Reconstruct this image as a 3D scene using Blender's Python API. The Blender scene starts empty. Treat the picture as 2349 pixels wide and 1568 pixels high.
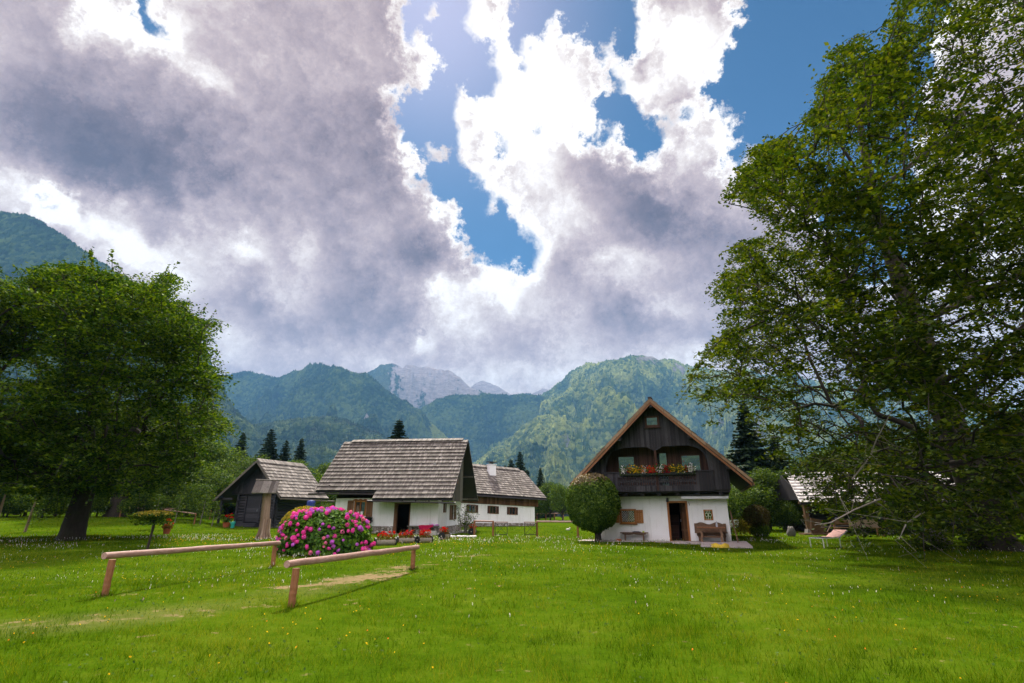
import bpy, bmesh, math, random
import numpy as np
from mathutils import Vector, Matrix

scene = bpy.context.scene
COL = scene.collection
R = math.radians
RNG = np.random.default_rng(7)
random.seed(7)

# ------------------------------------------------------------------ camera
CAM_H = 1.55
PITCH = R(18.3)
FPX = 1174.5                     # focal length in units of a 2349 x 1568 picture (18 mm on full frame)
cam_data = bpy.data.cameras.new('camera')
cam_data.sensor_width = 36.0
cam_data.lens = 18.0
cam_data.clip_start = 0.1
cam_data.clip_end = 60000
cam = bpy.data.objects.new('camera', cam_data)
COL.objects.link(cam)
cam.location = (0, 0, CAM_H)
cam.rotation_euler = (R(90) + PITCH, 0, 0)
scene.camera = cam
_sp, _cp = math.sin(PITCH), math.cos(PITCH)

def ray(px, py):
    u = (px - 1174.5) / FPX
    v = (py - 784) / FPX
    return Vector((u, _cp + v * _sp, _sp - v * _cp))

def P(px, py, Y):
    """world point seen at picture position (px, py) at depth Y"""
    d = ray(px, py)
    return Vector((0, 0, CAM_H)) + d * (Y / d.y)

def G(px, py, z=0.0):
    """world point on the lawn seen at (px, py)"""
    d = ray(px, py)
    t = (z - CAM_H) / d.z
    return Vector((0, 0, CAM_H)) + d * t

# ------------------------------------------------------------------ render look
scene.view_settings.view_transform = 'Standard'
scene.view_settings.look = 'None'
scene.view_settings.exposure = 0.80
scene.view_settings.gamma = 1.0
scene.render.engine = 'CYCLES'
scene.cycles.max_bounces = 8
scene.cycles.diffuse_bounces = 3
scene.cycles.glossy_bounces = 2
scene.cycles.transmission_bounces = 4
scene.cycles.transparent_max_bounces = 8
scene.cycles.volume_bounces = 0
scene.cycles.sample_clamp_indirect = 6.0
scene.cycles.use_denoising = True

# ------------------------------------------------------------------ sun
SUN_EL, SUN_AZ = R(52), R(-12)          # azimuth from +Y towards +X
sun_data = bpy.data.lights.new('sun', 'SUN')
sun_data.energy = 5.0
sun_data.angle = R(5)
sun_data.color = (1.0, 0.93, 0.80)
sun = bpy.data.objects.new('sun', sun_data)
COL.objects.link(sun)
_sd = Vector((math.sin(SUN_AZ) * math.cos(SUN_EL), math.cos(SUN_AZ) * math.cos(SUN_EL), math.sin(SUN_EL)))
sun.rotation_euler = _sd.to_track_quat('Z', 'Y').to_euler()
sun.location = (0, 0, 60)

# ------------------------------------------------------------------ node helpers
class NT:
    def __init__(s, tree):
        s.t = tree; s.n = tree.nodes; s.l = tree.links
    def new(s, typ, **kw):
        nd = s.n.new(typ)
        for k, v in kw.items():
            setattr(nd, k, v)
        return nd
    def put(s, sock, val):
        if isinstance(val, bpy.types.NodeSocket):
            s.l.new(val, sock)
        elif val is not None:
            if hasattr(val, '__len__') and len(val) == 3 and sock.type == 'RGBA':
                val = (*val, 1)
            sock.default_value = val
    def math(s, op, a, b=None, c=None, clamp=False):
        nd = s.new('ShaderNodeMath', operation=op, use_clamp=clamp)
        for i, v in enumerate((a, b, c)):
            if v is not None: s.put(nd.inputs[i], v)
        return nd.outputs[0]
    def vmath(s, op, a, b=None, scale=None):
        nd = s.new('ShaderNodeVectorMath', operation=op)
        s.put(nd.inputs[0], a)
        if b is not None: s.put(nd.inputs[1], b)
        if scale is not None: s.put(nd.inputs['Scale'], scale)
        return nd.outputs[0]
    def noise(s, vec, scale, detail=4, rough=0.55, dist=0.0, lac=2.0):
        nd = s.new('ShaderNodeTexNoise')
        s.put(nd.inputs['Vector'], vec)
        nd.inputs['Scale'].default_value = scale
        nd.inputs['Detail'].default_value = detail
        nd.inputs['Roughness'].default_value = rough
        nd.inputs['Lacunarity'].default_value = lac
        nd.inputs['Distortion'].default_value = dist
        return nd
    def voro(s, vec, scale, feature='F1', rnd=1.0):
        nd = s.new('ShaderNodeTexVoronoi', feature=feature)
        s.put(nd.inputs['Vector'], vec)
        nd.inputs['Scale'].default_value = scale
        nd.inputs['Randomness'].default_value = rnd
        return nd
    def ramp(s, fac, stops, interp='LINEAR'):
        nd = s.new('ShaderNodeValToRGB')
        s.put(nd.inputs[0], fac)
        cr = nd.color_ramp
        cr.interpolation = interp
        while len(cr.elements) < len(stops): cr.elements.new(0.5)
        for e, (p, c) in zip(cr.elements, stops):
            e.position = p
            if not hasattr(c, '__len__'): c = (c, c, c)
            e.color = (*c, 1)
        return nd.outputs[0]
    def rng(s, v, a, b, c=0.0, d=1.0, smooth=False):
        nd = s.new('ShaderNodeMapRange', interpolation_type='SMOOTHSTEP' if smooth else 'LINEAR')
        s.put(nd.inputs['Value'], v)
        for k, x in zip(('From Min', 'From Max', 'To Min', 'To Max'), (a, b, c, d)):
            s.put(nd.inputs[k], x)
        return nd.outputs[0]
    def mix(s, fac, a, b, blend='MIX'):
        nd = s.new('ShaderNodeMix', data_type='RGBA', blend_type=blend)
        s.put(nd.inputs[0], fac); s.put(nd.inputs[6], a); s.put(nd.inputs[7], b)
        return nd.outputs[2]

# ------------------------------------------------------------------ world: blue sky and broken cumulus, laid out by direction
world = bpy.data.worlds.new('World')
scene.world = world
world.use_nodes = True
wt = NT(world.node_tree)
wt.n.clear()
w_out = wt.new('ShaderNodeOutputWorld')
bg = wt.new('ShaderNodeBackground')
wt.l.new(bg.outputs[0], w_out.inputs[0])
sky = wt.new('ShaderNodeTexSky', sky_type='NISHITA')
sky.sun_disc = False
sky.sun_elevation = SUN_EL
sky.sun_rotation = SUN_AZ
sky.altitude = 500
sky.air_density = 1.0
sky.dust_density = 0.6
sky.ozone_density = 2.0
D = wt.new('ShaderNodeTexCoord').outputs['Generated']

# cloud maps over azimuth and elevation: each map is a short sum of products of one curve of the
# azimuth and one curve of the elevation, so the world stays cheap to evaluate
AZ0, AZ1, EL0, EL1 = R(-54), R(54), R(-4), R(66)
NA, NE = 145, 111
_az, _el = np.meshgrid(np.linspace(AZ0, AZ1, NA), np.linspace(EL0, EL1, NE))
_dx, _dy, _dz = np.sin(_az) * np.cos(_el), np.cos(_az) * np.cos(_el), np.sin(_el)
_dep = np.maximum(_dy * _cp + _dz * _sp, .05)
MPX = 1174.5 + FPX * _dx / _dep
MPY = 784 - FPX * (_dz * _cp - _dy * _sp) / _dep

def poly_sd(poly, X, Y):
    """signed distance to a polygon, positive inside"""
    d = np.full(X.shape, 1e9); ins = np.zeros(X.shape, bool)
    n = len(poly)
    for i in range(n):
        ax, ay = poly[i]; bx, by = poly[(i + 1) % n]
        ex, ey = bx - ax, by - ay
        t = np.clip(((X - ax) * ex + (Y - ay) * ey) / (ex * ex + ey * ey + 1e-9), 0, 1)
        d = np.minimum(d, np.hypot(X - ax - t * ex, Y - ay - t * ey))
        c = ((ay > Y) != (by > Y)) & (X < (bx - ax) * (Y - ay) / ((by - ay) + 1e-9) + ax)
        ins ^= c
    return np.where(ins, d, -d)

OPENINGS = [
    [(938, -60), (935, 0), (932, 34), (930, 56), (936, 106), (958, 118), (963, 84), (980, 76), (1003, 100), (1014, 140), (1008, 168), (990, 190), (983, 214), (958, 207), (927, 213),
     (902, 228), (897, 265), (899, 313), (944, 340), (955, 382), (950, 419), (981, 440), (1024, 467), (1048, 504), (1053, 536), (1077, 562), (1087, 610), (1120, 613), (1160, 614),
     (1176, 602), (1204, 627), (1227, 621), (1230, 560), (1199, 504), (1165, 476), (1137, 448), (1104, 414), (1092, 381), (1059, 358), (1053, 313), (1045, 258), (1059, 210),
     (1087, 235), (1132, 224), (1143, 179), (1132, 129), (1092, 106), (1076, 62), (1082, 0), (1075, -60)],
    [(1154, -60), (1154, 0), (1160, 84), (1176, 123), (1204, 140), (1210, 67), (1230, 90), (1260, 95), (1283, 56), (1305, 95), (1328, 112), (1350, 90), (1367, 129), (1389, 112),
     (1406, 78), (1411, 112), (1456, 112), (1479, 84), (1496, 56), (1473, 34), (1462, 0), (1455, -60)],
    [(1406, 130), (1428, 168), (1423, 213), (1445, 235), (1473, 258), (1484, 291), (1512, 295), (1540, 285), (1591, 255), (1590, 285), (1546, 300), (1520, 310), (1518, 340), (1484, 366),
     (1451, 368), (1434, 336), (1411, 319), (1400, 286), (1395, 313), (1372, 338), (1335, 336), (1327, 313), (1361, 291), (1355, 258), (1372, 224), (1395, 185)],
    [(1700, -80), (1700, 0), (1708, 28), (1691, 73), (1680, 112), (1663, 134), (1647, 162), (1630, 185), (1619, 235), (1630, 263), (1658, 269), (1689, 246), (1691, 269), (1680, 313),
     (1669, 358), (1672, 386), (1703, 381), (1700, 353), (1731, 364), (1760, 400), (1850, 430), (1900, 520), (1950, 640), (2060, 660), (2110, 560), (2080, 400), (2110, 250),
     (2130, 170), (2160, 80), (2175, 0), (2190, -80)],
    [(315, -40), (312, 25), (330, 60), (360, 88), (385, 97), (394, 80), (368, 45), (345, 20), (338, -40)],
    [(80, 463), (105, 456), (134, 467), (130, 480), (100, 477)],
    [(1236, 296), (1262, 310), (1240, 322)], [(1146, 320), (1172, 332), (1160, 368), (1140, 350)],
]
_sd_all = np.full(MPX.shape, -1e9)
for pl in OPENINGS:
    _sd_all = np.maximum(_sd_all, poly_sd(pl, MPX, MPY))
for (cx_, cy_, r_) in ((997, 334, 15), (1000, 22, 12), (1106, 600, 9), (1135, 478, 10)):      # small scraps of cloud inside the openings
    _sd_all = np.minimum(_sd_all, np.hypot(MPX - cx_, MPY - cy_) - r_)
M_OPEN = np.clip(_sd_all / 62.0, -1.3, 1.0)

def blobs(lst, X, Y):
    acc = np.zeros(X.shape)
    for (px, py, a, b, ang, w) in lst:
        ca, sa = math.cos(R(ang)), math.sin(R(ang))
        u = ((X - px) * ca + (Y - py) * sa) / a
        v = (-(X - px) * sa + (Y - py) * ca) / b
        acc += w * np.exp(-(u * u + v * v) * 1.6)
    return acc
# (x, y, half width, half height, turn, weight): darker cloud positive, brighter cloud negative
SHADES = [
    (210, 310, 270, 130, 12, .36), (180, 360, 160, 90, 10, .24), (430, 400, 160, 130, 0, .16), (60, 250, 120, 90, 10, .14), (340, 360, 90, 70, 0, .10),
    (640, 330, 200, 230, 0, .08), (820, 480, 170, 230, 0, .17), (700, 230, 120, 200, 0, .05), (1000, 590, 85, 62, 0, .40), (945, 560, 60, 60, 0, .16), (900, 300, 70, 180, 0, .12),
    (790, 735, 120, 60, 0, .30), (560, 690, 100, 60, 0, .28), (900, 110, 140, 200, 0, .02), (920, 740, 70, 60, 0, .28), (640, 760, 90, 50, 0, .12), (840, 640, 70, 50, 0, .16),
    (1480, 470, 110, 62, 20, .48), (1590, 540, 150, 55, 10, .30), (1420, 745, 130, 50, 0, .24), (1390, 700, 60, 40, 0, .16), (1610, 770, 120, 50, 0, .18), (1390, 400, 50, 50, 0, .16),
    (1270, 600, 70, 60, 0, .10), (1320, 390, 50, 70, 0, .12), (1700, 600, 150, 140, 0, .12), (650, 870, 260, 40, 0, .08), (1290, 650, 60, 40, 0, .2), (1180, 800, 90, 30, 0, .12),
    (60, 120, 90, 120, 0, .06), (1530, 620, 80, 50, 0, .10),
    (250, 55, 80, 60, 35, -.62), (205, 40, 40, 60, 0, -.25), (330, 105, 60, 40, 40, -.5), (190, 95, 50, 40, 0, -.3), (480, 180, 80, 40, 45, -.34), (410, 120, 60, 30, 40, -.3), (420, 30, 50, 60, 0, -.3),
    (60, 430, 120, 45, 12, -.30), (180, 510, 200, 45, 14, -.34), (300, 560, 160, 60, 20, -.36), (240, 430, 80, 30, 0, -.10), (320, 480, 60, 40, 0, -.2), (370, 640, 90, 60, 30, -.22),
    (570, 570, 60, 34, 0, -.34), (720, 580, 36, 60, 0, -.34), (640, 640, 60, 20, 0, -.14), (560, 800, 120, 34, 0, -.16), (640, 700, 60, 34, 0, -.18), (480, 480, 60, 60, 0, -.1), (600, 380, 60, 40, 0, -.08),
    (1150, 250, 80, 130, -10, -.5), (1260, 200, 120, 140, 0, -.55), (1210, 380, 110, 120, 20, -.42), (1110, 60, 40, 80, 0, -.4), (1330, 250, 50, 60, 0, -.3),
    (1560, 120, 120, 130, -10, -.5), (1610, 60, 80, 80, 0, -.3), (1500, 210, 70, 50, 0, -.3), (1600, 340, 90, 60, 0, -.32), (1650, 300, 40, 60, 0, -.2), (1420, 330, 40, 40, 0, -.3),
    (1130, 660, 120, 50, 0, -.42), (1180, 600, 70, 60, 0, -.2), (1330, 480, 60, 60, 0, -.15), (1480, 590, 80, 30, 0, -.22), (1250, 860, 160, 40, 0, -.16), (1560, 700, 50, 40, 0, -.2), (1680, 420, 70, 60, 0, -.2), (1650, 530, 40, 30, 0, -.12), (870, 800, 60, 40, 0, -.16), (700, 680, 70, 30, -20, -.2), (430, 560, 60, 40, 0, -.16), (1530, 850, 90, 30, 0, -.2), (1260, 500, 60, 120, 10, -.26), (1040, 740, 70, 60, 0, -.2), (1390, 560, 60, 70, 0, -.15), (1160, 700, 60, 40, 0, -.12), (1560, 420, 50, 30, 0, -.1),
    (1090, 860, 170, 46, 0, -.16), (970, 790, 22, 40, 0, -.34), (1450, 640, 90, 40, 0, -.14), (1340, 780, 50, 30, 0, -.16), (1010, 690, 30, 30, 0, -.3), (1000, 160, 40, 60, 0, -.5), (930, 355, 22, 40, 0, -.5),
    (1010, 480, 40, 34, 40, -.3), (1050, 560, 26, 34, 0, -.2), (1500, 700, 60, 30, 0, -.16), (1690, 480, 60, 60, 0, -.15),
    (2250, 60, 200, 200, 0, -.3), (2300, 500, 260, 260, 0, -.3)]
M_SHADE = blobs(SHADES, np.clip(MPX, -500, 2900), np.clip(MPY, -500, 1600))

_sepw = wt.new('ShaderNodeSeparateXYZ'); wt.put(_sepw.inputs[0], D)
n_mid = wt.noise(D, 9, 5, 0.6)
n_fine = wt.noise(D, 34, 7, 0.70)
w_mid = wt.vmath('SUBTRACT', n_mid.outputs['Color'], (.5, .5, .5))
w_fine = wt.vmath('SUBTRACT', n_fine.outputs['Color'], (.5, .5, .5))
DW = wt.vmath('ADD', D, wt.vmath('ADD', wt.vmath('SCALE', w_mid, scale=0.085), wt.vmath('SCALE', w_fine, scale=0.055)))

def az_el(vec):
    sp = wt.new('ShaderNodeSeparateXYZ'); wt.put(sp.inputs[0], vec)
    az = wt.math('ARCTAN2', sp.outputs['X'], sp.outputs['Y'])
    el = wt.math('ARCSINE', sp.outputs['Z'])
    return wt.rng(az, AZ0, AZ1), wt.rng(el, EL0, EL1)

def curve_node(fac, ys3):
    """three functions of one variable (each scaled to 0..1) in one RGB Curves node"""
    cmb = wt.new('ShaderNodeCombineXYZ')
    for k in range(3): wt.put(cmb.inputs[k], fac)
    nd = wt.new('ShaderNodeRGBCurve')
    wt.l.new(cmb.outputs[0], nd.inputs['Color'])
    mp = nd.mapping
    mp.extend = 'HORIZONTAL'
    for k, ys in enumerate(ys3):
        cv = mp.curves[k]
        n = len(ys)
        while len(cv.points) < n: cv.points.new(0.5, 0.5)
        for i, y in enumerate(ys):
            cv.points[i].location = (i / (n - 1), float(y))
            cv.points[i].handle_type = 'VECTOR'
    mp.update()
    return nd.outputs[0]

def map_node(M, az, el, rank):
    m0 = float(M.mean())
    U, S, V = np.linalg.svd(M - m0, full_matrices=False)
    err = np.abs((U[:, :rank] * S[:rank]) @ V[:rank] - (M - m0))
    acc = m0
    for k in range(0, rank, 3):
        us, vs, uo, vo, usc, vsc = [], [], [], [], [], []
        for j in range(k, k + 3):
            u = U[:, j] * math.sqrt(S[j]); v = V[j] * math.sqrt(S[j])
            for a, lst, off, sc in ((u, us, uo, usc), (v, vs, vo, vsc)):
                lo, hi = a.min(), a.max()
                lst.append((a - lo) / (hi - lo)); off.append(float(lo)); sc.append(float(hi - lo))
        def aff(sock, sc, off):
            nd = wt.new('ShaderNodeVectorMath', operation='MULTIPLY_ADD')
            wt.put(nd.inputs[0], sock); nd.inputs[1].default_value = sc; nd.inputs[2].default_value = off
            return nd.outputs[0]
        a = aff(curve_node(el, us), usc, uo); b = aff(curve_node(az, vs), vsc, vo)
        dt = wt.new('ShaderNodeVectorMath', operation='DOT_PRODUCT')
        wt.l.new(a, dt.inputs[0]); wt.l.new(b, dt.inputs[1])
        acc = wt.math('ADD', dt.outputs['Value'], acc)
    return acc

az_s, el_s = az_el(DW)
open_s = map_node(M_OPEN, az_s, el_s, 18)
shade_s = map_node(M_SHADE, az_s, el_s, 12)
_dn = wt.math('SUBTRACT', n_fine.outputs['Fac'], 0.5)
_sb = wt.math('ADD', open_s, wt.math('MULTIPLY', _dn, 1.15))
clear = wt.rng(_sb, -0.12, 0.22, smooth=True)              # 1 = open blue
rim = wt.rng(_sb, -0.75, -0.05, smooth=True)               # thin sunlit cloud near the openings
n_bil = wt.noise(DW, 6.5, 8, 0.68).outputs['Fac']
lowband = wt.rng(_sepw.outputs['Z'], .62, .28, smooth=True)
lum = wt.math('ADD', wt.math('SUBTRACT', 0.575, shade_s), wt.math('MULTIPLY', lowband, .10))
lum = wt.math('ADD', lum, wt.math('ADD', wt.math('MULTIPLY', wt.math('SUBTRACT', n_bil, .5), 1.0), wt.math('MULTIPLY', _dn, 0.60)))
lum = wt.math('ADD', lum, wt.math('MULTIPLY', rim, 0.36), clamp=False)
cloud_col = wt.ramp(lum, [(0.0, (.080, .052, .060)), (0.22, (.140, .099, .108)), (0.45, (.258, .194, .200)),
                          (0.66, (.385, .305, .298)), (0.84, (.54, .475, .445)), (1.0, (.72, .68, .65))])
front = wt.rng(_sepw.outputs['Y'], 0.10, -0.60, 1.0, 5.6)   # unseen clouds behind the camera, brightened as added fill for the shaded walls
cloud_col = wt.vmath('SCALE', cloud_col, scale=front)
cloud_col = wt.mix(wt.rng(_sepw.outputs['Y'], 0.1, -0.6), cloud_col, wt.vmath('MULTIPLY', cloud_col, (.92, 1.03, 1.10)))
blue_col = wt.vmath('MULTIPLY', sky.outputs[0], (0.015, 0.032, 0.043))
_dot = wt.new('ShaderNodeVectorMath', operation='DOT_PRODUCT')
wt.put(_dot.inputs[0], D); _dot.inputs[1].default_value = _sd
glow = wt.math('POWER', wt.math('MAXIMUM', _dot.outputs['Value'], 0.0), 42)
blue_col = wt.vmath('ADD', blue_col, wt.vmath('SCALE', (.24, .125, .13), scale=glow))
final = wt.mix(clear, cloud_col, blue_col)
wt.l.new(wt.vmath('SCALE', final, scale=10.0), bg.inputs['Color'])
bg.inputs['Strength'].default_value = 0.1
# ------------------------------------------------------------------ numeric noise
def _hash(ix, iy, seed):
    h = (ix.astype(np.int64) * 374761393 + iy.astype(np.int64) * 668265263 + seed * 974634777) & 0x7fffffff
    h = ((h ^ (h >> 13)) * 1274126177) & 0x7fffffff
    return ((h ^ (h >> 16)) & 0xffff) / 65535.0
def vnoise(x, y, seed=0):
    ix, iy = np.floor(x), np.floor(y)
    fx, fy = x - ix, y - iy
    fx = fx * fx * (3 - 2 * fx); fy = fy * fy * (3 - 2 * fy)
    a, b = _hash(ix, iy, seed), _hash(ix + 1, iy, seed)
    c, d = _hash(ix, iy + 1, seed), _hash(ix + 1, iy + 1, seed)
    return (a * (1 - fx) + b * fx) * (1 - fy) + (c * (1 - fx) + d * fx) * fy
def fbm(x, y, seed=0, octs=5, gain=0.5):
    s = 0; a = 1; t = 0
    for i in range(octs):
        s = s + a * vnoise(x, y, seed + i); t += a; a *= gain
        x = x * 2.03 + 17.1; y = y * 2.03 + 3.7
    return s / t
def ridged(x, y, seed=0, octs=5, gain=0.5):
    s = 0; a = 1; t = 0
    for i in range(octs):
        s = s + a * (1 - np.abs(2 * vnoise(x, y, seed + i) - 1)); t += a; a *= gain
        x = x * 2.07 + 11.3; y = y * 2.07 + 7.9
    return s / t

def mesh_np(name, verts, faces, mats, parent=None, smooth=False, attrs=None, midx=None):
    """one mesh object from arrays; faces is (n, k) or a list of such arrays"""
    me = bpy.data.meshes.new(name)
    verts = np.asarray(verts, dtype=np.float32)
    fl = faces if isinstance(faces, (list, tuple)) else [faces]
    fl = [np.asarray(f, dtype=np.int32) for f in fl if len(f)]
    nl = sum(f.size for f in fl); nf = sum(len(f) for f in fl)
    me.vertices.add(len(verts)); me.vertices.foreach_set('co', verts.ravel())
    me.loops.add(nl); me.loops.foreach_set('vertex_index', np.concatenate([f.ravel() for f in fl]))
    me.polygons.add(nf)
    tot = np.concatenate([np.full(len(f), f.shape[1], dtype=np.int32) for f in fl])
    st = np.concatenate([[0], np.cumsum(tot)[:-1]]).astype(np.int32)
    me.polygons.foreach_set('loop_start', st)
    me.polygons.foreach_set('loop_total', tot)
    if midx is not None: me.polygons.foreach_set('material_index', np.asarray(midx, dtype=np.int32))
    me.polygons.foreach_set('use_smooth', np.full(nf, bool(smooth)))
    me.update(calc_edges=True)
    for k, v in (attrs or {}).items():
        at = me.attributes.new(k, 'FLOAT', 'POINT'); at.data.foreach_set('value', np.asarray(v, dtype=np.float32))
    for m in (mats if isinstance(mats, (list, tuple)) else [mats]): me.materials.append(m)
    o = bpy.data.objects.new(name, me)
    COL.objects.link(o)
    if parent is not None: o.parent = parent
    return o

def grid_faces(nu, nv):
    i = np.arange(nu * nv).reshape(nv, nu)
    return np.stack([i[:-1, :-1], i[:-1, 1:], i[1:, 1:], i[1:, :-1]], -1).reshape(-1, 4)

def tag(o, label=None, cat=None, group=None, kind=None):
    if label: o['label'] = label
    if cat: o['category'] = cat
    if group: o['group'] = group
    if kind: o['kind'] = kind
    return o
def empty(name, loc, rz=0.0):
    o = bpy.data.objects.new(name, None); COL.objects.link(o)
    o.location = loc; o.rotation_euler = (0, 0, rz); o.empty_display_size = 0.3
    return o

# ------------------------------------------------------------------ mountain materials
def new_mat(name):
    m = bpy.data.materials.new(name); m.use_nodes = True
    nt = NT(m.node_tree); nt.n.clear()
    out = nt.new('ShaderNodeOutputMaterial')
    return m, nt, out
def principled(nt, out, col, rough=0.85, normal=None, spec=0.3, metal=0.0):
    b = nt.new('ShaderNodeBsdfPrincipled')
    nt.put(b.inputs['Base Color'], col); nt.put(b.inputs['Roughness'], rough)
    nt.put(b.inputs['Specular IOR Level'], spec); nt.put(b.inputs['Metallic'], metal)
    if normal is not None: nt.l.new(normal, b.inputs['Normal'])
    nt.l.new(b.outputs[0], out.inputs[0])
    return b
def bump(nt, h, strength=0.5, dist=0.02, normal=None):
    b = nt.new('ShaderNodeBump'); b.inputs['Strength'].default_value = strength; b.inputs['Distance'].default_value = dist
    nt.put(b.inputs['Height'], h)
    if normal is not None: nt.l.new(normal, b.inputs['Normal'])
    return b.outputs[0]

def mountain_mat(name, dark, mid, light, rockcol, cell, rock_a=0.5):
    m, nt, out = new_mat(name)
    pos = nt.new('ShaderNodeNewGeometry').outputs['Position']
    vo = nt.voro(pos, 1.0 / cell)
    vo2 = nt.voro(pos, 1.0 / (cell * 2.3))
    big = nt.noise(pos, 1 / 260.0, 5, 0.65).outputs['Fac']
    t = nt.math('ADD', nt.math('MULTIPLY', vo.outputs['Color'], 0.62), nt.math('MULTIPLY', nt.math('SUBTRACT', big, 0.36), 2.1))
    col = nt.ramp(t, [(0.15, dark), (0.5, mid), (0.95, light)])
    ra = nt.new('ShaderNodeAttribute', attribute_name='rock').outputs['Fac']
    rn = nt.noise(pos, 1 / 45.0, 7, 0.75).outputs['Fac']
    rf = nt.rng(nt.math('ADD', ra, nt.math('MULTIPLY', nt.math('SUBTRACT', rn, 0.5), 3.6)), 0.42, 0.62, smooth=True)
    stri = nt.noise(nt.vmath('MULTIPLY', pos, (1, 1, 4.0)), 1 / 60.0, 6, 0.7).outputs['Fac']
    rc = nt.mix(nt.rng(stri, 0.3, 0.7), tuple(x * 0.5 for x in rockcol), rockcol)
    col = nt.mix(rf, col, rc)
    ma = nt.new('ShaderNodeAttribute', attribute_name='meadow').outputs['Fac']
    col = nt.mix(nt.rng(nt.math('ADD', ma, nt.math('MULTIPLY', nt.math('SUBTRACT', rn, .5), 1.2)), .4, .6, smooth=True), col, (.16, .20, .035))
    h = nt.math('ADD', nt.math('MULTIPLY', nt.math('SUBTRACT', 1.0, vo.outputs['Distance']), cell * 0.8),
                nt.math('MULTIPLY', nt.math('SUBTRACT', 1.0, vo2.outputs['Distance']), cell * 1.6))
    h = nt.math('MULTIPLY', h, nt.math('SUBTRACT', 1.0, nt.math('MULTIPLY', rf, 0.8)))
    h = nt.math('ADD', h, nt.math('MULTIPLY', stri, 30.0))
    principled(nt, out, col, 0.95, bump(nt, h, 0.9, 1.0), 0.1)
    return m

M_hill_dark = mountain_mat('shaded_forest_slope', (.003, .011, .006), (.018, .044, .016), (.090, .135, .034), (.36, .32, .31), 15)  # cloud shadow over the slopes is put into these dark greens
M_hill_light = mountain_mat('sunlit_forest_slope', (.012, .036, .014), (.062, .110, .026), (.30, .34, .08), (.34, .31, .29), 17)  # sunlight on the slopes is put into these lighter greens
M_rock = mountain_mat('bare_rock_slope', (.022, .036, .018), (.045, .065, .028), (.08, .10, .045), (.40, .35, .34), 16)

def interp_profile(pts, xs):
    pts = sorted(pts)
    return np.interp(xs, [p[0] for p in pts], [p[1] for p in pts])

def mountain(name, prof, Yr, Yf, mat, seed, x0, x1, nu=520, nv=170, spur=0.16, sscale=520, rock=None, meadow=None,
             power=1.15, rough=7.0, label=None, back=0.25, rockbase=0.0, yvar=0.0, folds=1.0, fine=210.0):
    xs = np.linspace(x0, x1, nu)
    py = interp_profile(prof, xs)
    th = []
    for a, b in zip(xs, py):
        d = ray(a, b); th.append((d.x / d.y, d.z / d.y))
    th = np.array(th); sx, sz = th[:, 0], th[:, 1]
    t = np.concatenate([np.linspace(0, 1, nv), 1 + np.linspace(0, back, 24)[1:]])
    T, SX = np.meshgrid(t, sx, indexing='ij'); SZ = np.meshgrid(t, sz, indexing='ij')[1]
    yr = Yr * (1 + yvar * (vnoise(xs / 160.0, xs * 0, seed + 40) - 0.5))
    YR = np.meshgrid(t, yr, indexing='ij')[1]
    Y = Yf + (YR - Yf) * T
    X = SX * Y
    top = SZ * YR + CAM_H
    g = np.where(T <= 1, np.clip(T, 0, 1) ** power, 1 - (T - 1) * 1.6)
    Z = top * g
    env = np.sin(np.clip(T, 0, 1) * math.pi) ** 0.8
    rd = ridged(X / sscale, Y / (sscale * 1.5), seed, 6, 0.52)
    env2 = np.clip((1.02 - T) * 6, 0, 1) * np.clip(T * 5, 0, 1)
    Z -= np.clip(.86 - rd, 0, 1) * top * spur * 2.6 * env2 * folds
    Z -= np.clip(.80 - ridged(X / 120, Y / 190, seed + 30, 4), 0, 1) * fine * env2
    Z += (fbm(X / 90, Y / 90, seed + 9, 5) - 0.5) * 42 * np.clip(env + .12, 0, 1)
    rk = np.full(Z.shape, -1.2)
    if rock is not None:
        PX = np.meshgrid(t, xs, indexing='ij')[1]
        for (ax, ay, bx, by, w) in rock:          # patches in (picture x, share of height) of this slope
            rk = np.maximum(rk, w - 2.2 * np.sqrt(((PX - ax) / bx) ** 2 + ((T - ay) / by) ** 2))
    rk += rockbase
    forest = rk < 0.3
    Z += np.where(forest, (RNG.random(Z.shape) - 0.35) * rough * 2.0, (RNG.random(Z.shape) - .5) * rough * 0.5)
    md = np.full(Z.shape, -1.0)
    if meadow is not None:
        PX = np.meshgrid(t, xs, indexing='ij')[1]
        for (ax, ay, bx, by, w) in meadow:
            md = np.maximum(md, w - 2.0 * np.sqrt(((PX - ax) / bx) ** 2 + ((T - ay) / by) ** 2))
    lim = CAM_H + SZ * Y * (.80 + .20 * np.clip(T, 0, 1) ** 1.5) + rough * (RNG.random(Z.shape) - .2) * 1.2
    Z = np.where(T <= 1, np.minimum(Z, lim), Z)
    Z = np.where(T <= 0, -20, Z)
    o = mesh_np(name, np.stack([X, Y, Z], -1).reshape(-1, 3), grid_faces(nu, len(t)), mat, smooth=False,
                attrs={'rock': rk.ravel(), 'meadow': md.ravel()})
    tag(o, label, 'mountain', kind='structure')
    return o

# far crest seen through the saddle
mountain('far_peak', [(1040, 905), (1075, 893), (1092, 876), (1108, 872), (1122, 876), (1140, 884), (1166, 900), (1190, 915), (1215, 905), (1245, 891), (1262, 895), (1300, 915)],
         5200, 4500, M_rock, 3, 1020, 1320, nu=200, nv=60, rock=[(1110, .9, 200, 2.5, 3.0), (1250, .9, 60, 1.5, 2.4)], spur=.05, sscale=700, rough=6,
         label='pale distant rocky peak in the gap between the valley sides')
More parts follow.
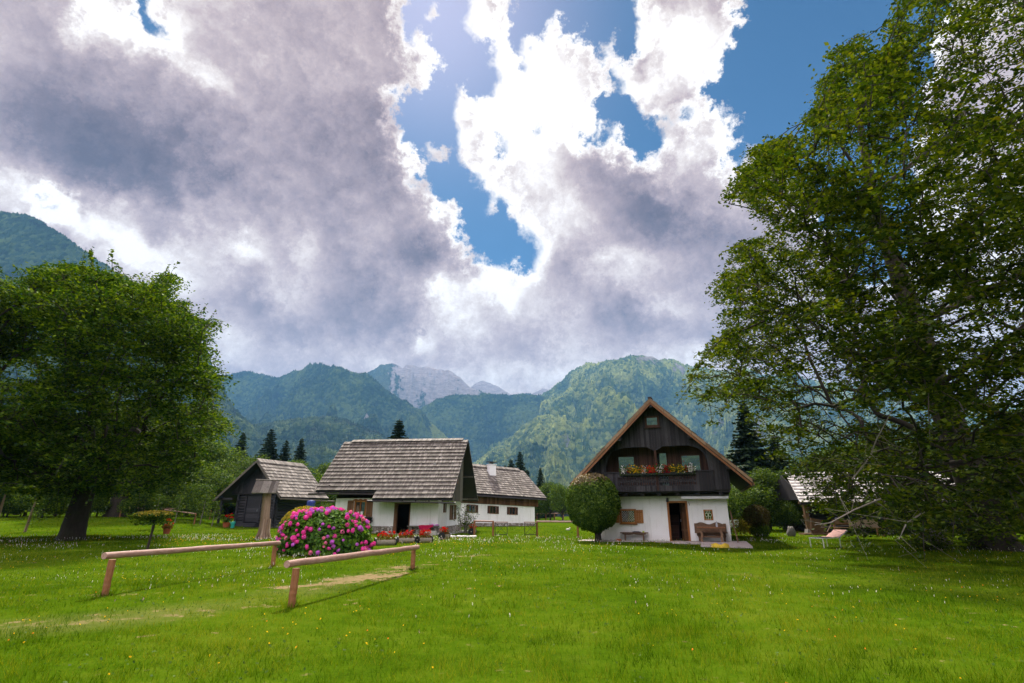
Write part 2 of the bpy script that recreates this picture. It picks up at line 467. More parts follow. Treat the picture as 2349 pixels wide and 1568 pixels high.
# rocky massif
mountain('rocky_massif', [(760, 870), (800, 852), (842, 846), (870, 832), (893, 825), (905, 823), (915, 826), (925, 832), (932, 826), (945, 827), (962, 836), (985, 843), (1000, 846),
                    (1015, 845), (1030, 846), (1045, 856), (1060, 868), (1072, 878), (1085, 888), (1100, 894), (1130, 899), (1165, 901), (1200, 898), (1235, 901), (1260, 905), (1330, 930)],
         4400, 3100, M_rock, 11, 740, 1340, nu=560, nv=170, spur=.30, sscale=330, power=0.9, rough=5, folds=1.0,
         rock=[(945, 1.02, 60, .30, 2.2), (1010, .98, 70, .26, 2.2), (1070, .95, 45, .14, 1.9), (905, .9, 22, .4, 1.1), (960, .62, 90, .10, .8)],
         label='rocky grey summit ridge with scree gullies above the forested valley')
# dark shelf in the saddle
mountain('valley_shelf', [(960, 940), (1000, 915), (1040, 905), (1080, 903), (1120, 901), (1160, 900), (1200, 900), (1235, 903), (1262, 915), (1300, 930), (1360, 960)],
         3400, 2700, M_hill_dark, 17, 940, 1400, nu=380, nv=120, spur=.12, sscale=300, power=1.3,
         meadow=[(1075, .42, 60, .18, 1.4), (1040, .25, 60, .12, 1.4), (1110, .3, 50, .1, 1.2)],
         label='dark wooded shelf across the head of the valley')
# forested ridge, left of the valley
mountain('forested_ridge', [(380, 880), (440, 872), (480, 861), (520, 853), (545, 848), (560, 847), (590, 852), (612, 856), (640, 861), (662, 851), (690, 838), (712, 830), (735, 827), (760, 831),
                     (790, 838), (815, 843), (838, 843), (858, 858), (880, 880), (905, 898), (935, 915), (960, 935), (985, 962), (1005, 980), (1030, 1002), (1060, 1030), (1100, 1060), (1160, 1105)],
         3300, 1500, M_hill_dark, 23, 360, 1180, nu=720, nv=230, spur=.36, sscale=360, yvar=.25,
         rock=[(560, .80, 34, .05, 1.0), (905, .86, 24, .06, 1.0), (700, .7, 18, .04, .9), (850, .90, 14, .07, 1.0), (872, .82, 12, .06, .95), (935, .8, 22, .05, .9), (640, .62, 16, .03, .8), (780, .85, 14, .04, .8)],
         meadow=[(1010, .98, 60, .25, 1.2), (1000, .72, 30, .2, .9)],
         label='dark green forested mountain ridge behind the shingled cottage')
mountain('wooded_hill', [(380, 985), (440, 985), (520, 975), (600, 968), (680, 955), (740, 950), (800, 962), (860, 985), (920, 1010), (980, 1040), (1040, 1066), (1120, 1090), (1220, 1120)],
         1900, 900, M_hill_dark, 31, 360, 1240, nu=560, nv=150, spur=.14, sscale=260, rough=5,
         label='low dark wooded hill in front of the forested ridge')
# hazy light green mountain on the right of the valley
mountain('hazy_wooded_mountain', [(1020, 1100), (1060, 1060), (1090, 1030), (1120, 1000), (1150, 978), (1180, 958), (1210, 935), (1235, 912), (1252, 893), (1270, 876), (1290, 860), (1312, 838), (1322, 833), (1345, 829),
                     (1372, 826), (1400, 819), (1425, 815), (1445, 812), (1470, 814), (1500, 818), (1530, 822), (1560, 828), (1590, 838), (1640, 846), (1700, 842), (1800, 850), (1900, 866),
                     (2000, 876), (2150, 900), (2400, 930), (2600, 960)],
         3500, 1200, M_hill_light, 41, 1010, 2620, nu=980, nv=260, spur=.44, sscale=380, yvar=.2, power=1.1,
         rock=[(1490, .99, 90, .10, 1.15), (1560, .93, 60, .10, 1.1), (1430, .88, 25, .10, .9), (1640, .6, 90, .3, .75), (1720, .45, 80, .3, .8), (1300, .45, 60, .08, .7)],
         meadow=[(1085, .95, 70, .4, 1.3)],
         label='hazy light green wooded mountain behind the dark gabled house')
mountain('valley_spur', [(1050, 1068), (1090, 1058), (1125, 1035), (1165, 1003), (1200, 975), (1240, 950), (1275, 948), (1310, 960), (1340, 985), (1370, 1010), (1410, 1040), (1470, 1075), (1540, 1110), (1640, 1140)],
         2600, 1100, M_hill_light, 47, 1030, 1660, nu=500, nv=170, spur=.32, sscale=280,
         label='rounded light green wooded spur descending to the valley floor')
# big dark mountain at the left edge
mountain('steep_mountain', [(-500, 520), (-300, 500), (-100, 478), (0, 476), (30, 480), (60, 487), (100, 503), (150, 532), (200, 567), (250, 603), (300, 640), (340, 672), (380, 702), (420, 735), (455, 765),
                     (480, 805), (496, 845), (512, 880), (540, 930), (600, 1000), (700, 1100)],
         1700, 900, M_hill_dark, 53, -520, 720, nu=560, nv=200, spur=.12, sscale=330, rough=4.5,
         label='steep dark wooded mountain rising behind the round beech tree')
# the valley side behind the viewer, which the windows mirror
_x = np.linspace(-4200, 4200, 150); _t = np.linspace(0, 1, 50)
_T, _X = np.meshgrid(_t, _x, indexing='ij')
_top = 780 + 420 * np.sin(_x / 900.0 + 1.0) + 180 * np.sin(_x / 370.0)
_Z = np.meshgrid(_t, _top, indexing='ij')[1] * _T + (ridged(_X / 400, _T * 3, 5, 5) - .5) * 260 * np.sin(_T * math.pi)
_Z[0] = -18
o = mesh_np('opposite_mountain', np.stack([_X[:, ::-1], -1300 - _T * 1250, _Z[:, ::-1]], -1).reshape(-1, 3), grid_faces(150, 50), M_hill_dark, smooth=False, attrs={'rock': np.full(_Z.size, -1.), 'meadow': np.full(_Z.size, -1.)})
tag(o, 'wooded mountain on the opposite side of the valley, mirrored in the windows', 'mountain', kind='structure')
#haze
hz_min, hz_max = (-7500, -2600, -22), (7500, 6000, 1480)
bm = bmesh.new(); bmesh.ops.create_cube(bm, size=1.0)
for v in bm.verts:
    for k in range(3):
        v.co[k] = hz_min[k] if v.co[k] < 0 else hz_max[k]
me = bpy.data.meshes.new('haze'); bm.to_mesh(me); bm.free()
haze = bpy.data.objects.new('haze', me); COL.objects.link(haze); tag(haze, kind='stuff')
m, nt, out = new_mat('haze')
pv = nt.new('ShaderNodeVolumePrincipled')
pv.inputs['Color'].default_value = (.22, .55, 1.0, 1)
pv.inputs['Density'].default_value = 0.000085
pv.inputs['Anisotropy'].default_value = 0.0
nt.l.new(pv.outputs[0], out.inputs['Volume'])
me.materials.append(m)
# ------------------------------------------------------------------ lawn ground
def ground_h(x, y):
    x = np.asarray(x, float); y = np.asarray(y, float)
    h = (fbm(x / 9.0 + 50, y / 9.0 + 50, 91, 3) - .5) * 0.16 + (fbm(x / 2.2 + 9, y / 2.2, 92, 3) - .5) * 0.07
    d = np.sqrt(x * x + y * y)
    h = h * np.clip(1.2 - d / 160.0, 0, 1)
    ss = lambda t: np.clip(t, 0, 1) ** 2 * (3 - 2 * np.clip(t, 0, 1))
    return h + .95 * ss((-x - 24) / 12) * ss((y - 36) / 20)
def gh(x, y): return float(ground_h(np.array([x]), np.array([y]))[0])
_gx = np.concatenate([-np.geomspace(9000, 60, 26), np.arange(-56, 56.1, 0.8), np.geomspace(60, 9000, 26)])
_gy = np.concatenate([-np.geomspace(3000, 8, 14), np.arange(-6, 62, 0.6), np.geomspace(64, 9500, 30)])
GX, GY = np.meshgrid(_gx, _gy)
GZ = ground_h(GX, GY)
m, nt, out = new_mat('lawn')
pos = nt.new('ShaderNodeNewGeometry').outputs['Position']
n1 = nt.noise(pos, 0.35, 4, 0.6).outputs['Fac']
n2 = nt.noise(pos, 2.6, 5, 0.65).outputs['Fac']
n3 = nt.noise(pos, 22, 4, 0.7).outputs['Fac']
t = nt.math('ADD', nt.math('MULTIPLY', n1, .55), nt.math('ADD', nt.math('MULTIPLY', n2, .3), nt.math('MULTIPLY', n3, .3)))
gcol = nt.ramp(t, [(0.38, (.017, .040, .002)), (0.55, (.048, .094, .003)), (0.72, (.090, .128, .008))])
dry = nt.rng(nt.noise(pos, 0.22, 5, 0.6).outputs['Fac'], 0.60, 0.74, smooth=True)
gcol = nt.mix(nt.math('MULTIPLY', dry, .5), gcol, (.17, .15, .03))
at = nt.new('ShaderNodeAttribute', attribute_name='bare').outputs['Fac']
bf = nt.rng(nt.math('ADD', at, nt.math('MULTIPLY', nt.math('SUBTRACT', n2, .5), 2.6)), .36, .66, smooth=True)
gcol = nt.mix(bf, gcol, nt.mix(n3, (.14, .095, .05), (.36, .26, .15)))
at2 = nt.new('ShaderNodeAttribute', attribute_name='worn').outputs['Fac']
gcol = nt.mix(nt.rng(nt.math('MULTIPLY', at2, nt.math('ADD', n2, .4)), .15, .95, 0, .75), gcol, (.130, .130, .040))
principled(nt, out, gcol, 0.95, bump(nt, nt.math('ADD', n3, n2), .6, .05), 0.0)
M_lawn = m
bare = np.full(GX.shape, -1.0)

def _bare(cx, cy, a, b, ang, w):
    c, s_ = math.cos(ang), math.sin(ang)
    u = ((GX - cx) * c + (GY - cy) * s_) / a; v = (-(GX - cx) * s_ + (GY - cy) * c) / b
    return w * np.exp(-(u * u + v * v))
for q in ((-6.5, 8.6, 3.6, .55, .5, .42), (-3.6, 13.4, 1.3, .7, 1.1, 1.0), (-4.6, 12.0, .6, .3, .6, .9), (-3.0, 15.6, 1.0, .5, 1.0, .75), (-1.6, 19.5, 1.2, .35, .2, .6), (-7.7, 11.1, .8, .3, .1, .7), (-3.7, 9.8, .3, .3, 0, .4)):
    bare = np.maximum(bare, _bare(*q))
def worn(x, y):
    """faint cart track from the lower left to the worn patch"""
    pts = [(-9.5, 7.2), (-6.8, 8.2), (-5.2, 9.6), (-4.4, 11.4), (-3.7, 13.2), (-3.0, 15.6)]
    d = np.full(np.shape(x), 99.0)
    for (ax, ay), (bx, by) in zip(pts[:-1], pts[1:]):
        t = np.clip(((x - ax) * (bx - ax) + (y - ay) * (by - ay)) / ((bx - ax) ** 2 + (by - ay) ** 2), 0, 1)
        d = np.minimum(d, np.hypot(x - ax - t * (bx - ax), y - ay - t * (by - ay)))
    return np.exp(-(d / .95) ** 2) * np.clip(.35 + 1.5 * (fbm(np.asarray(x) / 1.4, np.asarray(y) / 1.4, 44, 3) - .3), 0, 1)
ground = mesh_np('lawn', np.stack([GX, GY, GZ], -1).reshape(-1, 3), grid_faces(len(_gx), len(_gy)), M_lawn, smooth=True, attrs={'bare': bare.ravel(), 'worn': worn(GX, GY).ravel()})
tag(ground, 'short green meadow lawn with worn patches', None, kind='structure')
# ------------------------------------------------------------------ mesh builder
def rotz(a):
    c, s = math.cos(a), math.sin(a)
    return np.array([[c, -s, 0], [s, c, 0], [0, 0, 1.0]])
def rotx(a):
    c, s = math.cos(a), math.sin(a)
    return np.array([[1.0, 0, 0], [0, c, -s], [0, s, c]])
def roty(a):
    c, s = math.cos(a), math.sin(a)
    return np.array([[c, 0, s], [0, 1.0, 0], [-s, 0, c]])
BOXF = np.array([[0, 2, 3, 1], [4, 5, 7, 6], [0, 1, 5, 4], [2, 6, 7, 3], [0, 4, 6, 2], [1, 3, 7, 5]])
class MB:
    def __init__(s):
        s.v = []; s.f = {3: [], 4: []}; s.m = {3: [], 4: []}; s.n = 0; s.big = []
    def add(s, v, f, mi=0):
        v = np.asarray(v, float).reshape(-1, 3); f = np.asarray(f, int)
        s.v.append(v); k = f.shape[1]
        s.f[k].append(f + s.n); s.m[k].append(np.full(len(f), mi)); s.n += len(v)
        return s
    def hexa(s, p, mi=0):
        """8 corners ordered x fastest, then y, then z"""
        return s.add(p, BOXF, mi)
    def box(s, x0, x1, y0, y1, z0, z1, mi=0, M=None, o=(0, 0, 0)):
        p = np.array([(x, y, z) for z in (z0, z1) for y in (y0, y1) for x in (x0, x1)], float)
        if M is not None: p = p @ np.asarray(M).T
        return s.hexa(p + np.asarray(o, float), mi)
    def bar(s, a, b, w, h, mi=0, up=(0, 0, 1)):
        a = np.array(a, float); b = np.array(b, float); d = b - a; d /= np.linalg.norm(d)
        r = np.cross(d, up)
        if np.linalg.norm(r) < 1e-4: r = np.cross(d, (1, 0, 0))
        r /= np.linalg.norm(r); u = np.cross(r, d)
        p = [q + r * i * w / 2 + u * j * h / 2 for j in (-1, 1) for q in (a, b) for i in (-1, 1)]
        return s.hexa(p, mi)
    def tube(s, path, rad, n=10, mi=0, caps=True, jit=0.0):
        path = np.asarray(path, float); m = len(path)
        rad = np.full(m, rad) if np.isscalar(rad) else np.asarray(rad, float)
        d = np.gradient(path, axis=0); d /= np.linalg.norm(d, axis=1)[:, None] + 1e-9
        ref = np.array([0, 0, 1.0]) if abs(d[:, 2]).mean() < .8 else np.array([1.0, 0, 0])
        r = np.cross(d, ref); r /= np.linalg.norm(r, axis=1)[:, None] + 1e-9
        u = np.cross(r, d)
        a = np.linspace(0, 2 * math.pi, n, endpoint=False)
        rr = rad[:, None] * (1 + (RNG.random((m, n)) - .5) * jit)
        V = path[:, None] + rr[..., None] * (np.cos(a)[None, :, None] * r[:, None] + np.sin(a)[None, :, None] * u[:, None])
        i = np.arange(m * n).reshape(m, n); j = np.roll(i, -1, 1)
        F = np.stack([i[:-1], j[:-1], j[1:], i[1:]], -1).reshape(-1, 4)
        b0 = s.n
        s.add(V, F, mi)
        if caps:
            for k, fl in ((0, True), (m - 1, False)):
                ring = V[k]; c = ring.mean(0)
                q = np.arange(n); t = np.stack([q, np.roll(q, -1), np.full(n, n)], -1)
                if fl: t = t[:, ::-1]
                s.add(np.vstack([ring, c]), t, mi)
        return s
    def lathe(s, prof, n=16, o=(0, 0, 0), mi=0):
        prof = np.asarray(prof, float); m = len(prof)
        a = np.linspace(0, 2 * math.pi, n, endpoint=False)
        V = np.stack([prof[:, 0, None] * np.cos(a), prof[:, 0, None] * np.sin(a), np.repeat(prof[:, 1, None], n, 1)], -1) + np.asarray(o, float)
        i = np.arange(m * n).reshape(m, n); j = np.roll(i, -1, 1)
        return s.add(V, np.stack([i[:-1], j[:-1], j[1:], i[1:]], -1).reshape(-1, 4), mi)
    def prism(s, poly, y0, y1, mi=0, M=None, o=(0, 0, 0), plane='xz'):
        """a convex or simple outline in x,z given depth y0..y1"""
        n = len(poly)
        A = np.array([(x, y0, z) for x, z in poly], float); B = np.array([(x, y1, z) for x, z in poly], float)
        V = np.vstack([A, B])
        if M is not None: V = V @ np.asarray(M).T
        V = V + np.asarray(o, float)
        q = np.arange(n); s.add(V, np.stack([q, np.roll(q, -1), np.roll(q, -1) + n, q + n], -1), mi)
        from mathutils.geometry import tessellate_polygon
        t = np.array(tessellate_polygon([[Vector((x, z, 0)) for x, z in poly]]))
        s.add(V, t, mi); s.add(V, t[:, ::-1] + n, mi)
        return s
    def blob(s, c, r, mi=0, rough=.18, seg=10, sc=(1, 1, 1), seed=None):
        """a lumpy stone"""
        rg = np.random.default_rng(int(abs(c[0] * 971 + c[1] * 131)) if seed is None else seed)
        a = np.linspace(0, 2 * math.pi, seg, endpoint=False); b = np.linspace(-math.pi / 2, math.pi / 2, seg // 2 + 2)
        rr = r * (1 + (rg.random((len(b), seg)) - .5) * rough * 2)
        rr[0] = rr[0].mean(); rr[-1] = rr[-1].mean()
        V = np.stack([rr * np.cos(b)[:, None] * np.cos(a) * sc[0], rr * np.cos(b)[:, None] * np.sin(a) * sc[1], rr * np.sin(b)[:, None] * np.ones(seg) * sc[2]], -1) + np.asarray(c, float)
        i = np.arange(len(b) * seg).reshape(len(b), seg); j = np.roll(i, -1, 1)
        return s.add(V, np.stack([i[:-1], j[:-1], j[1:], i[1:]], -1).reshape(-1, 4), mi)
    def build(s, name, mats, parent=None, smooth=False, loc=None, label=None):
        fs = []; ms = []
        for k in (3, 4):
            if s.f[k]:
                fs.append(np.concatenate(s.f[k])); ms.append(np.concatenate(s.m[k]))
        o = mesh_np(name, np.concatenate(s.v), fs, mats, parent, smooth, midx=np.concatenate(ms))
        if loc is not None: o.location = loc
        if label: o['label'] = label
        return o

def copy_tree(o, parent=None):
    c = o.copy(); COL.objects.link(c); c.parent = parent
    for ch in list(o.children): copy_tree(ch, c)
    return c

# ------------------------------------------------------------------ materials
def island(nt): return nt.new('ShaderNodeNewGeometry').outputs['Random Per Island']
def wpos(nt): return nt.new('ShaderNodeNewGeometry').outputs['Position']
def opos(nt): return nt.new('ShaderNodeTexCoord').outputs['Object']

def wood_mat(name, c0, c1, c2, grain=(30, 30, 3), rough=.8, spec=.25, bmp=.4, weather=None):
    m, nt, out = new_mat(name)
    p = opos(nt); ir = island(nt)
    off = nt.vmath('ADD', nt.vmath('MULTIPLY', p, grain), nt.vmath('SCALE', (17.0, 31.0, 7.0), scale=ir))
    g = nt.noise(off, 1.0, 5, .65).outputs['Fac']
    b = nt.noise(p, 1.3, 4, .6).outputs['Fac']
    t = nt.math('ADD', nt.math('MULTIPLY', g, .5), nt.math('ADD', nt.math('MULTIPLY', ir, .42), nt.math('MULTIPLY', b, .28)))
    col = nt.ramp(t, [(.25, c0), (.6, c1), (.92, c2)])
    if weather:
        w = nt.rng(nt.noise(p, 2.2, 5, .7).outputs['Fac'], .5, .7, smooth=True)
        col = nt.mix(nt.math('MULTIPLY', w, .6), col, weather)
    principled(nt, out, col, rough, bump(nt, g, bmp, .01), spec)
    return m
M_shingle = wood_mat('weathered_wood_shingle', (.062, .053, .047), (.140, .121, .107), (.35, .315, .28), grain=(46, 4, 4), rough=.78, weather=(.13, .125, .10))
M_shingle_bright = wood_mat('bleached_wood_shingle', (.30, .28, .28), (.50, .47, .46), (.72, .69, .68), grain=(40, 6, 6), rough=.6)
M_dark_board = wood_mat('tarred_board', (.010, .009, .011), (.028, .025, .029), (.070, .064, .070), grain=(26, 26, 2.2), rough=.7)
M_brown_board = wood_mat('red_brown_board', (.022, .010, .007), (.055, .024, .015), (.10, .046, .030), grain=(26, 26, 2), rough=.7)
M_grey_board = wood_mat('grey_board', (.050, .043, .036), (.115, .10, .082), (.21, .19, .16), grain=(26, 26, 2))
M_band_board = wood_mat('reddish_board', (.045, .020, .010), (.12, .055, .026), (.22, .115, .06), grain=(26, 26, 2))
M_orange_wood = wood_mat('varnished_orange_wood', (.13, .042, .008), (.28, .10, .018), (.42, .18, .04), grain=(12, 12, 2), rough=.5, spec=.4)
M_shutter = wood_mat('brown_shutter_wood', (.05, .022, .010), (.14, .066, .030), (.25, .14, .075), grain=(12, 12, 2), rough=.6)
M_fascia = wood_mat('tan_fascia_wood', (.11, .062, .034), (.23, .135, .075), (.38, .25, .15), grain=(6, 6, 6), rough=.6)
M_log_dark = wood_mat('dark_log', (.006, .006, .008), (.022, .021, .026), (.060, .058, .068), grain=(3, 3, 22), rough=.6, spec=.4)
M_rail = wood_mat('peeled_pine_rail', (.075, .036, .026), (.27, .150, .115), (.55, .38, .32), grain=(26, 3.5, 26), rough=.6, spec=.3, weather=(.22, .12, .07))
M_post = wood_mat('orange_pine_post', (.085, .032, .013), (.21, .080, .030), (.38, .18, .075), grain=(18, 18, 3), rough=.6, spec=.35)
M_old_wood = wood_mat('old_bleached_trunk_wood', (.085, .050, .032), (.25, .165, .115), (.46, .34, .26), grain=(16, 16, 1.3), rough=.8, bmp=.9)
M_bench_wood = wood_mat('rustic_bench_wood', (.045, .022, .011), (.12, .062, .032), (.26, .155, .085), grain=(6, 14, 14), rough=.55, spec=.35)
M_planter = wood_mat('planter_log_wood', (.10, .082, .062), (.26, .22, .17), (.46, .41, .33), grain=(14, 14, 5), rough=.8)

def plain(name, col, rough=.6, spec=.3, metal=0.0, var=.15, scale=6, bmp=0.0):
    m, nt, out = new_mat(name)
    n = nt.noise(opos(nt), scale, 4, .6).outputs['Fac']
    c = nt.mix(n, tuple(x * (1 - var) for x in col), tuple(min(1, x * (1 + var)) for x in col))
    principled(nt, out, c, rough, bump(nt, n, bmp, .01) if bmp else None, spec, metal)
    return m
def plaster_mat():
    m, nt, out = new_mat('limewashed_plaster')
    p = opos(nt)
    a = nt.noise(p, .9, 5, .6).outputs['Fac']; b = nt.noise(p, 14, 5, .65).outputs['Fac']
    st = nt.noise(nt.vmath('MULTIPLY', p, (3.0, 3.0, .35)), 1.6, 5, .65).outputs['Fac']
    c = nt.mix(nt.rng(a, .35, .75), (.86, .86, .86), (.78, .775, .765))
    c = nt.mix(nt.math('MULTIPLY', nt.rng(st, .50, .72, smooth=True), .42), c, (.50, .49, .44))
    sp = nt.new('ShaderNodeSeparateXYZ'); nt.l.new(p, sp.inputs[0])
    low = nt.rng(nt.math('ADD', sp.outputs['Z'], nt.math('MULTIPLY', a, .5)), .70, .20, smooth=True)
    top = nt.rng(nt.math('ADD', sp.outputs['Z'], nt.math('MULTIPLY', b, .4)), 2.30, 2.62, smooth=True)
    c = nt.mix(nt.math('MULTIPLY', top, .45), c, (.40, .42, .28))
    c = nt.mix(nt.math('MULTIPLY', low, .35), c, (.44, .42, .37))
    principled(nt, out, c, .92, bump(nt, nt.math('ADD', b, nt.math('MULTIPLY', a, 2)), .45, .02), .15)
    return m
M_plaster = plaster_mat()
def stone_mat():
    m, nt, out = new_mat('fieldstone_base')
    p = opos(nt)
    v = nt.voro(p, 5.2); e = nt.voro(p, 5.2, 'DISTANCE_TO_EDGE')
    sp = nt.new('ShaderNodeSeparateXYZ'); nt.l.new(v.outputs['Color'], sp.inputs[0])
    c = nt.ramp(sp.outputs[0], [(0, (.16, .13, .10)), (.5, (.33, .29, .25)), (1, (.55, .53, .50))])
    g = nt.rng(e.outputs['Distance'], .02, .07, smooth=True)
    c = nt.mix(g, (.10, .085, .07), c)
    principled(nt, out, c, .85, bump(nt, g, .8, .04), .25)
    return m
M_stone = stone_mat()
M_paving = plain('pinkish_stone_paving', (.46, .39, .38), .8, var=.35, scale=18, bmp=.5)
M_concrete = plain('pale_concrete', (.42, .41, .38), .85, var=.2, scale=9, bmp=.4)
M_black = plain('black_metal', (.012, .012, .013), .45, .4, .3)
M_gutter = plain('dark_metal_gutter', (.045, .040, .042), .4, .5, .7)
M_steel = plain('galvanised_steel', (.42, .43, .45), .35, .5, .9)
M_white = plain('white_paint', (.78, .77, .78), .45, .4, var=.04)
M_awning = plain('pale_lilac_awning_metal', (.84, .80, .88), .45, .4, var=.05)
M_blue = plain('blue_plastic', (.022, .045, .26), .4, .5)
M_teal = plain('turquoise_plastic', (.02, .34, .28), .35, .5)
M_pinkcloth = plain('crimson_cloth', (.40, .010, .055), .9, .1, var=.3, scale=12, bmp=.4)
M_beige = plain('beige_blanket', (.42, .32, .25), .95, .1, var=.2, scale=14, bmp=.4)
M_redpink = plain('pale_pink_striped_cloth', (.66, .40, .36), .9, .1, var=.25, scale=10)
M_navy = plain('navy_fabric', (.010, .012, .045), .8, .2)
M_yellow = plain('yellow_cloth', (.62, .44, .05), .85, .2, var=.2)
M_terracotta = plain('terracotta', (.36, .10, .045), .8, .2)
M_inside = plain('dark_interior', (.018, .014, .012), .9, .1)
M_chalk = plain('white_pebbles', (.68, .66, .62), .8, .2, var=.2)
M_grating = plain('white_iron_grille', (.62, .60, .56), .5, .4)
M_carpaint = plain('silver_car_paint', (.35, .37, .42), .25, .6, .4)
def glass_mat(name, tint, rough=.03, metal=.8):
    m, nt, out = new_mat(name)
    b = principled(nt, out, tint, rough, None, .9, metal=metal)
    b.inputs['Coat Weight'].default_value = 1.0; b.inputs['Coat Roughness'].default_value = .02; b.inputs['Coat IOR'].default_value = 2.2
    return m
M_glass = glass_mat('window_glass', (.16, .19, .22))
M_glass_dark = glass_mat('dim_window_glass', (.02, .024, .028), .05, .2)
M_rock_grey = plain('grey_boulder', (.19, .175, .165), .85, var=.35, scale=5, bmp=.8)

# ------------------------------------------------------------------ building pieces
def shingles(mb, bl, br, tl, tr, rows, width, thick=.022, lap=.35, mi=0, normal=None):
    """overlapping shakes over a roof plane given by its four corners (eave left/right, ridge left/right)"""
    bl, br, tl, tr = (np.array(p, float) for p in (bl, br, tl, tr))
    nrm = np.cross(br - bl, tl - bl); nrm /= np.linalg.norm(nrm)
    if nrm[2] < 0: nrm = -nrm
    def at(u, v): return (bl * (1 - u) + br * u) * (1 - v) + (tl * (1 - u) + tr * u) * v
    for r in range(rows):
        v0, v1 = r / rows, min(1.0, (r + 1 + lap) / rows)
        L0 = at(0, v0); R0 = at(1, v0); W = np.linalg.norm(R0 - L0)
        n = max(3, int(W / width))
        cuts = np.cumsum(RNG.uniform(.55, 1.45, n)); cuts = np.concatenate([[0], cuts / cuts[-1]])
        g = .006 / W
        u0, u1 = cuts[:-1] + g, cuts[1:] - g
        jv = RNG.normal(0, .010 / rows, n) ; jl = RNG.uniform(0.0, .008, n)
        lift = thick * 2.4
        k = RNG.random(n) < .004
        va = v0 + jv + k * (.3 / rows)
        P_ = []
        for top in (0, 1):
            for vv, base in ((va, lift), (np.full(n, v1), 0.0)):
                for uu in (u0, u1):
                    a = (bl[None] * (1 - uu)[:, None] + br[None] * uu[:, None]) * (1 - vv)[:, None] + (tl[None] * (1 - uu)[:, None] + tr[None] * uu[:, None]) * vv[:, None]
                    a = a + nrm[None] * (base + jl + top * thick)[:, None]
                    P_.append(a)
        V = np.stack(P_, 1)      # n,8,3 ordered x fastest, then v, then top
        F = (BOXF[None] + (np.arange(n) * 8)[:, None, None]).reshape(-1, 4)
        mb.add(V.reshape(-1, 3), F, mi)
    return mb

def planks(mb, x0, x1, topf, botf, y0, y1, w=.16, gap=.008, mi=0, axis='x', step=.012):
    """vertical boards in the x,z plane with a sloping top/bottom given by functions"""
    n = max(1, int(round((x1 - x0) / w))); xs = np.linspace(x0, x1, n + 1)
    for i, (a, b) in enumerate(zip(xs[:-1], xs[1:])):
        a2, b2 = a + gap / 2, b - gap / 2
        m_ = (a + b) / 2
        d = step * ((i % 2) * 1.0) + random.uniform(0, .004)
        za, zb = topf(a2), topf(b2); wa, wb = botf(a2), botf(b2)
        if max(za - wa, zb - wb) < .03: continue
        za = max(za, wa + .01); zb = max(zb, wb + .01)
        p = [(a2, y0 - d, wa), (b2, y0 - d, wb), (a2, y1, wa), (b2, y1, wb), (a2, y0 - d, za), (b2, y0 - d, zb), (a2, y1, za), (b2, y1, zb)]
        if axis == 'y': p = [(-q[1], q[0], q[2]) for q in p]
        mb.hexa(p, mi)
    return mb
def wall_rects(x0, x1, z0, z1, holes):
    """split a wall rectangle round its openings"""
    xs = sorted({x0, x1, *[h[0] for h in holes], *[h[1] for h in holes]})
    out = []
    for a, b in zip(xs[:-1], xs[1:]):
        m_ = (a + b) / 2
        hs = sorted([(h[2], h[3]) for h in holes if h[0] < m_ < h[1]])
        z = z0
        for (h0, h1) in hs:
            if h0 > z + 1e-4: out.append((a, b, z, h0))
            z = h1
        if z < z1 - 1e-4: out.append((a, b, z, z1))
    return out
# ------------------------------------------------------------------ leaves
def leaf_mat(name, stops, transl=.36, rough=.5, gloss=.012, clump=.9, tcol=None):
    m, nt, out = new_mat(name)
    ir = island(nt)
    n = nt.noise(wpos(nt), clump, 3, .6).outputs['Fac']
    t = nt.math('ADD', nt.math('MULTIPLY', ir, .6), nt.math('MULTIPLY', n, .45))
    c = nt.ramp(t, stops)
    d = nt.new('ShaderNodeBsdfDiffuse'); nt.l.new(c, d.inputs['Color'])
    tr = nt.new('ShaderNodeBsdfTranslucent')
    tc = nt.vmath('MULTIPLY', c, tcol or (1.5, 1.35, .5)); nt.l.new(tc, tr.inputs['Color'])
    mx = nt.new('ShaderNodeMixShader'); mx.inputs[0].default_value = transl
    nt.l.new(d.outputs[0], mx.inputs[1]); nt.l.new(tr.outputs[0], mx.inputs[2])
    g = nt.new('ShaderNodeBsdfGlossy'); g.inputs['Roughness'].default_value = rough
    g.inputs['Color'].default_value = (.9, .95, .9, 1)
    m2 = nt.new('ShaderNodeMixShader'); m2.inputs[0].default_value = gloss
    nt.l.new(mx.outputs[0], m2.inputs[1]); nt.l.new(g.outputs[0], m2.inputs[2])
    nt.l.new(m2.outputs[0], out.inputs[0])
    return m
M_beech = leaf_mat('beech_leaf', [(.2, (.008, .028, .003)), (.50, (.028, .074, .004)), (.80, (.125, .195, .008))])
M_beech2 = leaf_mat('tall_beech_leaf', [(.2, (.012, .030, .003)), (.50, (.034, .066, .003)), (.80, (.105, .142, .007)), (.96, (.20, .15, .013))], gloss=.012)
M_bushleaf = leaf_mat('shrub_leaf', [(.2, (.012, .038, .004)), (.52, (.044, .096, .008)), (.85, (.14, .21, .018))])
M_treeleaf = leaf_mat('orchard_leaf', [(.2, (.014, .036, .005)), (.55, (.042, .085, .008)), (.9, (.11, .165, .018))])
M_needle = leaf_mat('spruce_needle', [(.2, (.006, .016, .007)), (.6, (.018, .040, .014)), (.95, (.045, .078, .024))], transl=.12, gloss=.02)
M_topiary = leaf_mat('hornbeam_leaf', [(.2, (.014, .040, .003)), (.5, (.052, .110, .008)), (.85, (.16, .24, .025))], gloss=.012)
M_topiary_top = leaf_mat('hornbeam_young_leaf', [(.2, (.09, .07, .02)), (.5, (.17, .11, .04)), (.9, (.26, .20, .05))], gloss=.06)
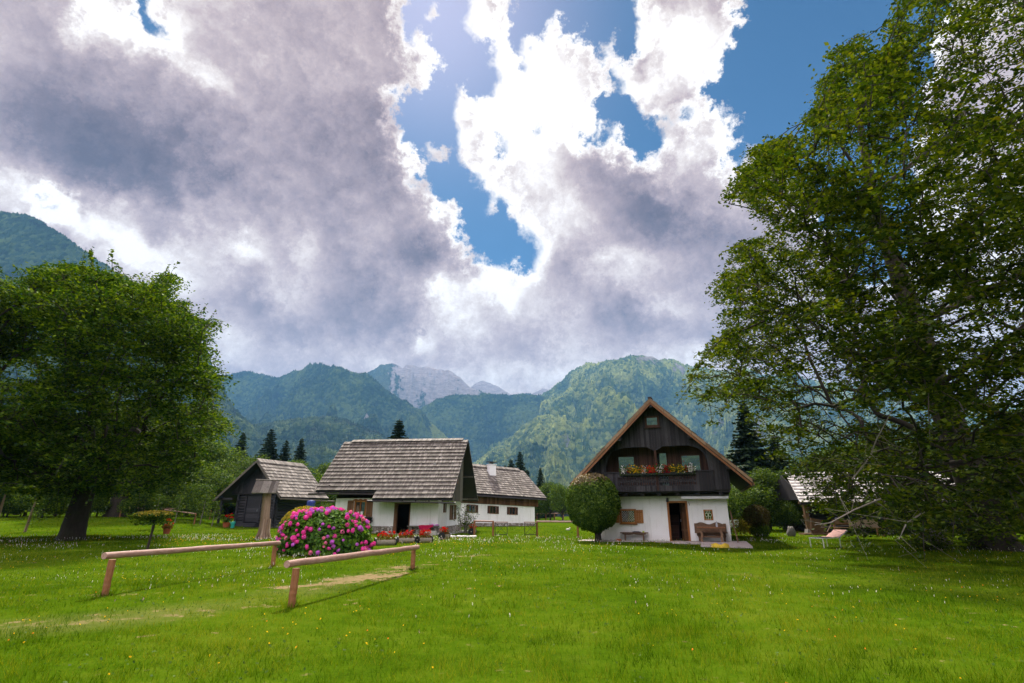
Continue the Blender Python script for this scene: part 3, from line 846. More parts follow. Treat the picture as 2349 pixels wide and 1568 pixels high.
M_gold = leaf_mat('golden_leaf', [(.2, (.10, .11, .012)), (.5, (.24, .20, .02)), (.9, (.40, .30, .03))])
M_hydleaf = leaf_mat('hydrangea_leaf', [(.2, (.014, .045, .003)), (.5, (.056, .145, .008)), (.85, (.16, .28, .02))], gloss=.012)
M_bark = wood_mat('grey_bark', (.014, .011, .009), (.034, .027, .021), (.075, .062, .050), grain=(9, 9, 3), rough=.95, bmp=1.0, weather=(.035, .045, .015))
M_bark_pale = wood_mat('pale_twig_bark', (.10, .085, .07), (.20, .17, .145), (.34, .30, .27), grain=(9, 9, 3), rough=.9, bmp=.6)

def petal(name, col, var=.3, transl=.35):
    m, nt, out = new_mat(name)
    ir = island(nt)
    c = nt.mix(ir, tuple(x * (1 - var) for x in col), tuple(min(1, x * (1 + var)) for x in col))
    d = nt.new('ShaderNodeBsdfDiffuse'); nt.l.new(c, d.inputs['Color'])
    tr = nt.new('ShaderNodeBsdfTranslucent'); nt.l.new(c, tr.inputs['Color'])
    mx = nt.new('ShaderNodeMixShader'); mx.inputs[0].default_value = transl
    nt.l.new(d.outputs[0], mx.inputs[1]); nt.l.new(tr.outputs[0], mx.inputs[2]); nt.l.new(mx.outputs[0], out.inputs[0])
    return m
M_pet_red = petal('red_petal', (.62, .012, .010)); M_pet_dred = petal('dark_red_petal', (.30, .010, .012))
M_pet_yel = petal('yellow_petal', (.80, .50, .02)); M_pet_wht = petal('white_petal', (.88, .84, .80), .08)
M_pet_org = petal('orange_petal', (.80, .26, .03)); M_pet_pink = petal('pink_petal', (.90, .09, .42), .2); M_pet_vio = petal('violet_pink_petal', (.66, .16, .66), .2)
M_pet_salm = petal('faded_pink_petal', (.92, .24, .40), .15)

def leaf_quads(pts, size, nrm=None, spread=.8, aspect=.62, rg=None, sizevar=.35):
    """rhombic leaves at pts; nrm = preferred facing, spread = how far they turn from it"""
    rg = rg or RNG
    n = len(pts)
    if nrm is None: nrm = np.tile([0, 0, 1.0], (n, 1))
    N = nrm + rg.normal(0, spread, (n, 3)); N /= np.linalg.norm(N, axis=1)[:, None] + 1e-9
    A = rg.normal(0, 1, (n, 3)); A -= N * (A * N).sum(1)[:, None]; A /= np.linalg.norm(A, axis=1)[:, None] + 1e-9
    B = np.cross(N, A)
    L = (size * (1 + rg.uniform(-sizevar, sizevar, n)))[:, None] * .5
    w = L * aspect
    V = np.stack([pts - A * L, pts + B * w - A * L * .1, pts + A * L, pts - B * w - A * L * .1], 1)
    F = np.arange(n * 4).reshape(n, 4)
    return V.reshape(-1, 3), F

def ball_leaves(c, r, n, size, shell=.35, facing=1.0, spread=.7, sc=(1, 1, 1), rg=None, zmin=None):
    rg = rg or RNG
    d = rg.normal(0, 1, (n, 3)); d /= np.linalg.norm(d, axis=1)[:, None]
    q = r * (1 - shell * rg.random(n) ** 1.5)
    p = d * q[:, None] * np.asarray(sc) + np.asarray(c)
    if zmin is not None:
        k = p[:, 2] > zmin; p, d = p[k], d[k]
    return leaf_quads(p, size, d * facing, spread, rg=rg)

# ------------------------------------------------------------------ branching skeletons
def grow(trunk, targets, bias=.35, maxseg=.9, curve=.16, rg=None, lift=.12):
    """greedy branching: each target joins the nearest piece of wood; trunk = list of points (first is the root)"""
    rg = rg or RNG
    cap = len(trunk) + len(targets) * 14
    N = np.zeros((cap, 3)); par = np.full(cap, -1); plen = np.zeros(cap); n = 0
    for i, p in enumerate(trunk):
        pt, pa = (p[0], p[1]) if isinstance(p, tuple) and len(p) == 2 and hasattr(p[0], '__len__') else (p, i - 1)
        N[n] = pt; par[n] = pa; plen[n] = 0 if pa < 0 else plen[pa] + np.linalg.norm(N[n] - N[pa]); n += 1
    root = np.array(N[0])
    T = np.asarray(targets)
    dmin = np.array([np.min(np.linalg.norm(N[:n] - t, axis=1)) for t in T])
    tips = []
    for k in np.argsort(dmin):
        t = T[k]
        d = np.linalg.norm(N[:n] - t, axis=1)
        cost = d + bias * plen[:n] + np.where(N[:n, 2] < 2.2, 3.0, 0) + np.maximum(0, N[:n, 2] - t[2] - .6) * .5
        j = int(np.argmin(cost)); L = d[j]
        m = max(1, int(math.ceil(L / maxseg))); m = min(m, 12)
        a = N[j].copy(); prev = j
        side = rg.normal(0, 1, 3) * curve * L * .35; side[2] = abs(side[2]) * .4 + lift * L
        for q in range(1, m + 1):
            s = q / m
            pt = a * (1 - s) + t * s + side * math.sin(math.pi * s) + (rg.normal(0, .03, 3) * min(L, 1) if q < m else 0)
            N[n] = pt; par[n] = prev; plen[n] = plen[prev] + np.linalg.norm(N[n] - N[prev]); prev = n; n += 1
        tips.append(prev)
    N, par = N[:n], par[:n]
    w = np.zeros(n); w[tips] = 1.0
    for i in range(n - 1, 0, -1):
        if par[i] >= 0: w[par[i]] += w[i]
    return N, par, w, np.array(tips)

def wood_mesh(N, par, w, r_tip=.012, power=.5, r_max=1.0, sides_big=9, thick=.10, skip=0):
    """tapered tubes along the skeleton"""
    r = np.minimum(r_tip * np.maximum(w, 1) ** power, r_max)
    V, F4 = [], []; cnt = 0
    for big in (True, False):
        k = np.array([i for i in range(1, len(N)) if par[i] >= 0 and w[i] > 0 and ((r[i] >= thick) == big) and i >= skip])
        if not len(k): continue
        ns = sides_big if big else 4
        A, B = N[par[k]], N[k]
        ra = np.minimum(r[par[k]], r[k] * 1.5); rb = r[k]
        d = B - A; L = np.linalg.norm(d, axis=1)[:, None] + 1e-9; d = d / L
        ref = np.where(np.abs(d[:, 2:3]) > .9, [[1.0, 0, 0]], [[0, 0, 1.0]])
        u = np.cross(d, ref); u /= np.linalg.norm(u, axis=1)[:, None] + 1e-9; v = np.cross(u, d)
        an = np.linspace(0, 2 * math.pi, ns, endpoint=False)
        ring = np.cos(an)[None, :, None] * u[:, None] + np.sin(an)[None, :, None] * v[:, None]
        P0 = A[:, None] - d[:, None] * (ra * .25)[:, None, None] + ring * ra[:, None, None]
        P1 = B[:, None] + ring * rb[:, None, None]
        VV = np.concatenate([P0, P1], 1)
        i0 = np.arange(len(k))[:, None] * 2 * ns + np.arange(ns)[None] + cnt
        j0 = np.arange(len(k))[:, None] * 2 * ns + np.roll(np.arange(ns), -1)[None] + cnt
        F4.append(np.stack([i0, j0, j0 + ns, i0 + ns], -1).reshape(-1, 4))
        V.append(VV.reshape(-1, 3)); cnt += VV.shape[0] * VV.shape[1]
    return np.concatenate(V), np.concatenate(F4)

def trunk_mesh(mb, path, rad, n=16, flare=.5, rg=None, lumps=.10, mi=0):
    """a bole with root flare and an uneven outline"""
    rg = rg or RNG
    path = np.asarray(path, float); m = len(path)
    s = np.linspace(0, 1, (m - 1) * 5 + 1) * (m - 1)
    pp = np.stack([np.interp(s, range(m), path[:, k]) for k in range(3)], -1)
    rr = np.interp(s, range(m), rad)
    h = pp[:, 2] - pp[0, 2]
    a = np.linspace(0, 2 * math.pi, n, endpoint=False)
    ph = rg.random(4) * 6.3
    V = []
    for i in range(len(pp)):
        f = flare * math.exp(-h[i] / .35)
        r = rr[i] * (1 + lumps * (np.sin(a * 3 + ph[0] + h[i] * .5) * .5 + np.sin(a * 5 + ph[1] - h[i] * .9) * .4) + f * (.6 + .5 * np.sin(a * 4 + ph[2])) + rg.uniform(-.02, .02, n))
        V.append(np.stack([pp[i, 0] + r * np.cos(a), pp[i, 1] + r * np.sin(a), np.full(n, pp[i, 2])], -1))
    V = np.array(V); M_ = len(pp)
    i = np.arange(M_ * n).reshape(M_, n); j = np.roll(i, -1, 1)
    mb.add(V, np.stack([i[:-1], j[:-1], j[1:], i[1:]], -1).reshape(-1, 4), mi)
# ------------------------------------------------------------------ dark gabled house
HX, HY, HA = 4.86, 30.3, R(-20)
def place(o, fx, fy, fa, x, y, z=0, rz=0):
    """put a thing at local x, y of a building frame"""
    c, s = math.cos(fa), math.sin(fa)
    o.location = (fx + x * c - y * s, fy + x * s + y * c, z); o.rotation_euler = (0, 0, fa + rz)
    return o
house = empty('gabled_house', (HX, HY, 0), HA)
tag(house, 'dark timber gabled house with white ground floor and flowered balcony', 'house')
W = 6.76
mb = MB()
for (a, b, c, d) in wall_rects(0, W, -.3, 2.45, [(1.27, 1.97, .95, 1.58), (3.80, 4.70, -.3, 1.98), (5.60, 5.95, 1.13, 1.56)]):
    mb.box(a, b, 0, .38, c, d)
mb.box(0, .38, .38, 9, -.3, 2.45); mb.box(W - .38, W, .38, 9, -.3, 2.45); mb.box(.38, W - .38, 8.62, 9, -.3, 2.45)
mb.build('wall', M_plaster, house)
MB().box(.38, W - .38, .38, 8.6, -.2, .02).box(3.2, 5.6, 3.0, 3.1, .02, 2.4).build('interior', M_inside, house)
st = MB()
for i in range(7): st.box(3.55, 4.15, 1.0 + i * .24, 1.24 + i * .24, .02, .20 + i * .19)
st.build('stairs', M_brown_board, house)
# door frame and open leaf
fr = MB().box(3.72, 3.82, -.03, .30, 0, 2.05).box(4.68, 4.78, -.03, .30, 0, 2.05).box(3.82, 4.68, -.03, .30, 1.96, 2.05).box(3.82, 4.68, -.02, .3, .0, .05)
fr.build('door_frame', M_orange_wood, house)
lf = MB(); Mr = rotz(R(-66))
for i in range(6):
    lf.box(-.14 * (i + 1), -.14 * i - .01, 0, .045, .06, 1.94, M=Mr, o=(4.66, .34, 0))
lf.box(-.84, 0, -.02, 0, .5, .62, M=Mr, o=(4.66, .34, 0)).box(-.84, 0, -.02, 0, 1.5, 1.62, M=Mr, o=(4.66, .34, 0))
dl = lf.build('door', M_shutter, house)
MB().box(-.74, -.70, -.07, -.02, .98, 1.12, M=Mr, o=(4.66, .34, 0)).build('handle', M_steel, dl)
# ground floor windows
def shutter_mb(x0, x1, z0, z1, y=-.06, t=.035):
    s = MB(); n = 3; w = (x1 - x0) / n
    for i in range(n): s.box(x0 + i * w + .003, x0 + (i + 1) * w - .003, y, y + t, z0, z1)
    s.box(x0 + .02, x1 - .02, y - .018, y, z0 + .09, z0 + .16).box(x0 + .02, x1 - .02, y - .018, y, z1 - .16, z1 - .09)
    return s
w1 = MB().box(1.17, 1.28, -.035, .12, .88, 1.65).box(1.96, 2.07, -.035, .12, .88, 1.65).box(1.28, 1.96, -.035, .12, 1.56, 1.65).box(1.28, 1.96, -.035, .12, .88, .97)
w1.box(1.14, 2.10, -.09, -.036, .84, .895).box(1.60, 1.64, .05, .10, .97, 1.56)
w1 = w1.build('window', M_orange_wood, house)
MB().box(1.28, 1.96, .12, .13, .97, 1.56).build('pane', M_glass_dark, w1)
g = MB()
for k in range(-4, 8):
    for sgn in (1, -1):
        pts = []
        x0, z0 = 1.28, .97
        for i in range(41):
            x = x0 + .68 * i / 40; z = (.97 + k * .125 + (x - x0) * 1.05) if sgn > 0 else (1.56 - k * .125 - (x - x0) * 1.05)
            if .975 <= z <= 1.555: pts.append((x, .012 * sgn, z))
        if len(pts) > 2: g.bar(pts[0], pts[-1], .024, .014)
g.build('grille', M_grating, w1)
shutter_mb(2.075, 2.44, .92, 1.60).build('shutter', M_orange_wood, house)
shutter_mb(.80, 1.165, .92, 1.60).build('shutter', M_orange_wood, house)
w2 = MB().box(5.55, 5.62, -.012, .12, 1.08, 1.61).box(5.93, 6.0, -.012, .12, 1.08, 1.61).box(5.62, 5.93, -.012, .12, 1.54, 1.61).box(5.62, 5.93, -.012, .12, 1.08, 1.15).build('small_window', M_orange_wood, house)
MB().box(5.62, 5.93, .12, .13, 1.15, 1.54).build('pane', M_glass_dark, w2)
g = MB().bar((5.775, -.03, 1.09), (5.775, -.03, 1.60), .02, .02)
for cx2 in (5.69, 5.86):
    a = np.linspace(0, 2 * math.pi, 17); g.tube(np.stack([cx2 + .07 * np.cos(a), np.full(17, -.03), 1.35 + .08 * np.sin(a)], -1), .008, 5, caps=False)
    g.bar((cx2, -.03, 1.08), (cx2, -.03, 1.26), .014, .014).bar((cx2, -.03, 1.44), (cx2, -.03, 1.6), .014, .014)
g.build('grille', M_grating, w2)
# joists and floor of the overhanging storey
MB().box(-.08, 6.96, -.92, 9.1, 2.46, 2.58).box(-.02, 6.90, -.10, .0, 2.30, 2.46).build('floor_frame', M_dark_board, house)
for x in (.55, 1.62, 2.55, 3.42, 4.38, 5.4, 6.5):
    MB().box(x - .09, x + .09, -.86, -.10, 2.32, 2.455).build('joist', M_dark_board, house)
# roof line
AX, AZ, SL = 3.46, 7.14, .965
def under(x): return AZ - abs(x - AX) * SL
def arch(x):
    if x < .72 or x > 6.10: return 2.58
    z = 4.86
    if x < 1.62: z = 3.56 + 1.30 * math.sqrt(max(0, 1 - ((1.62 - x) / .90) ** 2))
    if x > 5.20: z = 3.56 + 1.30 * math.sqrt(max(0, 1 - ((x - 5.20) / .90) ** 2))
    if 1.30 < x < 1.62 or 5.20 < x < 5.52: z -= .05
    dx = abs(x - 3.43)
    if dx < .42: z = min(z, 4.66 + max(0, dx - .12) / .30 * .20)
    return z
gp = MB(); gp.prism([(1.0, 4.95), (5.9, 4.95), (3.46, 7.08)], -.945, -.93); planks(gp, -.10, 7.0, lambda x: under(x) - .03, arch, -1.0, -.95, w=.142)
gp.build('gable_boarding', M_dark_board, house)
# side walls of the upper floor
sp_ = MB(); planks(sp_, -.95, 9.0, lambda y: 3.68, lambda y: 2.58, -6.99, -6.93, w=.2, axis='y'); sp_.box(-.10, -.05, -.95, 9, 2.58, 3.66)
sp_.box(-.05, 6.93, 8.9, 8.95, 2.58, 3.66)
sp_.build('side_boarding', M_dark_board, house)
# recessed balcony wall
rb_ = MB(); planks(rb_, .02, 6.86, lambda x: min(5.0, under(x) - .05), lambda x: 2.60, 0.0, .06, w=.13)
rb_.box(.02, 6.86, .062, .08, 2.6, 4.0).box(.95, 5.95, .062, .08, 4.0, 4.95)
rb_.build('balcony_wall', M_brown_board, house)
MB().box(1.0, 5.9, -.94, .0, 4.95, 5.0).build('balcony_ceiling', M_dark_board, house)
for (x0, x1, z0, z1, nm) in ((1.24, 2.22, 3.30, 4.52, 'balcony_window'), (3.36, 4.0, 2.62, 4.66, 'balcony_door'), (4.66, 5.72, 3.30, 4.48, 'balcony_window')):
    f = MB().box(x0, x0 + .07, -.055, -.013, z0, z1).box(x1 - .07, x1, -.055, -.013, z0, z1).box(x0 + .07, x1 - .07, -.055, -.013, z1 - .07, z1).box(x0 + .07, x1 - .07, -.055, -.013, z0, z0 + .07)
    f = f.build(nm, M_brown_board, house)
    MB().box(x0 + .07, x1 - .07, -.030, -.02, z0 + .07, z1 - .07).build('pane', M_glass, f)
# balcony front
bf_ = MB(); planks(bf_, .55, 1.36, lambda x: 3.50, lambda x: 2.52, -1.10, -1.06, w=.14); planks(bf_, 5.38, 6.22, lambda x: 3.50, lambda x: 2.52, -1.10, -1.06, w=.14)
planks(bf_, 1.36, 5.38, lambda x: 2.80, lambda x: 2.52, -1.10, -1.06, w=.14); planks(bf_, 1.36, 5.38, lambda x: 3.50, lambda x: 3.30, -1.10, -1.06, w=.14)
ns_ = 34
for i in range(ns_):
    x = 1.36 + (i + .5) * 4.02 / ns_; hw = .032
    for (z0, z1, k) in ((2.80, 2.86, 1.5), (2.86, 2.98, .75), (2.98, 3.04, 1.5), (3.04, 3.08, .9), (3.08, 3.14, 1.5), (3.14, 3.25, .75), (3.25, 3.30, 1.5)):
        bf_.box(x - hw * k, x + hw * k, -1.10, -1.07, z0, z1)
bf_.box(1.36, 5.38, -1.066, -1.05, 3.045, 3.075)
bf_.build('balustrade', M_dark_board, house)
MB().box(.50, 6.27, -1.16, -1.0, 3.50, 3.56).build('handrail', M_dark_board, house)
pst = MB().box(3.37, 3.49, -.99, -.87, 2.6, 3.5).tube([(3.43, -.93, 3.5), (3.43, -.93, 3.95), (3.43, -.93, 4.05), (3.43, -.93, 4.12), (3.43, -.93, 4.66)], [.055, .06, .085, .06, .075], 10)
pst.box(3.385, 3.475, -1.125, -1.10, 2.56, 3.5)
pst.build('balcony_post', M_brown_board, house)
uw = MB().box(3.02, 3.13, -1.06, -1.0, 5.92, 6.52).box(3.68, 3.79, -1.06, -1.0, 5.92, 6.52).box(3.13, 3.68, -1.06, -1.0, 6.43, 6.52).box(3.13, 3.68, -1.06, -1.0, 5.92, 6.03).box(2.98, 3.83, -1.12, -1.061, 5.86, 5.92).build('attic_window', M_brown_board, house)
MB().box(3.13, 3.68, -1.036, -1.03, 6.03, 6.43).build('pane', M_glass, uw)
# roof
RX = 4.53; EZ = AZ - RX * SL + .10
rf = MB()
for sgn in (-1, 1):
    ex = AX + sgn * RX
    A0, B0 = np.array([AX, -1.78, AZ + .08]), np.array([ex, -1.78, EZ - .02])
    A1, B1 = np.array([AX, 9.6, AZ + .08]), np.array([ex, 9.6, EZ - .02])
    up = np.array([0, 0, .10])
    pts = [B0, A0, B1, A1, B0 + up, A0 + up, B1 + up, A1 + up] if sgn < 0 else [A0, B0, A1, B1, A0 + up, B0 + up, A1 + up, B1 + up]
    rf.hexa(pts, 0)
    o_ = np.array([0, 0, .115])
    l, r_ = (B0, B1)
    shingles(rf, B0 + o_ + np.array([sgn * .06, -.05, -.05]), B1 + o_ + np.array([sgn * .06, 0, -.05]), A0 + o_ + np.array([0, -.05, 0]), A1 + o_, 15, .22, mi=1)
rf.box(AX - .10, AX + .10, -1.85, 9.6, AZ + .23, AZ + .30, 0)
rf = rf.build('roof', [M_dark_board, M_shingle], house)
for sgn in (-1, 1):
    b = MB()
    for k in range(7):
        t0, t1 = k / 7 + .002, (k + 1) / 7 - .002
        p0 = np.array([AX + sgn * RX * t0, 0, AZ + .04 - (AZ + .06 - EZ) * t0]); p1 = np.array([AX + sgn * RX * t1, 0, AZ + .04 - (AZ + .06 - EZ) * t1])
        q = [p0 + (0, -1.84, 0), p1 + (0, -1.84, 0), p0 + (0, -1.79, 0), p1 + (0, -1.79, 0), p0 + (0, -1.84, .17), p1 + (0, -1.84, .17), p0 + (0, -1.79, .17), p1 + (0, -1.79, .17)]
        if sgn < 0: q = [q[1], q[0], q[3], q[2], q[5], q[4], q[7], q[6]]
        b.hexa(q)
    b.build('barge_board', M_fascia, rf)
    b = MB()
    p0 = np.array([AX, 0, AZ - .10]); p1 = np.array([AX + sgn * (RX - .05), 0, EZ - .17])
    q = [p0 + (0, -1.80, 0), p1 + (0, -1.80, 0), p0 + (0, -1.74, 0), p1 + (0, -1.74, 0), p0 + (0, -1.80, .15), p1 + (0, -1.80, .15), p0 + (0, -1.74, .15), p1 + (0, -1.74, .15)]
    if sgn < 0: q = [q[1], q[0], q[3], q[2], q[5], q[4], q[7], q[6]]
    b.hexa(q).build('verge_board', M_post, rf)
    ex = AX + sgn * (RX + .02)
    MB().box(min(ex, ex + sgn * .05), max(ex, ex + sgn * .05), -1.74, 9.5, EZ - .14, EZ + .02).build('eaves_board', M_fascia, rf)
MB().tube([(AX - RX - .12, -1.75, EZ - .02), (AX - RX - .12, 9.5, EZ - .02)], .06, 8).build('gutter', M_steel, rf)
for (x, z) in ((AX - 1.85, 5.18), (AX + 1.85, 5.18), (-.08, 3.55), (7.0, 3.55)):
    MB().box(x - .12, x + .12, -1.72, -1.02, z, z + .2).build('purlin_end', M_dark_board, rf)
MB().box(AX - .08, AX + .08, -1.72, -1.01, AZ - .26, AZ - .02).build('purlin_end', M_dark_board, rf)
# awning, lantern, hook
aw = MB().box(4.53, 6.84, -.62, -.12, 2.15, 2.27).build('awning', M_awning, house)
MB().box(4.50, 6.87, -.58, -.02, 2.275, 2.38).build('awning_cover', M_gutter, aw)
lt = MB().box(3.80, 3.83, -.62, -.59, 2.20, 2.32).lathe([(.0, 2.22), (.09, 2.19), (.07, 2.17), (.07, 2.02), (.05, 1.99), (0, 1.99)], 6, (3.815, -.605, 0))
lt.build('lantern', M_black, house)
MB().tube([(4.86, -.03, 2.0), (4.88, -.06, 1.92), (4.90, -.05, 1.86), (4.89, -.02, 1.83)], .012, 6).build('hook', M_black, house)

# terrace, step, things standing before the dark house
tr_ = MB()
tr_.box(-.95, 3.95, -1.28, -.003, -.15, .035).box(3.955, 5.30, -2.0, -.003, -.15, .055).box(5.305, 7.45, -3.9, -.003, -.15, .075).box(6.77, 7.45, 0, .4, -.15, .075)
tr_ = tr_.build('terrace', M_paving); tr_.location = (HX, HY, 0); tr_.rotation_euler = (0, 0, HA)
tag(tr_, 'pinkish stone terrace along the front of the dark gabled house', 'terrace', kind='structure')

def bench_simple(length, seat_h, depth, name, mat):
    t = empty(name, (0, 0, 0))
    s = MB().box(0, length, -depth, 0, seat_h - .045, seat_h); s.build('seat', mat, t)
    n = 20; poly = [(.10, seat_h - .05)] + [(.10 + (length - .2) * i / n, seat_h - .05 - .05 - .035 * abs(math.sin(i / n * math.pi * 2))) for i in range(n + 1)] + [(length - .10, seat_h - .05)]
    MB().prism(poly, -depth + .05, -depth + .08).build('apron', mat, t)
    for x in (.22, length - .27):
        MB().box(x, x + .05, -depth + .03, -.03, 0, seat_h - .05).build('leg', mat, t)
    return t
b1 = bench_simple(1.45, .42, .36, 'bench', M_bench_wood)
place(b1, HX, HY, HA, 1.20, -.12, .037); tag(b1, 'low dark wooden bench under the shuttered window of the gabled house', 'bench')
bk = MB().box(0, .42, -.12, .12, 0, .03).box(.05, .35, -.10, .1, .032, .045).build('magazine', M_navy)
place(bk, HX, HY, HA, 1.85, -.30, .459); tag(bk, 'dark blue folded magazine lying on the low bench', 'magazine')
cp = MB().lathe([(0, 0), (.05, 0), (.06, .06), (.055, .062), (.045, .01), (0, .01)], 12).build('bowl', plain('lime_plastic', (.5, .62, .03), .4)); place(cp, HX, HY, HA, 2.42, -.30, .459)
tag(cp, 'small lime green bowl on the end of the low bench', 'bowl')
bx = MB().box(-.13, .13, -.06, .06, 0, .09).box(-.11, .11, -.05, .05, .09, .10).build('brick', M_terracotta); place(bx, HX, HY, HA, 1.16, -.85, .037)
tag(bx, 'red brick lying at the foot of the low bench', 'brick')
# carved settle and table
cb = empty('carved_bench', (0, 0, 0))
n = 30; poly = [(0, .10)] + [(1.55 * i / n, .86 + .05 * math.sin(i / n * math.pi * 4 - 1.2) * (1 if 2 < i < n - 2 else .2)) for i in range(n + 1)] + [(1.55, .10), (1.40, .06), (.15, .06)]
poly = [(0, .40)] + poly[1:-3] + [(1.55, .40), (1.45, .36), (.10, .36)]
MB().prism(poly, -.06, -.02).build('backrest', M_bench_wood, cb)
MB().box(0, 1.58, -.46, -.06, .39, .435).build('seat', M_bench_wood, cb)
n = 16; poly = [(.1, .385)] + [(.1 + 1.38 * i / n, .26 - .04 * math.sin(i / n * math.pi * 3)) for i in range(n + 1)] + [(1.48, .385)]
MB().prism(poly, -.42, -.385).build('apron', M_bench_wood, cb)
for x in (.16, 1.36):
    MB().prism([(x, 0), (x + .10, 0), (x + .09, .12), (x + .13, .25), (x + .12, .39), (x - .02, .39), (x - .03, .25), (x + .01, .12)], -.42, -.08).build('leg', M_bench_wood, cb)
place(cb, HX, HY, HA, 5.02, -.06, .077); tag(cb, 'rustic bench with wavy carved back against the white wall', 'bench')
tb = empty('rustic_table', (0, 0, 0))
MB().box(0, 1.32, -.30, .30, .655, .70).box(-.02, .3, -.29, .29, .701, .703).build('table_top', M_post, tb)
for x in (.12, 1.06):
    MB().prism([(x, 0), (x + .11, 0), (x + .08, .14), (x + .13, .34), (x + .08, .52), (x + .13, .655), (x, .655), (x - .03, .52), (x + .03, .34), (x - .01, .14)], -.20, .20).build('leg', M_bench_wood, tb)
MB().box(.17, 1.12, -.03, .03, .20, .28).build('stretcher', M_bench_wood, tb)
place(tb, HX, HY, HA, 5.18, -.92, .077); tag(tb, 'small rustic wooden table in front of the carved bench', 'table')
bo = MB().lathe([(0, 0), (.045, 0), (.05, .02), (.05, .16), (.018, .21), (.016, .28), (0, .28)], 12).build('bottle', plain('clear_bottle_plastic', (.5, .5, .55), .15, .6)); place(bo, HX, HY, HA, 6.12, -.95, .778)
tag(bo, 'clear bottle standing on the rustic table', 'bottle')
_n = 9
yc = MB()
a = np.linspace(0, 1, _n); X_, Y_ = np.meshgrid(a, a); Z_ = .02 + .10 * np.sin(X_ * 6) ** 2 * (1 - np.abs(Y_ - .5)) * .8 - np.where(Y_ < .3, (.3 - Y_) * .45, 0)
V_ = np.stack([X_ * .75, Y_ * .35 - .22 * np.sin(X_ * 3), Z_ + .04], -1).reshape(-1, 3)
yc.add(V_, grid_faces(_n, _n)); yc.add(V_ - (0, 0, .03), grid_faces(_n, _n)[:, ::-1])
yc = yc.build('floor_cloth', M_yellow, smooth=True); place(yc, HX, HY, HA, 5.75, -3.95, .055); tag(yc, 'crumpled yellow cloth on the edge of the stone terrace', 'cloth')
pl_ = MB().bar((7.0, -1.1, .08), (6.86, .1, 1.55), .05, .05).build('wooden_pole', M_bench_wood); place(pl_, HX, HY, HA, 0, 0); tag(pl_, 'thin wooden pole leaning on the corner of the white wall', 'pole')

# balcony flower boxes
def flower_box(length, palette, seed, label, hang=.0):
    rg = np.random.default_rng(seed)
    t = empty('flower_box', (0, 0, 0))
    MB().box(0, length, -.20, 0, 0, .16).box(-.01, length + .01, -.21, .01, .15, .17).build('planter', M_black, t)
    n = int(1500 * length)
    p = np.stack([rg.uniform(-.08, length + .08, n), rg.normal(-.12, .10, n), .17 + np.abs(rg.normal(0, .14, n)) - (rg.random(n) < .25) * .18], -1)
    V, F = leaf_quads(p, .055, rg=rg, nrm=np.tile([0, -.7, .7], (n, 1)))
    mesh_np('foliage', V, F, M_bushleaf, t)
    m2 = MB(); mats = list(dict.fromkeys(c for c, _, _ in palette))
    for (c, u0, u1) in palette:
        k = int(170 * (u1 - u0) * length) + 8
        q = np.stack([rg.normal((u0 + u1) / 2, (u1 - u0) * .36, k) * length, rg.normal(-.17, .08, k), .10 + np.abs(rg.normal(.12, .13, k))], -1)
        for qq in q:
            V, F = leaf_quads(np.repeat(qq[None], 4, 0) + rg.normal(0, .012, (4, 3)), .038, np.tile([0, -1, .5], (4, 1)), .5, .9, rg=rg)
            m2.add(V, F, mats.index(c))
    m2.build('blossoms', mats, t)
    return tag(t, label, 'flower box', 'flower boxes along the balcony rail')
FB = [(1.58, .92, [(M_pet_wht, 0, .3), (M_pet_dred, .3, .6), (M_pet_yel, .5, 1.0), (M_pet_yel, .7, 1.0)], 'flower box with white, dark red and yellow blossoms at the left end'),
      (2.56, .84, [(M_pet_org, 0, .35), (M_pet_wht, .2, .45), (M_pet_red, .5, 1.0), (M_pet_red, .5, 1.0)], 'flower box with orange and bright red geraniums beside the balcony post'),
      (3.50, 1.0, [(M_pet_wht, 0, .25), (M_pet_dred, .25, .6), (M_pet_dred, .3, .6), (M_pet_yel, .6, 1.0)], 'flower box with white, dark red, then yellow blossoms just past the balcony post'),
      (4.56, .74, [(M_pet_yel, 0, .4), (M_pet_dred, .3, .7), (M_pet_wht, .6, 1.0), (M_pet_wht, .6, 1.0)], 'short flower box with yellow, dark red and white blossoms at the far end')]
for i, (x, L, pal, lab) in enumerate(FB):
    place(flower_box(L, pal, 300 + i, lab), HX, HY, HA, x, -1.11, 3.36)
# ------------------------------------------------------------------ white cottage with the big shingle roof
CX, CY, CA = -5.19, 38.0, R(-7)
cot = empty('shingled_cottage', (CX, CY, 0), CA)
tag(cot, 'white cottage under a huge grey shingle roof behind the pink hydrangea', 'cottage')
mb = MB()
for (a, b, c, d) in wall_rects(-7.66, 0, -.3, 2.42, [(-6.19, -5.34, 1.22, 2.22), (-3.12, -2.04, -.3, 2.08)]): mb.box(a, b, 0, .4, c, d)
for (a, b, c, d) in wall_rects(.4, 7.3, -.3, 2.42, [(1.45, 2.05, 1.50, 2.02), (3.9, 4.9, .95, 1.95)]): mb.box(-.4, 0, a, b, c, d)
mb.box(-7.66, -7.26, .4, 7.3, -.3, 2.42).box(-7.26, -.4, 6.9, 7.3, -.3, 2.42)
mb.build('wall', M_plaster, cot)
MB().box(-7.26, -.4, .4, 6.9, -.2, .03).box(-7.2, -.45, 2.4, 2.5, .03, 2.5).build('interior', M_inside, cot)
sb = MB().box(-7.70, -3.22, -.05, -.003, -.2, .52).box(-1.95, .05, -.05, -.003, -.2, .44).box(.003, .05, .0, 7.3, -.2, .46)
sb.build('stone_base', M_stone, cot)
MB().box(-3.22, -3.0, -.02, .2, 0, 2.09).box(-2.10, -2.03, -.02, .2, 0, 2.09).box(-3.0, -2.10, -.02, .2, 2.0, 2.09).build('door_frame', M_shutter, cot)
lf = MB()
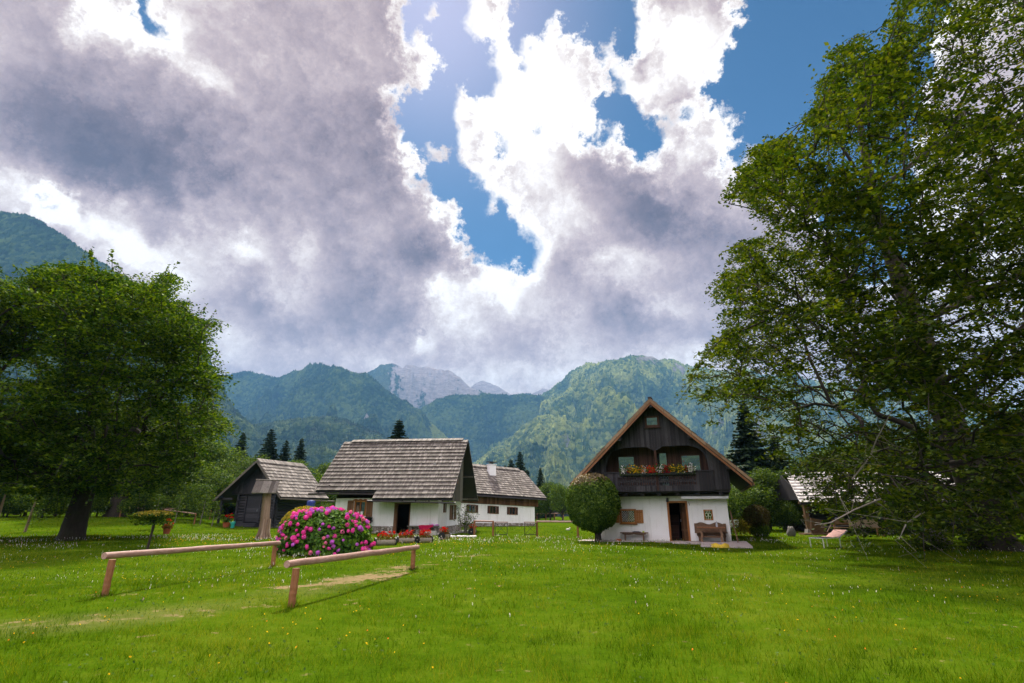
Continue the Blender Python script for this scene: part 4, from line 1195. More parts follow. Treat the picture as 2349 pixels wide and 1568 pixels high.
for i in range(5): lf.box(-.17 * (i + 1), -.17 * i - .01, 0, .05, .04, 1.98, M=rotz(R(-75)), o=(-2.14, .25, 0))
lf.build('door', M_brown_board, cot)
wn = MB().box(-6.22, -6.12, -.03, .1, 1.20, 2.24).box(-5.41, -5.31, -.03, .1, 1.20, 2.24).box(-6.12, -5.41, -.03, .1, 1.20, 1.29).box(-6.12, -5.41, -.03, .1, 2.15, 2.24).box(-5.80, -5.73, -.02, .08, 1.29, 2.15)
n = 24; poly = [(-6.30, 2.26)] + [(-5.23 - 1.07 * i / n * 1.0, 2.34 + .07 * abs(math.sin(i / n * math.pi * 2.5))) for i in range(0, 1)] 
poly = [(-5.23, 2.245), (-6.30, 2.245)] + [(-6.30 + 1.07 * i / n, 2.30 + .07 * abs(math.sin(i / n * math.pi * 3))) for i in range(n + 1)]
wn.prism(poly, -.07, -.035)
wn = wn.build('window', M_orange_wood, cot)
MB().box(-6.12, -5.41, .08, .09, 1.29, 2.15).build('pane', M_glass_dark, wn)
MB().box(-5.95, -5.55, .04, .06, 1.30, 1.5).build('curtain', M_white, wn)
shutter_mb(-6.72, -6.25, 1.14, 2.26).build('shutter', M_shutter, cot)
shutter_mb(-5.28, -4.82, 1.14, 2.26).build('shutter', M_shutter, cot)
MB().box(-6.4, -5.1, -.30, -.03, 1.02, 1.10).box(-6.3, -6.2, -.2, -.03, .8, 1.02).box(-5.3, -5.2, -.2, -.03, .8, 1.02).build('window_shelf', M_shutter, cot)
for (a, b, c, d, nm) in ((1.45, 2.05, 1.50, 2.02, 'small_window'), (3.9, 4.9, .95, 1.95, 'gable_window')):
    f = MB().box(.003, .05, a - .06, a, c - .06, d + .06).box(.003, .05, b, b + .06, c - .06, d + .06).box(.003, .05, a, b, c - .06, c).box(.003, .05, a, b, d, d + .06).box(-.05, .02, (a + b) / 2 - .03, (a + b) / 2 + .03, c, d)
    f = f.build(nm, M_shutter, cot)
    MB().box(-.10, -.09, a, b, c, d).build('pane', M_glass_dark, f)
    if nm == 'gable_window':
        for (p, q) in ((a - .58, a - .07), (b + .07, b + .58)):
            s_ = MB()
            for i in range(3): s_.box(.02, .055, p + (q - p) * i / 3 + .004, p + (q - p) * (i + 1) / 3 - .004, c - .05, d + .05)
            s_.build('shutter', M_shutter, cot)
# roof
CRY, CRZ, CSL = 3.6, 6.82, .962
def ceav(y): return CRZ - abs(y - CRY) * CSL
rf = MB()
up = np.array([0, 0, .09])
def slab(mb, xl, xr, ye, mi=0):
    A = [np.array([xl, ye, ceav(ye)]), np.array([xr, ye, ceav(ye)]), np.array([xl, CRY, CRZ]), np.array([xr, CRY, CRZ])]
    if ye > CRY: A = [A[2], A[3], A[0], A[1]]
    mb.hexa(A + [a + up for a in A], mi)
slab(rf, -9.0, -4.46, -.58); slab(rf, -4.455, 1.22, -1.18); slab(rf, -9.0, 1.22, 8.3)
oo = np.array([0, 0, .10])
def rr(ye, xl, xr, rows, xrid_l=None):
    shingles(rf, np.array([xl, ye, ceav(ye)]) + oo, np.array([xr, ye, ceav(ye)]) + oo, np.array([xrid_l if xrid_l is not None else xl, CRY, CRZ]) + oo, np.array([xr, CRY, CRZ]) + oo, rows, .10, thick=.042, mi=1)
rr(-.60, -9.08, -4.42, 14); rr(-1.20, -4.42, 1.27, 16); rr(8.4, -9.08, 1.27, 12)
for (za, zb, ya, yb) in ((CRZ - .22, CRZ + .22, 3.32, 3.78),):
    shingles(rf, (-8.43, ya, za + .22), (.85, ya, za + .22), (-8.43, yb, zb + .06), (.85, yb, zb + .06), 1, .135, thick=.03, lap=0, mi=1)
    rf.box(-8.4, .82, 3.58, 3.66, CRZ + .05, CRZ + .20, 0)
rf = rf.build('roof', [M_dark_board, M_shingle], cot)
for ye, sg in ((-1.18, 1), (8.3, -1)):
    b = MB(); p0 = np.array([1.225, ye, ceav(ye) - .04]); p1 = np.array([1.225, CRY, CRZ - .04]); t = np.array([.03, 0, 0]); h = np.array([0, 0, .15])
    a, c = (p0, p1) if sg > 0 else (p1, p0)
    b.hexa([a, a + t, c, c + t, a + h, a + t + h, c + h, c + t + h]); b.build('barge_board', M_dark_board, rf)
for x in np.arange(-4.2, 1.2, .95): MB().bar((x, -1.14, ceav(-1.14) - .07), (x, 0, ceav(0) - .07), .09, .11).build('rafter', M_grey_board, rf)
for x in np.arange(-8.8, -4.6, .95): MB().bar((x, -.54, ceav(-.54) - .07), (x, 0, ceav(0) - .07), .09, .11).build('rafter', M_grey_board, rf)
for ye in (-.9, 1.0, 6.2, 8.0): MB().bar((0, ye, ceav(ye) - .08), (1.2, ye, ceav(ye) - .08), .12, .14).build('purlin', M_grey_board, rf)
MB().box(-2.55, -1.95, 4.1, 4.6, 6.3, 7.08).box(-2.68, -1.82, 4.0, 4.7, 7.10, 7.16).box(-2.5, -2.42, 4.15, 4.25, 7.08, 7.10).build('chimney', M_concrete, rf)
MB().box(.02, .22, .0, .16, 0, .12).build('loose_tile', M_concrete, rf).location = (-.9, 1.35, ceav(1.35) + .17)
b = MB().tube([(-9.45, -.72, 2.72), (-4.50, -.72, 2.66)], .055, 8)
for x in (-8.6, -7.2, -5.8, -4.7): b.bar((x, -.72, 2.66), (x, -.45, 2.86), .02, .02)
b.build('gutter', M_gutter, rf)
b = MB().tube([(-4.75, -1.33, 2.20), (1.52, -1.33, 2.06)], .055, 8)
for x in (-4.1, -2.4, -.6, 1.0): b.bar((x, -1.33, 2.10), (x, -1.05, 2.30), .02, .02)
b.build('gutter', M_gutter, rf)
# gable on the right: boarding in front, open loft behind
gb_ = MB(); planks(gb_, .9, 4.9, lambda y: ceav(y) - .02, lambda y: 2.24, -.62, -.57, w=.17, axis='y')
gb_.box(.57, .62, 4.9, 4.94, 2.24, ceav(4.94) - .02); gb_.box(.0, .6, .9, .94, 2.24, ceav(.92) - .05)
gb_.build('gable_boarding', M_grey_board, cot)
lw = MB()
for k in range(16):
    z = 2.55 + k * .24
    ymax = CRY + (CRZ - .1 - z) / CSL; ymin = CRY - (CRZ - .1 - z) / CSL
    if ymax - ymin > .4: lw.tube([(-.13, ymin, z), (-.13, min(ymax, 7.28), z)], .125, 8)
lw.build('loft_log_wall', M_grey_board, cot)
MB().box(-.3, .62, .95, 7.3, 2.425, 2.5).build('loft_floor', M_grey_board, cot)
hw = MB().box(.625, .665, 2.55, 3.15, 3.55, 4.35); hw.build('loft_shutter', M_shutter, cot)
MB().box(-7.64, -7.6, .1, 7.2, 2.42, 2.5).build('wall_plate', M_grey_board, cot)
pg = MB(); n_ = 1
pg.prism([(0.0, 2.425), (7.28, 2.425), (CRY, CRZ - .06)], 0, .05, M=rotz(R(90)), o=(-7.6, 0, 0)); pg.build('rear_gable', M_grey_board, cot)
# items by the cottage
pv = MB().box(-5.2, .05, -.95, -.055, -.1, .03).box(.0, .7, -1.5, -.06, -.1, .10).box(.06, 1.0, -.055, 7.5, -.1, .02).build('pavement', M_concrete)
pv.location = (CX, CY, 0); pv.rotation_euler = (0, 0, CA); tag(pv, 'pale concrete strip along the wall of the shingled cottage', kind='structure')
bn = empty('stone_bench', (0, 0, 0))
MB().box(0, 2.2, -.42, 0, .46, .54).build('seat', M_grey_board, bn)
for x in (.12, 1.9): MB().box(x, x + .2, -.36, -.04, 0, .46).build('leg', M_grey_board, bn)
place(bn, CX, CY, CA, -2.05, -.06, .03); tag(bn, 'long grey bench against the white cottage wall beside the doorway', 'bench')
bl_ = MB(); nn = 15
a = np.linspace(0, 1, nn); A_, B_ = np.meshgrid(a, a)
drop = np.clip(B_ - .45, 0, 1)
X_ = A_ * 1.0 + .03 * np.sin(B_ * 9); Y_ = -np.minimum(B_, .45) * .9 - .015 - np.clip(B_ - .45, 0, .03) * .6 ; Z_ = .02 + .02 * np.abs(np.sin(A_ * 9)) - drop * .75 * (1 - .75 * np.clip(np.abs(A_ - .35) * 1.6, 0, 1))
bl_.add(np.stack([X_, Y_, Z_], -1).reshape(-1, 3), grid_faces(nn, nn)); bl_ = bl_.build('blanket', M_pinkcloth, smooth=True)
place(bl_, CX, CY, CA, -1.2, -.07, .575); tag(bl_, 'crimson blanket hanging over the long grey bench', 'blanket')
fl = MB(); rg = np.random.default_rng(5)
p = np.stack([rg.uniform(0, .7, 160), rg.uniform(-.15, .15, 160), np.abs(rg.normal(0, .05, 160))], -1); V, F = leaf_quads(p, .06, rg=rg); fl.add(V, F)
fl = fl.build('loose_petals', M_pet_vio); place(fl, CX, CY, CA, -.55, -.25, .585); tag(fl, kind='stuff')
pt = empty('hanging_pot', (0, 0, 0)); MB().lathe([(0, 0), (.20, 0), (.26, .38), (.28, .40), (.25, .40), (.19, .05), (0, .05)], 14).build('pot', M_black, pt)
MB().box(-.18, .18, .26, .30, .1, .2).box(-.03, .03, .1, .29, .12, .16).build('bracket', M_black, pt)
place(pt, CX, CY, CA, -4.93, -.32, .72); tag(pt, 'black bucket hung on the white wall beside the brown shutter', 'bucket')
sh = MB().blob((0, 0, .05), .13, sc=(1.3, .7, .6), rough=.05).blob((.3, .1, .05), .12, sc=(1.3, .7, .6), rough=.05).build('shoes', M_black, smooth=True); place(sh, CX, CY, CA, -4.1, -.5, .03); tag(sh, 'black shoes on the concrete by the stone wall base', 'shoes')
sh = MB().blob((0, 0, .05), .11, sc=(1.3, .7, .6), rough=.05).blob((.28, .05, .05), .11, sc=(1.3, .7, .6), rough=.05).build('clogs', M_blue, smooth=True); place(sh, CX, CY, CA, -2.3, -.45, .03); tag(sh, 'blue clogs on the doorstep of the white cottage', 'shoes')
pb = MB(); rg = np.random.default_rng(15)
for i in range(60): pb.blob((rg.uniform(-1.0, 1.0), rg.uniform(-.35, .35), .02), rg.uniform(.05, .12), sc=(1, 1, .6), seg=6, seed=i)
pb = pb.build('white_pebbles', M_chalk); pb.location = G(1055, 1232); tag(pb, 'patch of white pebbles on the grass by the cottage corner', kind='stuff')
bs = MB().box(0, .75, 0, .35, 0, .28).build('doorstep', M_concrete); place(bs, CX, CY, CA, -.35, -1.95, 0); tag(bs, 'pale concrete block beside the fourth flower log', 'block')

# ------------------------------------------------------------------ long rear house
BX, BY, BA = 2.50, 59.47, R(30)
rear = empty('long_farmhouse', (BX, BY, 0), BA)
tag(rear, 'long low white farmhouse with wooden band and white chimney behind the cottage', 'farmhouse')
def shear(mb, s=.046):
    for i, v in enumerate(mb.v):
        v[:, 2] += s * np.clip(-v[:, 0], -1.2, 12) * np.clip(v[:, 2], 0, 1)
    return mb
holes = [(-8.0, -7.3, 1.08, 1.75), (-5.55, -4.85, 1.08, 1.75), (-3.2, -2.5, 1.08, 1.75)]
mb = MB()
for (a, b, c, d) in wall_rects(-15, 0, -.3, 2.0, holes): mb.box(a, b, 0, .5, c, d)
mb.box(-.5, 0, .5, 7, -.3, 2.0).box(-15, -.5, 6.5, 7, -.3, 2.0)
shear(mb).build('wall', M_plaster, rear)
shear(MB().box(-15, .04, -.06, -.003, -.3, .29).box(.003, .06, 0, 7, -.3, .29)).build('stone_base', M_stone, rear)
mb = MB(); planks(mb, -15, .40, lambda x: 2.82, lambda x: 1.98, -.10, -.02, w=.2); planks(mb, -.1, 7.0, lambda y: 2.86, lambda y: 1.98, -.40, -.34, w=.2, axis='y'); mb.box(-15, .34, -.02, 7, 2.0, 2.05)
shear(mb).build('timber_band', M_band_board, rear)
mb = MB(); planks(mb, -.1, 7.0, lambda y: 5.9 - abs(y - 3.5) * .74, lambda y: 2.87, -.36, -.30, w=.2, axis='y')
shear(mb).build('gable_boarding', M_band_board, rear)
for h in holes:
    a, b, c, d = h
    f = shear(MB().box(a - .07, a, -.03, .1, c - .07, d + .07).box(b, b + .07, -.03, .1, c - .07, d + .07).box(a, b, -.03, .1, c - .07, c).box(a, b, -.03, .1, d, d + .07).box((a + b) / 2 - .03, (a + b) / 2 + .03, .02, .08, c, d)).build('window', M_shutter, rear)
    shear(MB().box(a, b, .1, .11, c, d)).build('pane', M_glass_dark, f)
    shear(shutter_mb(a - .32, a - .075, c - .05, d + .05)).build('shutter', M_brown_board, rear)
    shear(shutter_mb(b + .075, b + .32, c - .05, d + .05)).build('shutter', M_brown_board, rear)
rf = MB()
for ye, sg in ((-.75, 1), (7.75, -1)):
    E, Rz = 2.80, 5.98
    A = [np.array([-15.5, ye, E]), np.array([1.0, ye, E]), np.array([-15.5, 3.5, Rz]), np.array([.62, 3.5, Rz])]
    if sg < 0: A = [A[2], A[3], A[0], A[1]]
    rf.hexa(A + [q + np.array([0, 0, .09]) for q in A], 0)
    B_ = [np.array([-15.5, ye - sg * .06, E - .04]), np.array([1.08, ye - sg * .06, E - .04]), np.array([-15.5, 3.5, Rz]), np.array([.66, 3.5, Rz])]
    B_ = [q + np.array([0, 0, .11]) for q in B_]
    shingles(rf, *B_, 13, .2, thick=.03, mi=1)
shingles(rf, (-15.5, 3.25, Rz + .02), (.1, 3.25, Rz + .02), (-15.5, 3.7, Rz + .36), (.1, 3.7, Rz + .36), 1, .2, thick=.03, lap=0, mi=1)
rf = shear(rf).build('roof', [M_dark_board, M_shingle], rear)
ch = shear(MB().box(-4.55, -3.75, 2.1, 2.75, 4.8, 6.28).box(-4.6, -3.7, 2.05, 2.8, 6.28, 6.36)).build('chimney', M_white, rf)
c2 = shear(MB().box(-4.4, -4.3, 2.2, 2.3, 6.36, 6.58).box(-4.0, -3.9, 2.55, 2.65, 6.36, 6.58).box(-4.65, -3.65, 2.0, 2.85, 6.58, 6.63)).build('chimney_cap', M_black, ch)
shear(MB().tube([(-15.4, -.86, 2.74), (1.0, -.86, 2.74)], .06, 8)).build('gutter', M_gutter, rf)

# ------------------------------------------------------------------ dark log cabin
KX, KY, KA = -23.28, 52.91, R(-20)
cab = empty('log_cabin', (KX, KY, 0), KA)
tag(cab, 'dark log cabin with a steep shingle roof and dark gable', 'cabin')
lw = MB()
for k in range(11):
    z = .18 + k * .27
    for (x0, x1) in ((-4.95, -3.75), (-1.75, .25)): lw.tube([(x0, 0, z), (x1, 0, z)], .145, 8, jit=.05)
    lw.tube([(-4.7, -.25, z + .13), (-4.7, 5.5, z + .13)], .145, 8, jit=.05)
    lw.tube([(0, -.25, z + .13), (0, 5.5, z + .13)], .145, 8, jit=.05)
    lw.tube([(-4.95, 5.3, z), (.25, 5.3, z)], .145, 8)
lw.build('log_wall', M_log_dark, cab)
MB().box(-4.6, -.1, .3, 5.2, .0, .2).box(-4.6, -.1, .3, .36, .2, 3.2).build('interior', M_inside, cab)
d_ = MB()
for k in range(14): d_.box(-3.62, -1.90, -.07, -.02, .50 + k * .19, .50 + k * .19 + .175)
d_ = d_.build('door', M_log_dark, cab)
MB().box(-2.15, -2.11, -.12, -.07, 1.5, 1.7).build('handle', M_steel, d_)
MB().box(-3.78, -3.63, -.16, .1, .1, 3.2).box(-1.89, -1.74, -.16, .1, .1, 3.2).box(-3.63, -1.89, -.16, .1, 3.1, 3.3).build('door_frame', M_log_dark, cab)
MB().box(-4.3, -1.4, -1.0, -.2, -.1, .22).box(-4.0, -1.6, -.6, -.2, .22, .42).build('steps', M_log_dark, cab)
KR = (-1.95, 6.22)
def kz(x): return KR[1] - (x - KR[0]) * .985 if x > KR[0] else KR[1] - (KR[0] - x) * .775
g_ = MB(); planks(g_, -5.6, .75, lambda x: kz(x) - .04, lambda x: 3.28, -.30, -.25, w=.2); g_.box(-5.5, .6, -.36, -.2, 3.12, 3.27)
g_.build('gable_boarding', M_dark_board, cab)
rf = MB()
for (xe) in (-6.95, 1.6):
    A = [np.array([xe, -1.2, kz(xe)]), np.array([KR[0], -1.2, KR[1]]), np.array([xe, 5.6, kz(xe)]), np.array([KR[0], 5.6, KR[1]])]
    if xe > 0: A = [A[1], A[0], A[3], A[2]]
    rf.hexa(A + [q + np.array([0, 0, .1]) for q in A], 0)
    o_ = np.array([0, 0, .115]); e = .07 if xe > 0 else -.07
    shingles(rf, np.array([xe + e, -1.25, kz(xe + e)]) + o_, np.array([xe + e, 5.65, kz(xe + e)]) + o_, np.array([KR[0], -1.25, KR[1]]) + o_, np.array([KR[0], 5.65, KR[1]]) + o_, 11 if xe > 0 else 13, .22, thick=.03, mi=1)
shingles(rf, (KR[0] + .3, -1.2, KR[1] - .08), (KR[0] + .3, 5.4, KR[1] - .08), (KR[0] - .15, -1.2, KR[1] + .34), (KR[0] - .15, 5.4, KR[1] + .34), 1, .22, lap=0, mi=1)
rf = rf.build('roof', [M_dark_board, M_shingle], cab)
for xe in (-6.95, 1.6):
    p0 = np.array([xe, -1.27, kz(xe) - .08]); p1 = np.array([KR[0], -1.27, KR[1] - .08]); t = np.array([0, .05, 0]); h = np.array([0, 0, .22])
    q = [p0, p1, p0 + t, p1 + t, p0 + h, p1 + h, p0 + t + h, p1 + t + h] if xe < 0 else [p1, p0, p1 + t, p0 + t, p1 + h, p0 + h, p1 + t + h, p0 + t + h]
    MB().hexa(q).build('barge_board', M_grey_board, rf)
MB().tube([(1.72, -1.2, 2.66), (1.72, 6.6, 2.52)], .09, 8).build('gutter', M_grey_board, rf)
MB().box(-6.3, -6.12, -.9, -.7, 0, 2.95).box(-6.5, -4.8, -.9, -.7, 2.62, 2.8).build('eaves_post', M_dark_board, cab)
MB().box(-6.3, -6.12, 4.6, 4.8, 0, 2.95).build('eaves_post', M_dark_board, cab)
rg = np.random.default_rng(8)
for i in range(14): MB().blob((rg.uniform(-.2, .5), rg.uniform(-.5, 5), .06), rg.uniform(.12, .26), sc=(1, 1, .7), seed=i).build('foundation_stone', M_rock_grey, cab)

# ------------------------------------------------------------------ open barn behind the lounger
NX, NY, NA = 21.5, 40.0, R(-4)
barn = empty('timber_barn', (NX, NY, 0), NA)
tag(barn, 'open timber barn with bleached shingle roof half hidden by hanging branches', 'barn')
rz_, ez_ = 4.40, 1.98
rf = MB()
for (ye, yr) in ((-1.3, 3.2), (7.6, 3.2)):
    A = [np.array([-.6, ye, ez_]), np.array([13, ye, ez_]), np.array([.6, yr, rz_]), np.array([12, yr, rz_])]
    if ye > yr: A = [A[2], A[3], A[0], A[1]]
    rf.hexa(A + [q + np.array([0, 0, .1]) for q in A], 0)
o_ = np.array([0, 0, .12])
shingles(rf, np.array([-.65, -1.36, ez_ - .04]) + o_, np.array([13.05, -1.36, ez_ - .04]) + o_, np.array([.55, 3.2, rz_]) + o_, np.array([12.05, 3.2, rz_]) + o_, 10, .28, thick=.035, mi=1)
rf.build('roof', [M_dark_board, M_shingle_bright], barn)
for (x, y) in ((0, -.6), (5.5, -.6), (11, -.6), (0, 6.6), (5.5, 6.6)):
    MB().box(x - .13, x + .13, y - .13, y + .13, .25, 2.2).build('post', M_bench_wood, barn)
for (x, y) in ((0, -.6), (5.5, -.6), (11, -.6)): MB().prism([(x - .3, -.2), (x + .3, -.2), (x + .17, .30), (x - .17, .30)], y - .25, y + .25).build('footing_stone', M_rock_grey, barn)
b = MB().bar((-.4, -.6, 2.12), (13, -.6, 2.12), .2, .16)
for x in (0, 5.5, 11): b.bar((x, -.55, 1.5), (x + .7, -.55, 2.05), .12, .12)
b.build('beam', M_bench_wood, barn)
lw = MB()
for k in range(8): lw.tube([(1.2, 1.2, .15 + k * .26), (12.8, 1.2, .15 + k * .26)], .135, 8); lw.tube([(1.2, 1.2, .15 + k * .26), (1.2, 6.5, .15 + k * .26)], .135, 8)
lw.build('log_wall', M_log_dark, barn)
MB().prism([(-.2, 2.35), (6.6, 2.35), (3.2, 4.3)], 0, .06, M=rotz(R(90)), o=(.3, 0, 0)).build('gable_boarding', M_dark_board, barn)
# ------------------------------------------------------------------ rail barriers in the lawn
def log_tube(mb, a, b, r, n=14, wob=.012, seed=0):
    rg = np.random.default_rng(seed); a = np.array(a, float); b = np.array(b, float)
    t = np.linspace(0, 1, 16)[:, None]; p = a * (1 - t) + b * t + rg.normal(0, wob, (16, 3)) * np.array([1, 1, .6]) * .5
    return mb.tube(p, r * (1 + rg.uniform(-.05, .05, 16)), n)
def rail_barrier(name, ra, rb, pa_top, pa, pb_top, pb, r, pr, label, seed, group='log rail barriers on the lawn', mats=None):
    mats = mats or (M_rail, M_post)
    t = empty(name, (pa[0], pa[1], 0)); o = np.array([pa[0], pa[1], 0])
    log_tube(MB(), np.array(ra) - o, np.array(rb) - o, r, seed=seed).build('rail', mats[0], t, smooth=False)
    for k, (q0, q1) in enumerate(((pa, pa_top), (pb, pb_top))):
        mb = MB(); log_tube(mb, np.array(q0) - o + (0, 0, -.15), np.array(q1) - o, pr, 12, .004, seed + k + 5); mb.build('post', mats[1], t)
    return tag(t, label, 'rail fence', group)
a0, a1 = G(240, 1367), G(626, 1300)
r0, r1 = P(238, 1276, a0.y - .05), P(640, 1246, a1.y + .02)
rail_barrier('rail_barrier', r0, r1, P(258, 1284, a0.y), a0, P(631, 1252, a1.y), a1, .062, .062, 'long peeled log rail on two posts in front of the small standard tree', 1)
a0, a1 = G(668, 1392), G(946, 1311)
rail_barrier('rail_barrier', P(658, 1295, a0.y - .05), P(958, 1256, a1.y + .02), P(680, 1304, a0.y), a0, P(949, 1262, a1.y), a1, .062, .062, 'peeled log rail on two posts in front of the hydrangea and worn patch', 2)

# ------------------------------------------------------------------ hydrangea
hc = G(742, 1272); hc.y = 20.7
hyd = empty('hydrangea_bush', (hc.x, hc.y, 0)); tag(hyd, 'big round hydrangea bush covered in pink blossoms', 'hydrangea')
rg = np.random.default_rng(21)
def dome(n, rg, rx=1.70, ry=1.2, h=1.62, shell=.2, front=False):
    out = []; nr = []
    while len(out) < n:
        d = rg.normal(0, 1, 3); d /= np.linalg.norm(d)
        if d[2] < -.25 or (front and d[1] > .25): continue
        k = 1 - shell * rg.random() ** 1.4
        z = .30 + d[2] * (h - .30) * k if d[2] > 0 else .30 + d[2] * .9
        if z < .02: continue
        bump_ = 1 + .05 * math.sin(d[0] * 9) + .04 * math.sin(d[2] * 11 + d[1] * 7)
        # squarer outline: a full flat-topped dome
        q = (abs(d[0]) ** 3 + abs(d[1]) ** 3 + abs(max(d[2], 0)) ** 3) ** (-1 / 3.0)
        q = .45 + .55 * q
        out.append((d[0] * rx * k * bump_ * q, d[1] * ry * k * bump_ * q, min(z * (q if d[2] > 0 else 1), h * 1.02))); nr.append(d)
    return np.array(out), np.array(nr)
p, nr = dome(15000, rg, shell=.4)
V, F = leaf_quads(p, .135, nr * 1.1 + [0, 0, .35], .45, .72, rg=rg)
mesh_np('foliage', V, F, M_hydleaf, hyd)
p, nr = dome(420, np.random.default_rng(5), shell=.06, front=True)
_k = n3(p, .55, 9) if False else fbm(p[:, 0] / .6 + 5, p[:, 2] / .6, 12, 3); _o = _k > .44; p, nr = p[_o], nr[_o]
keep = []
for i in range(len(p)):
    if all(np.linalg.norm(p[i] - p[j]) > .125 for j in keep): keep.append(i)
extra = keep[100:170]; keep = keep[:100]
blm = []
for sz, m_ in ((0, M_pet_pink), (1, M_pet_pink), (2, M_pet_salm), (3, M_pet_vio)):
    rg2 = np.random.default_rng(60 + sz); n = 190
    d = rg2.normal(0, 1, (n, 3)); d /= np.linalg.norm(d, axis=1)[:, None]; d[:, 2] = np.where(d[:, 2] < -.3, -d[:, 2], d[:, 2])
    V, F = leaf_quads(d * [.10, .10, .082], .046, d * 2, .4, .95, rg=rg2)
    b = MB().add(V, F).blob((0, 0, 0), .078, sc=(1, 1, .8), seed=sz)
    o = b.build('blossom', m_, hyd); blm.append(o)
for i, k in enumerate(keep):
    src = blm[int(rg.choice(4, p=[.40, .30, .16, .14]))]
    if i < 4: o = blm[i]
    else: o = src.copy(); COL.objects.link(o); o.parent = hyd
    o.location = p[k] * [1.03, 1.03, 1.02]; s_ = rg.uniform(.45, 1.0) if rg.random() < .6 else rg.uniform(.75, 1.1); o.scale = (s_, s_, s_); o.rotation_euler = rg.uniform(0, 6, 3)
mb = MB()
for k in extra:
    d = rg.normal(0, 1, (90, 3)); d /= np.linalg.norm(d, axis=1)[:, None]; V, F = leaf_quads(p[k] * [1.03, 1.03, 1.02] + d * rg.uniform(.05, .085), .046, d * 2, .4, .95, rg=rg); mb.add(V, F, int(rg.choice(3)))
mb.build('small_blossoms', [M_pet_pink, M_pet_salm, M_pet_vio], hyd)['kind'] = 'stuff'
gs = empty('golden_shrub', (0, 0, 0)); g0 = P(692, 1262, 22.6); gs.location = (g0.x, 22.6, 0); tag(gs, 'yellow-green clipped shrub pressed against the back of the hydrangea', 'shrub')
V, F = ball_leaves((0, 0, .82), .98, 9000, .075, .3, rg=rg, sc=(1.05, 1, .95), zmin=.03)
zz = V[:, 2].reshape(-1, 4).mean(1); mi = (zz + rg.normal(0, .18, len(zz)) > 1.15).astype(int)
mesh_np('foliage', V, F, [M_bushleaf, M_gold], gs, midx=mi)

# ------------------------------------------------------------------ carved post with a little roof
p0 = G(603, 1236)
cpst = empty('trunk_shelter', (p0.x, p0.y, 0)); tag(cpst, 'leaning bleached tree trunk wearing a little plank roof', 'trunk')
rgp = np.random.default_rng(4)
mb = MB(); top = P(612, 1131, p0.y) - p0
trunk_mesh(mb, [(0, 0, -.2), (top.x * .12, 0, .5), (top.x * .5, 0, 1.5), (top.x * .8, 0, 2.3), (top.x + .02, 0, top.z + .12)], [.31, .28, .245, .23, .22], 18, .12, rgp, .10)
for i in range(7):
    a = i * .9 + .3; mb.tube([(.24 * math.cos(a) * 1.1, .24 * math.sin(a), 1.1), (.27 * math.cos(a), .27 * math.sin(a), .35), (.44 * math.cos(a), .44 * math.sin(a), -.05)], [.04, .07, .04], 6)
mb.build('trunk', M_old_wood, cpst, smooth=True)
rt = top.z + .08; rx_ = top.x
mb = MB()
for sg in (-1, 1):
    for i in range(6):
        x0 = -.62 + i * .22
        q = []
        for (z_, dx) in ((0, 0),):
            pass
        A = np.array([rx_ + x0 - .05, 0, rt + .62]); B = np.array([rx_ + x0 - .20, sg * .62, rt - .12])
        t = np.array([.21, 0, 0]); h = np.array([0, 0, .035])
        c = [A, A + t, B, B + t] if sg > 0 else [B, B + t, A, A + t]
        mb.hexa(c + [v + h for v in c])
mb.tube([(rx_ - .70, 0, rt + .66), (rx_ + .74, 0, rt + .66)], .045, 8)
Mq = rotz(R(24))
for k in range(len(mb.v)):
    mb.v[k] = (mb.v[k] - [rx_, 0, 0]) @ Mq.T + [rx_, 0, 0]
rr_ = mb.build('roof', M_shingle, cpst)
MB().box(-.28, .28, -.05, .05, rt - .06, rt + .40, M=Mq, o=(rx_, 0, 0)).box(-.05, .05, -.42, .42, rt - .05, rt + .04, M=Mq, o=(rx_ , 0, 0)).build('roof_bracket', M_post, cpst)

# blue sheet under the cabin eaves
q = P(714, 1150, 50)
mb = MB(); nn = 13; a = np.linspace(0, 1, nn); A_, B_ = np.meshgrid(a, a)
mb.lathe([(0, 0), (.36, 0), (.38, .05), (.38, 2.3), (.33, 2.45), (0, 2.5)], 18).lathe([(.385, .8), (.40, .82), (.40, .86), (.385, .88)], 18).lathe([(.385, 1.6), (.40, 1.62), (.40, 1.66), (.385, 1.68)], 18)
br = mb.build('rain_barrel', M_blue); br.location = (q.x, 50, 0); tag(br, 'tall blue rain barrel under the eaves of the log cabin', 'barrel')

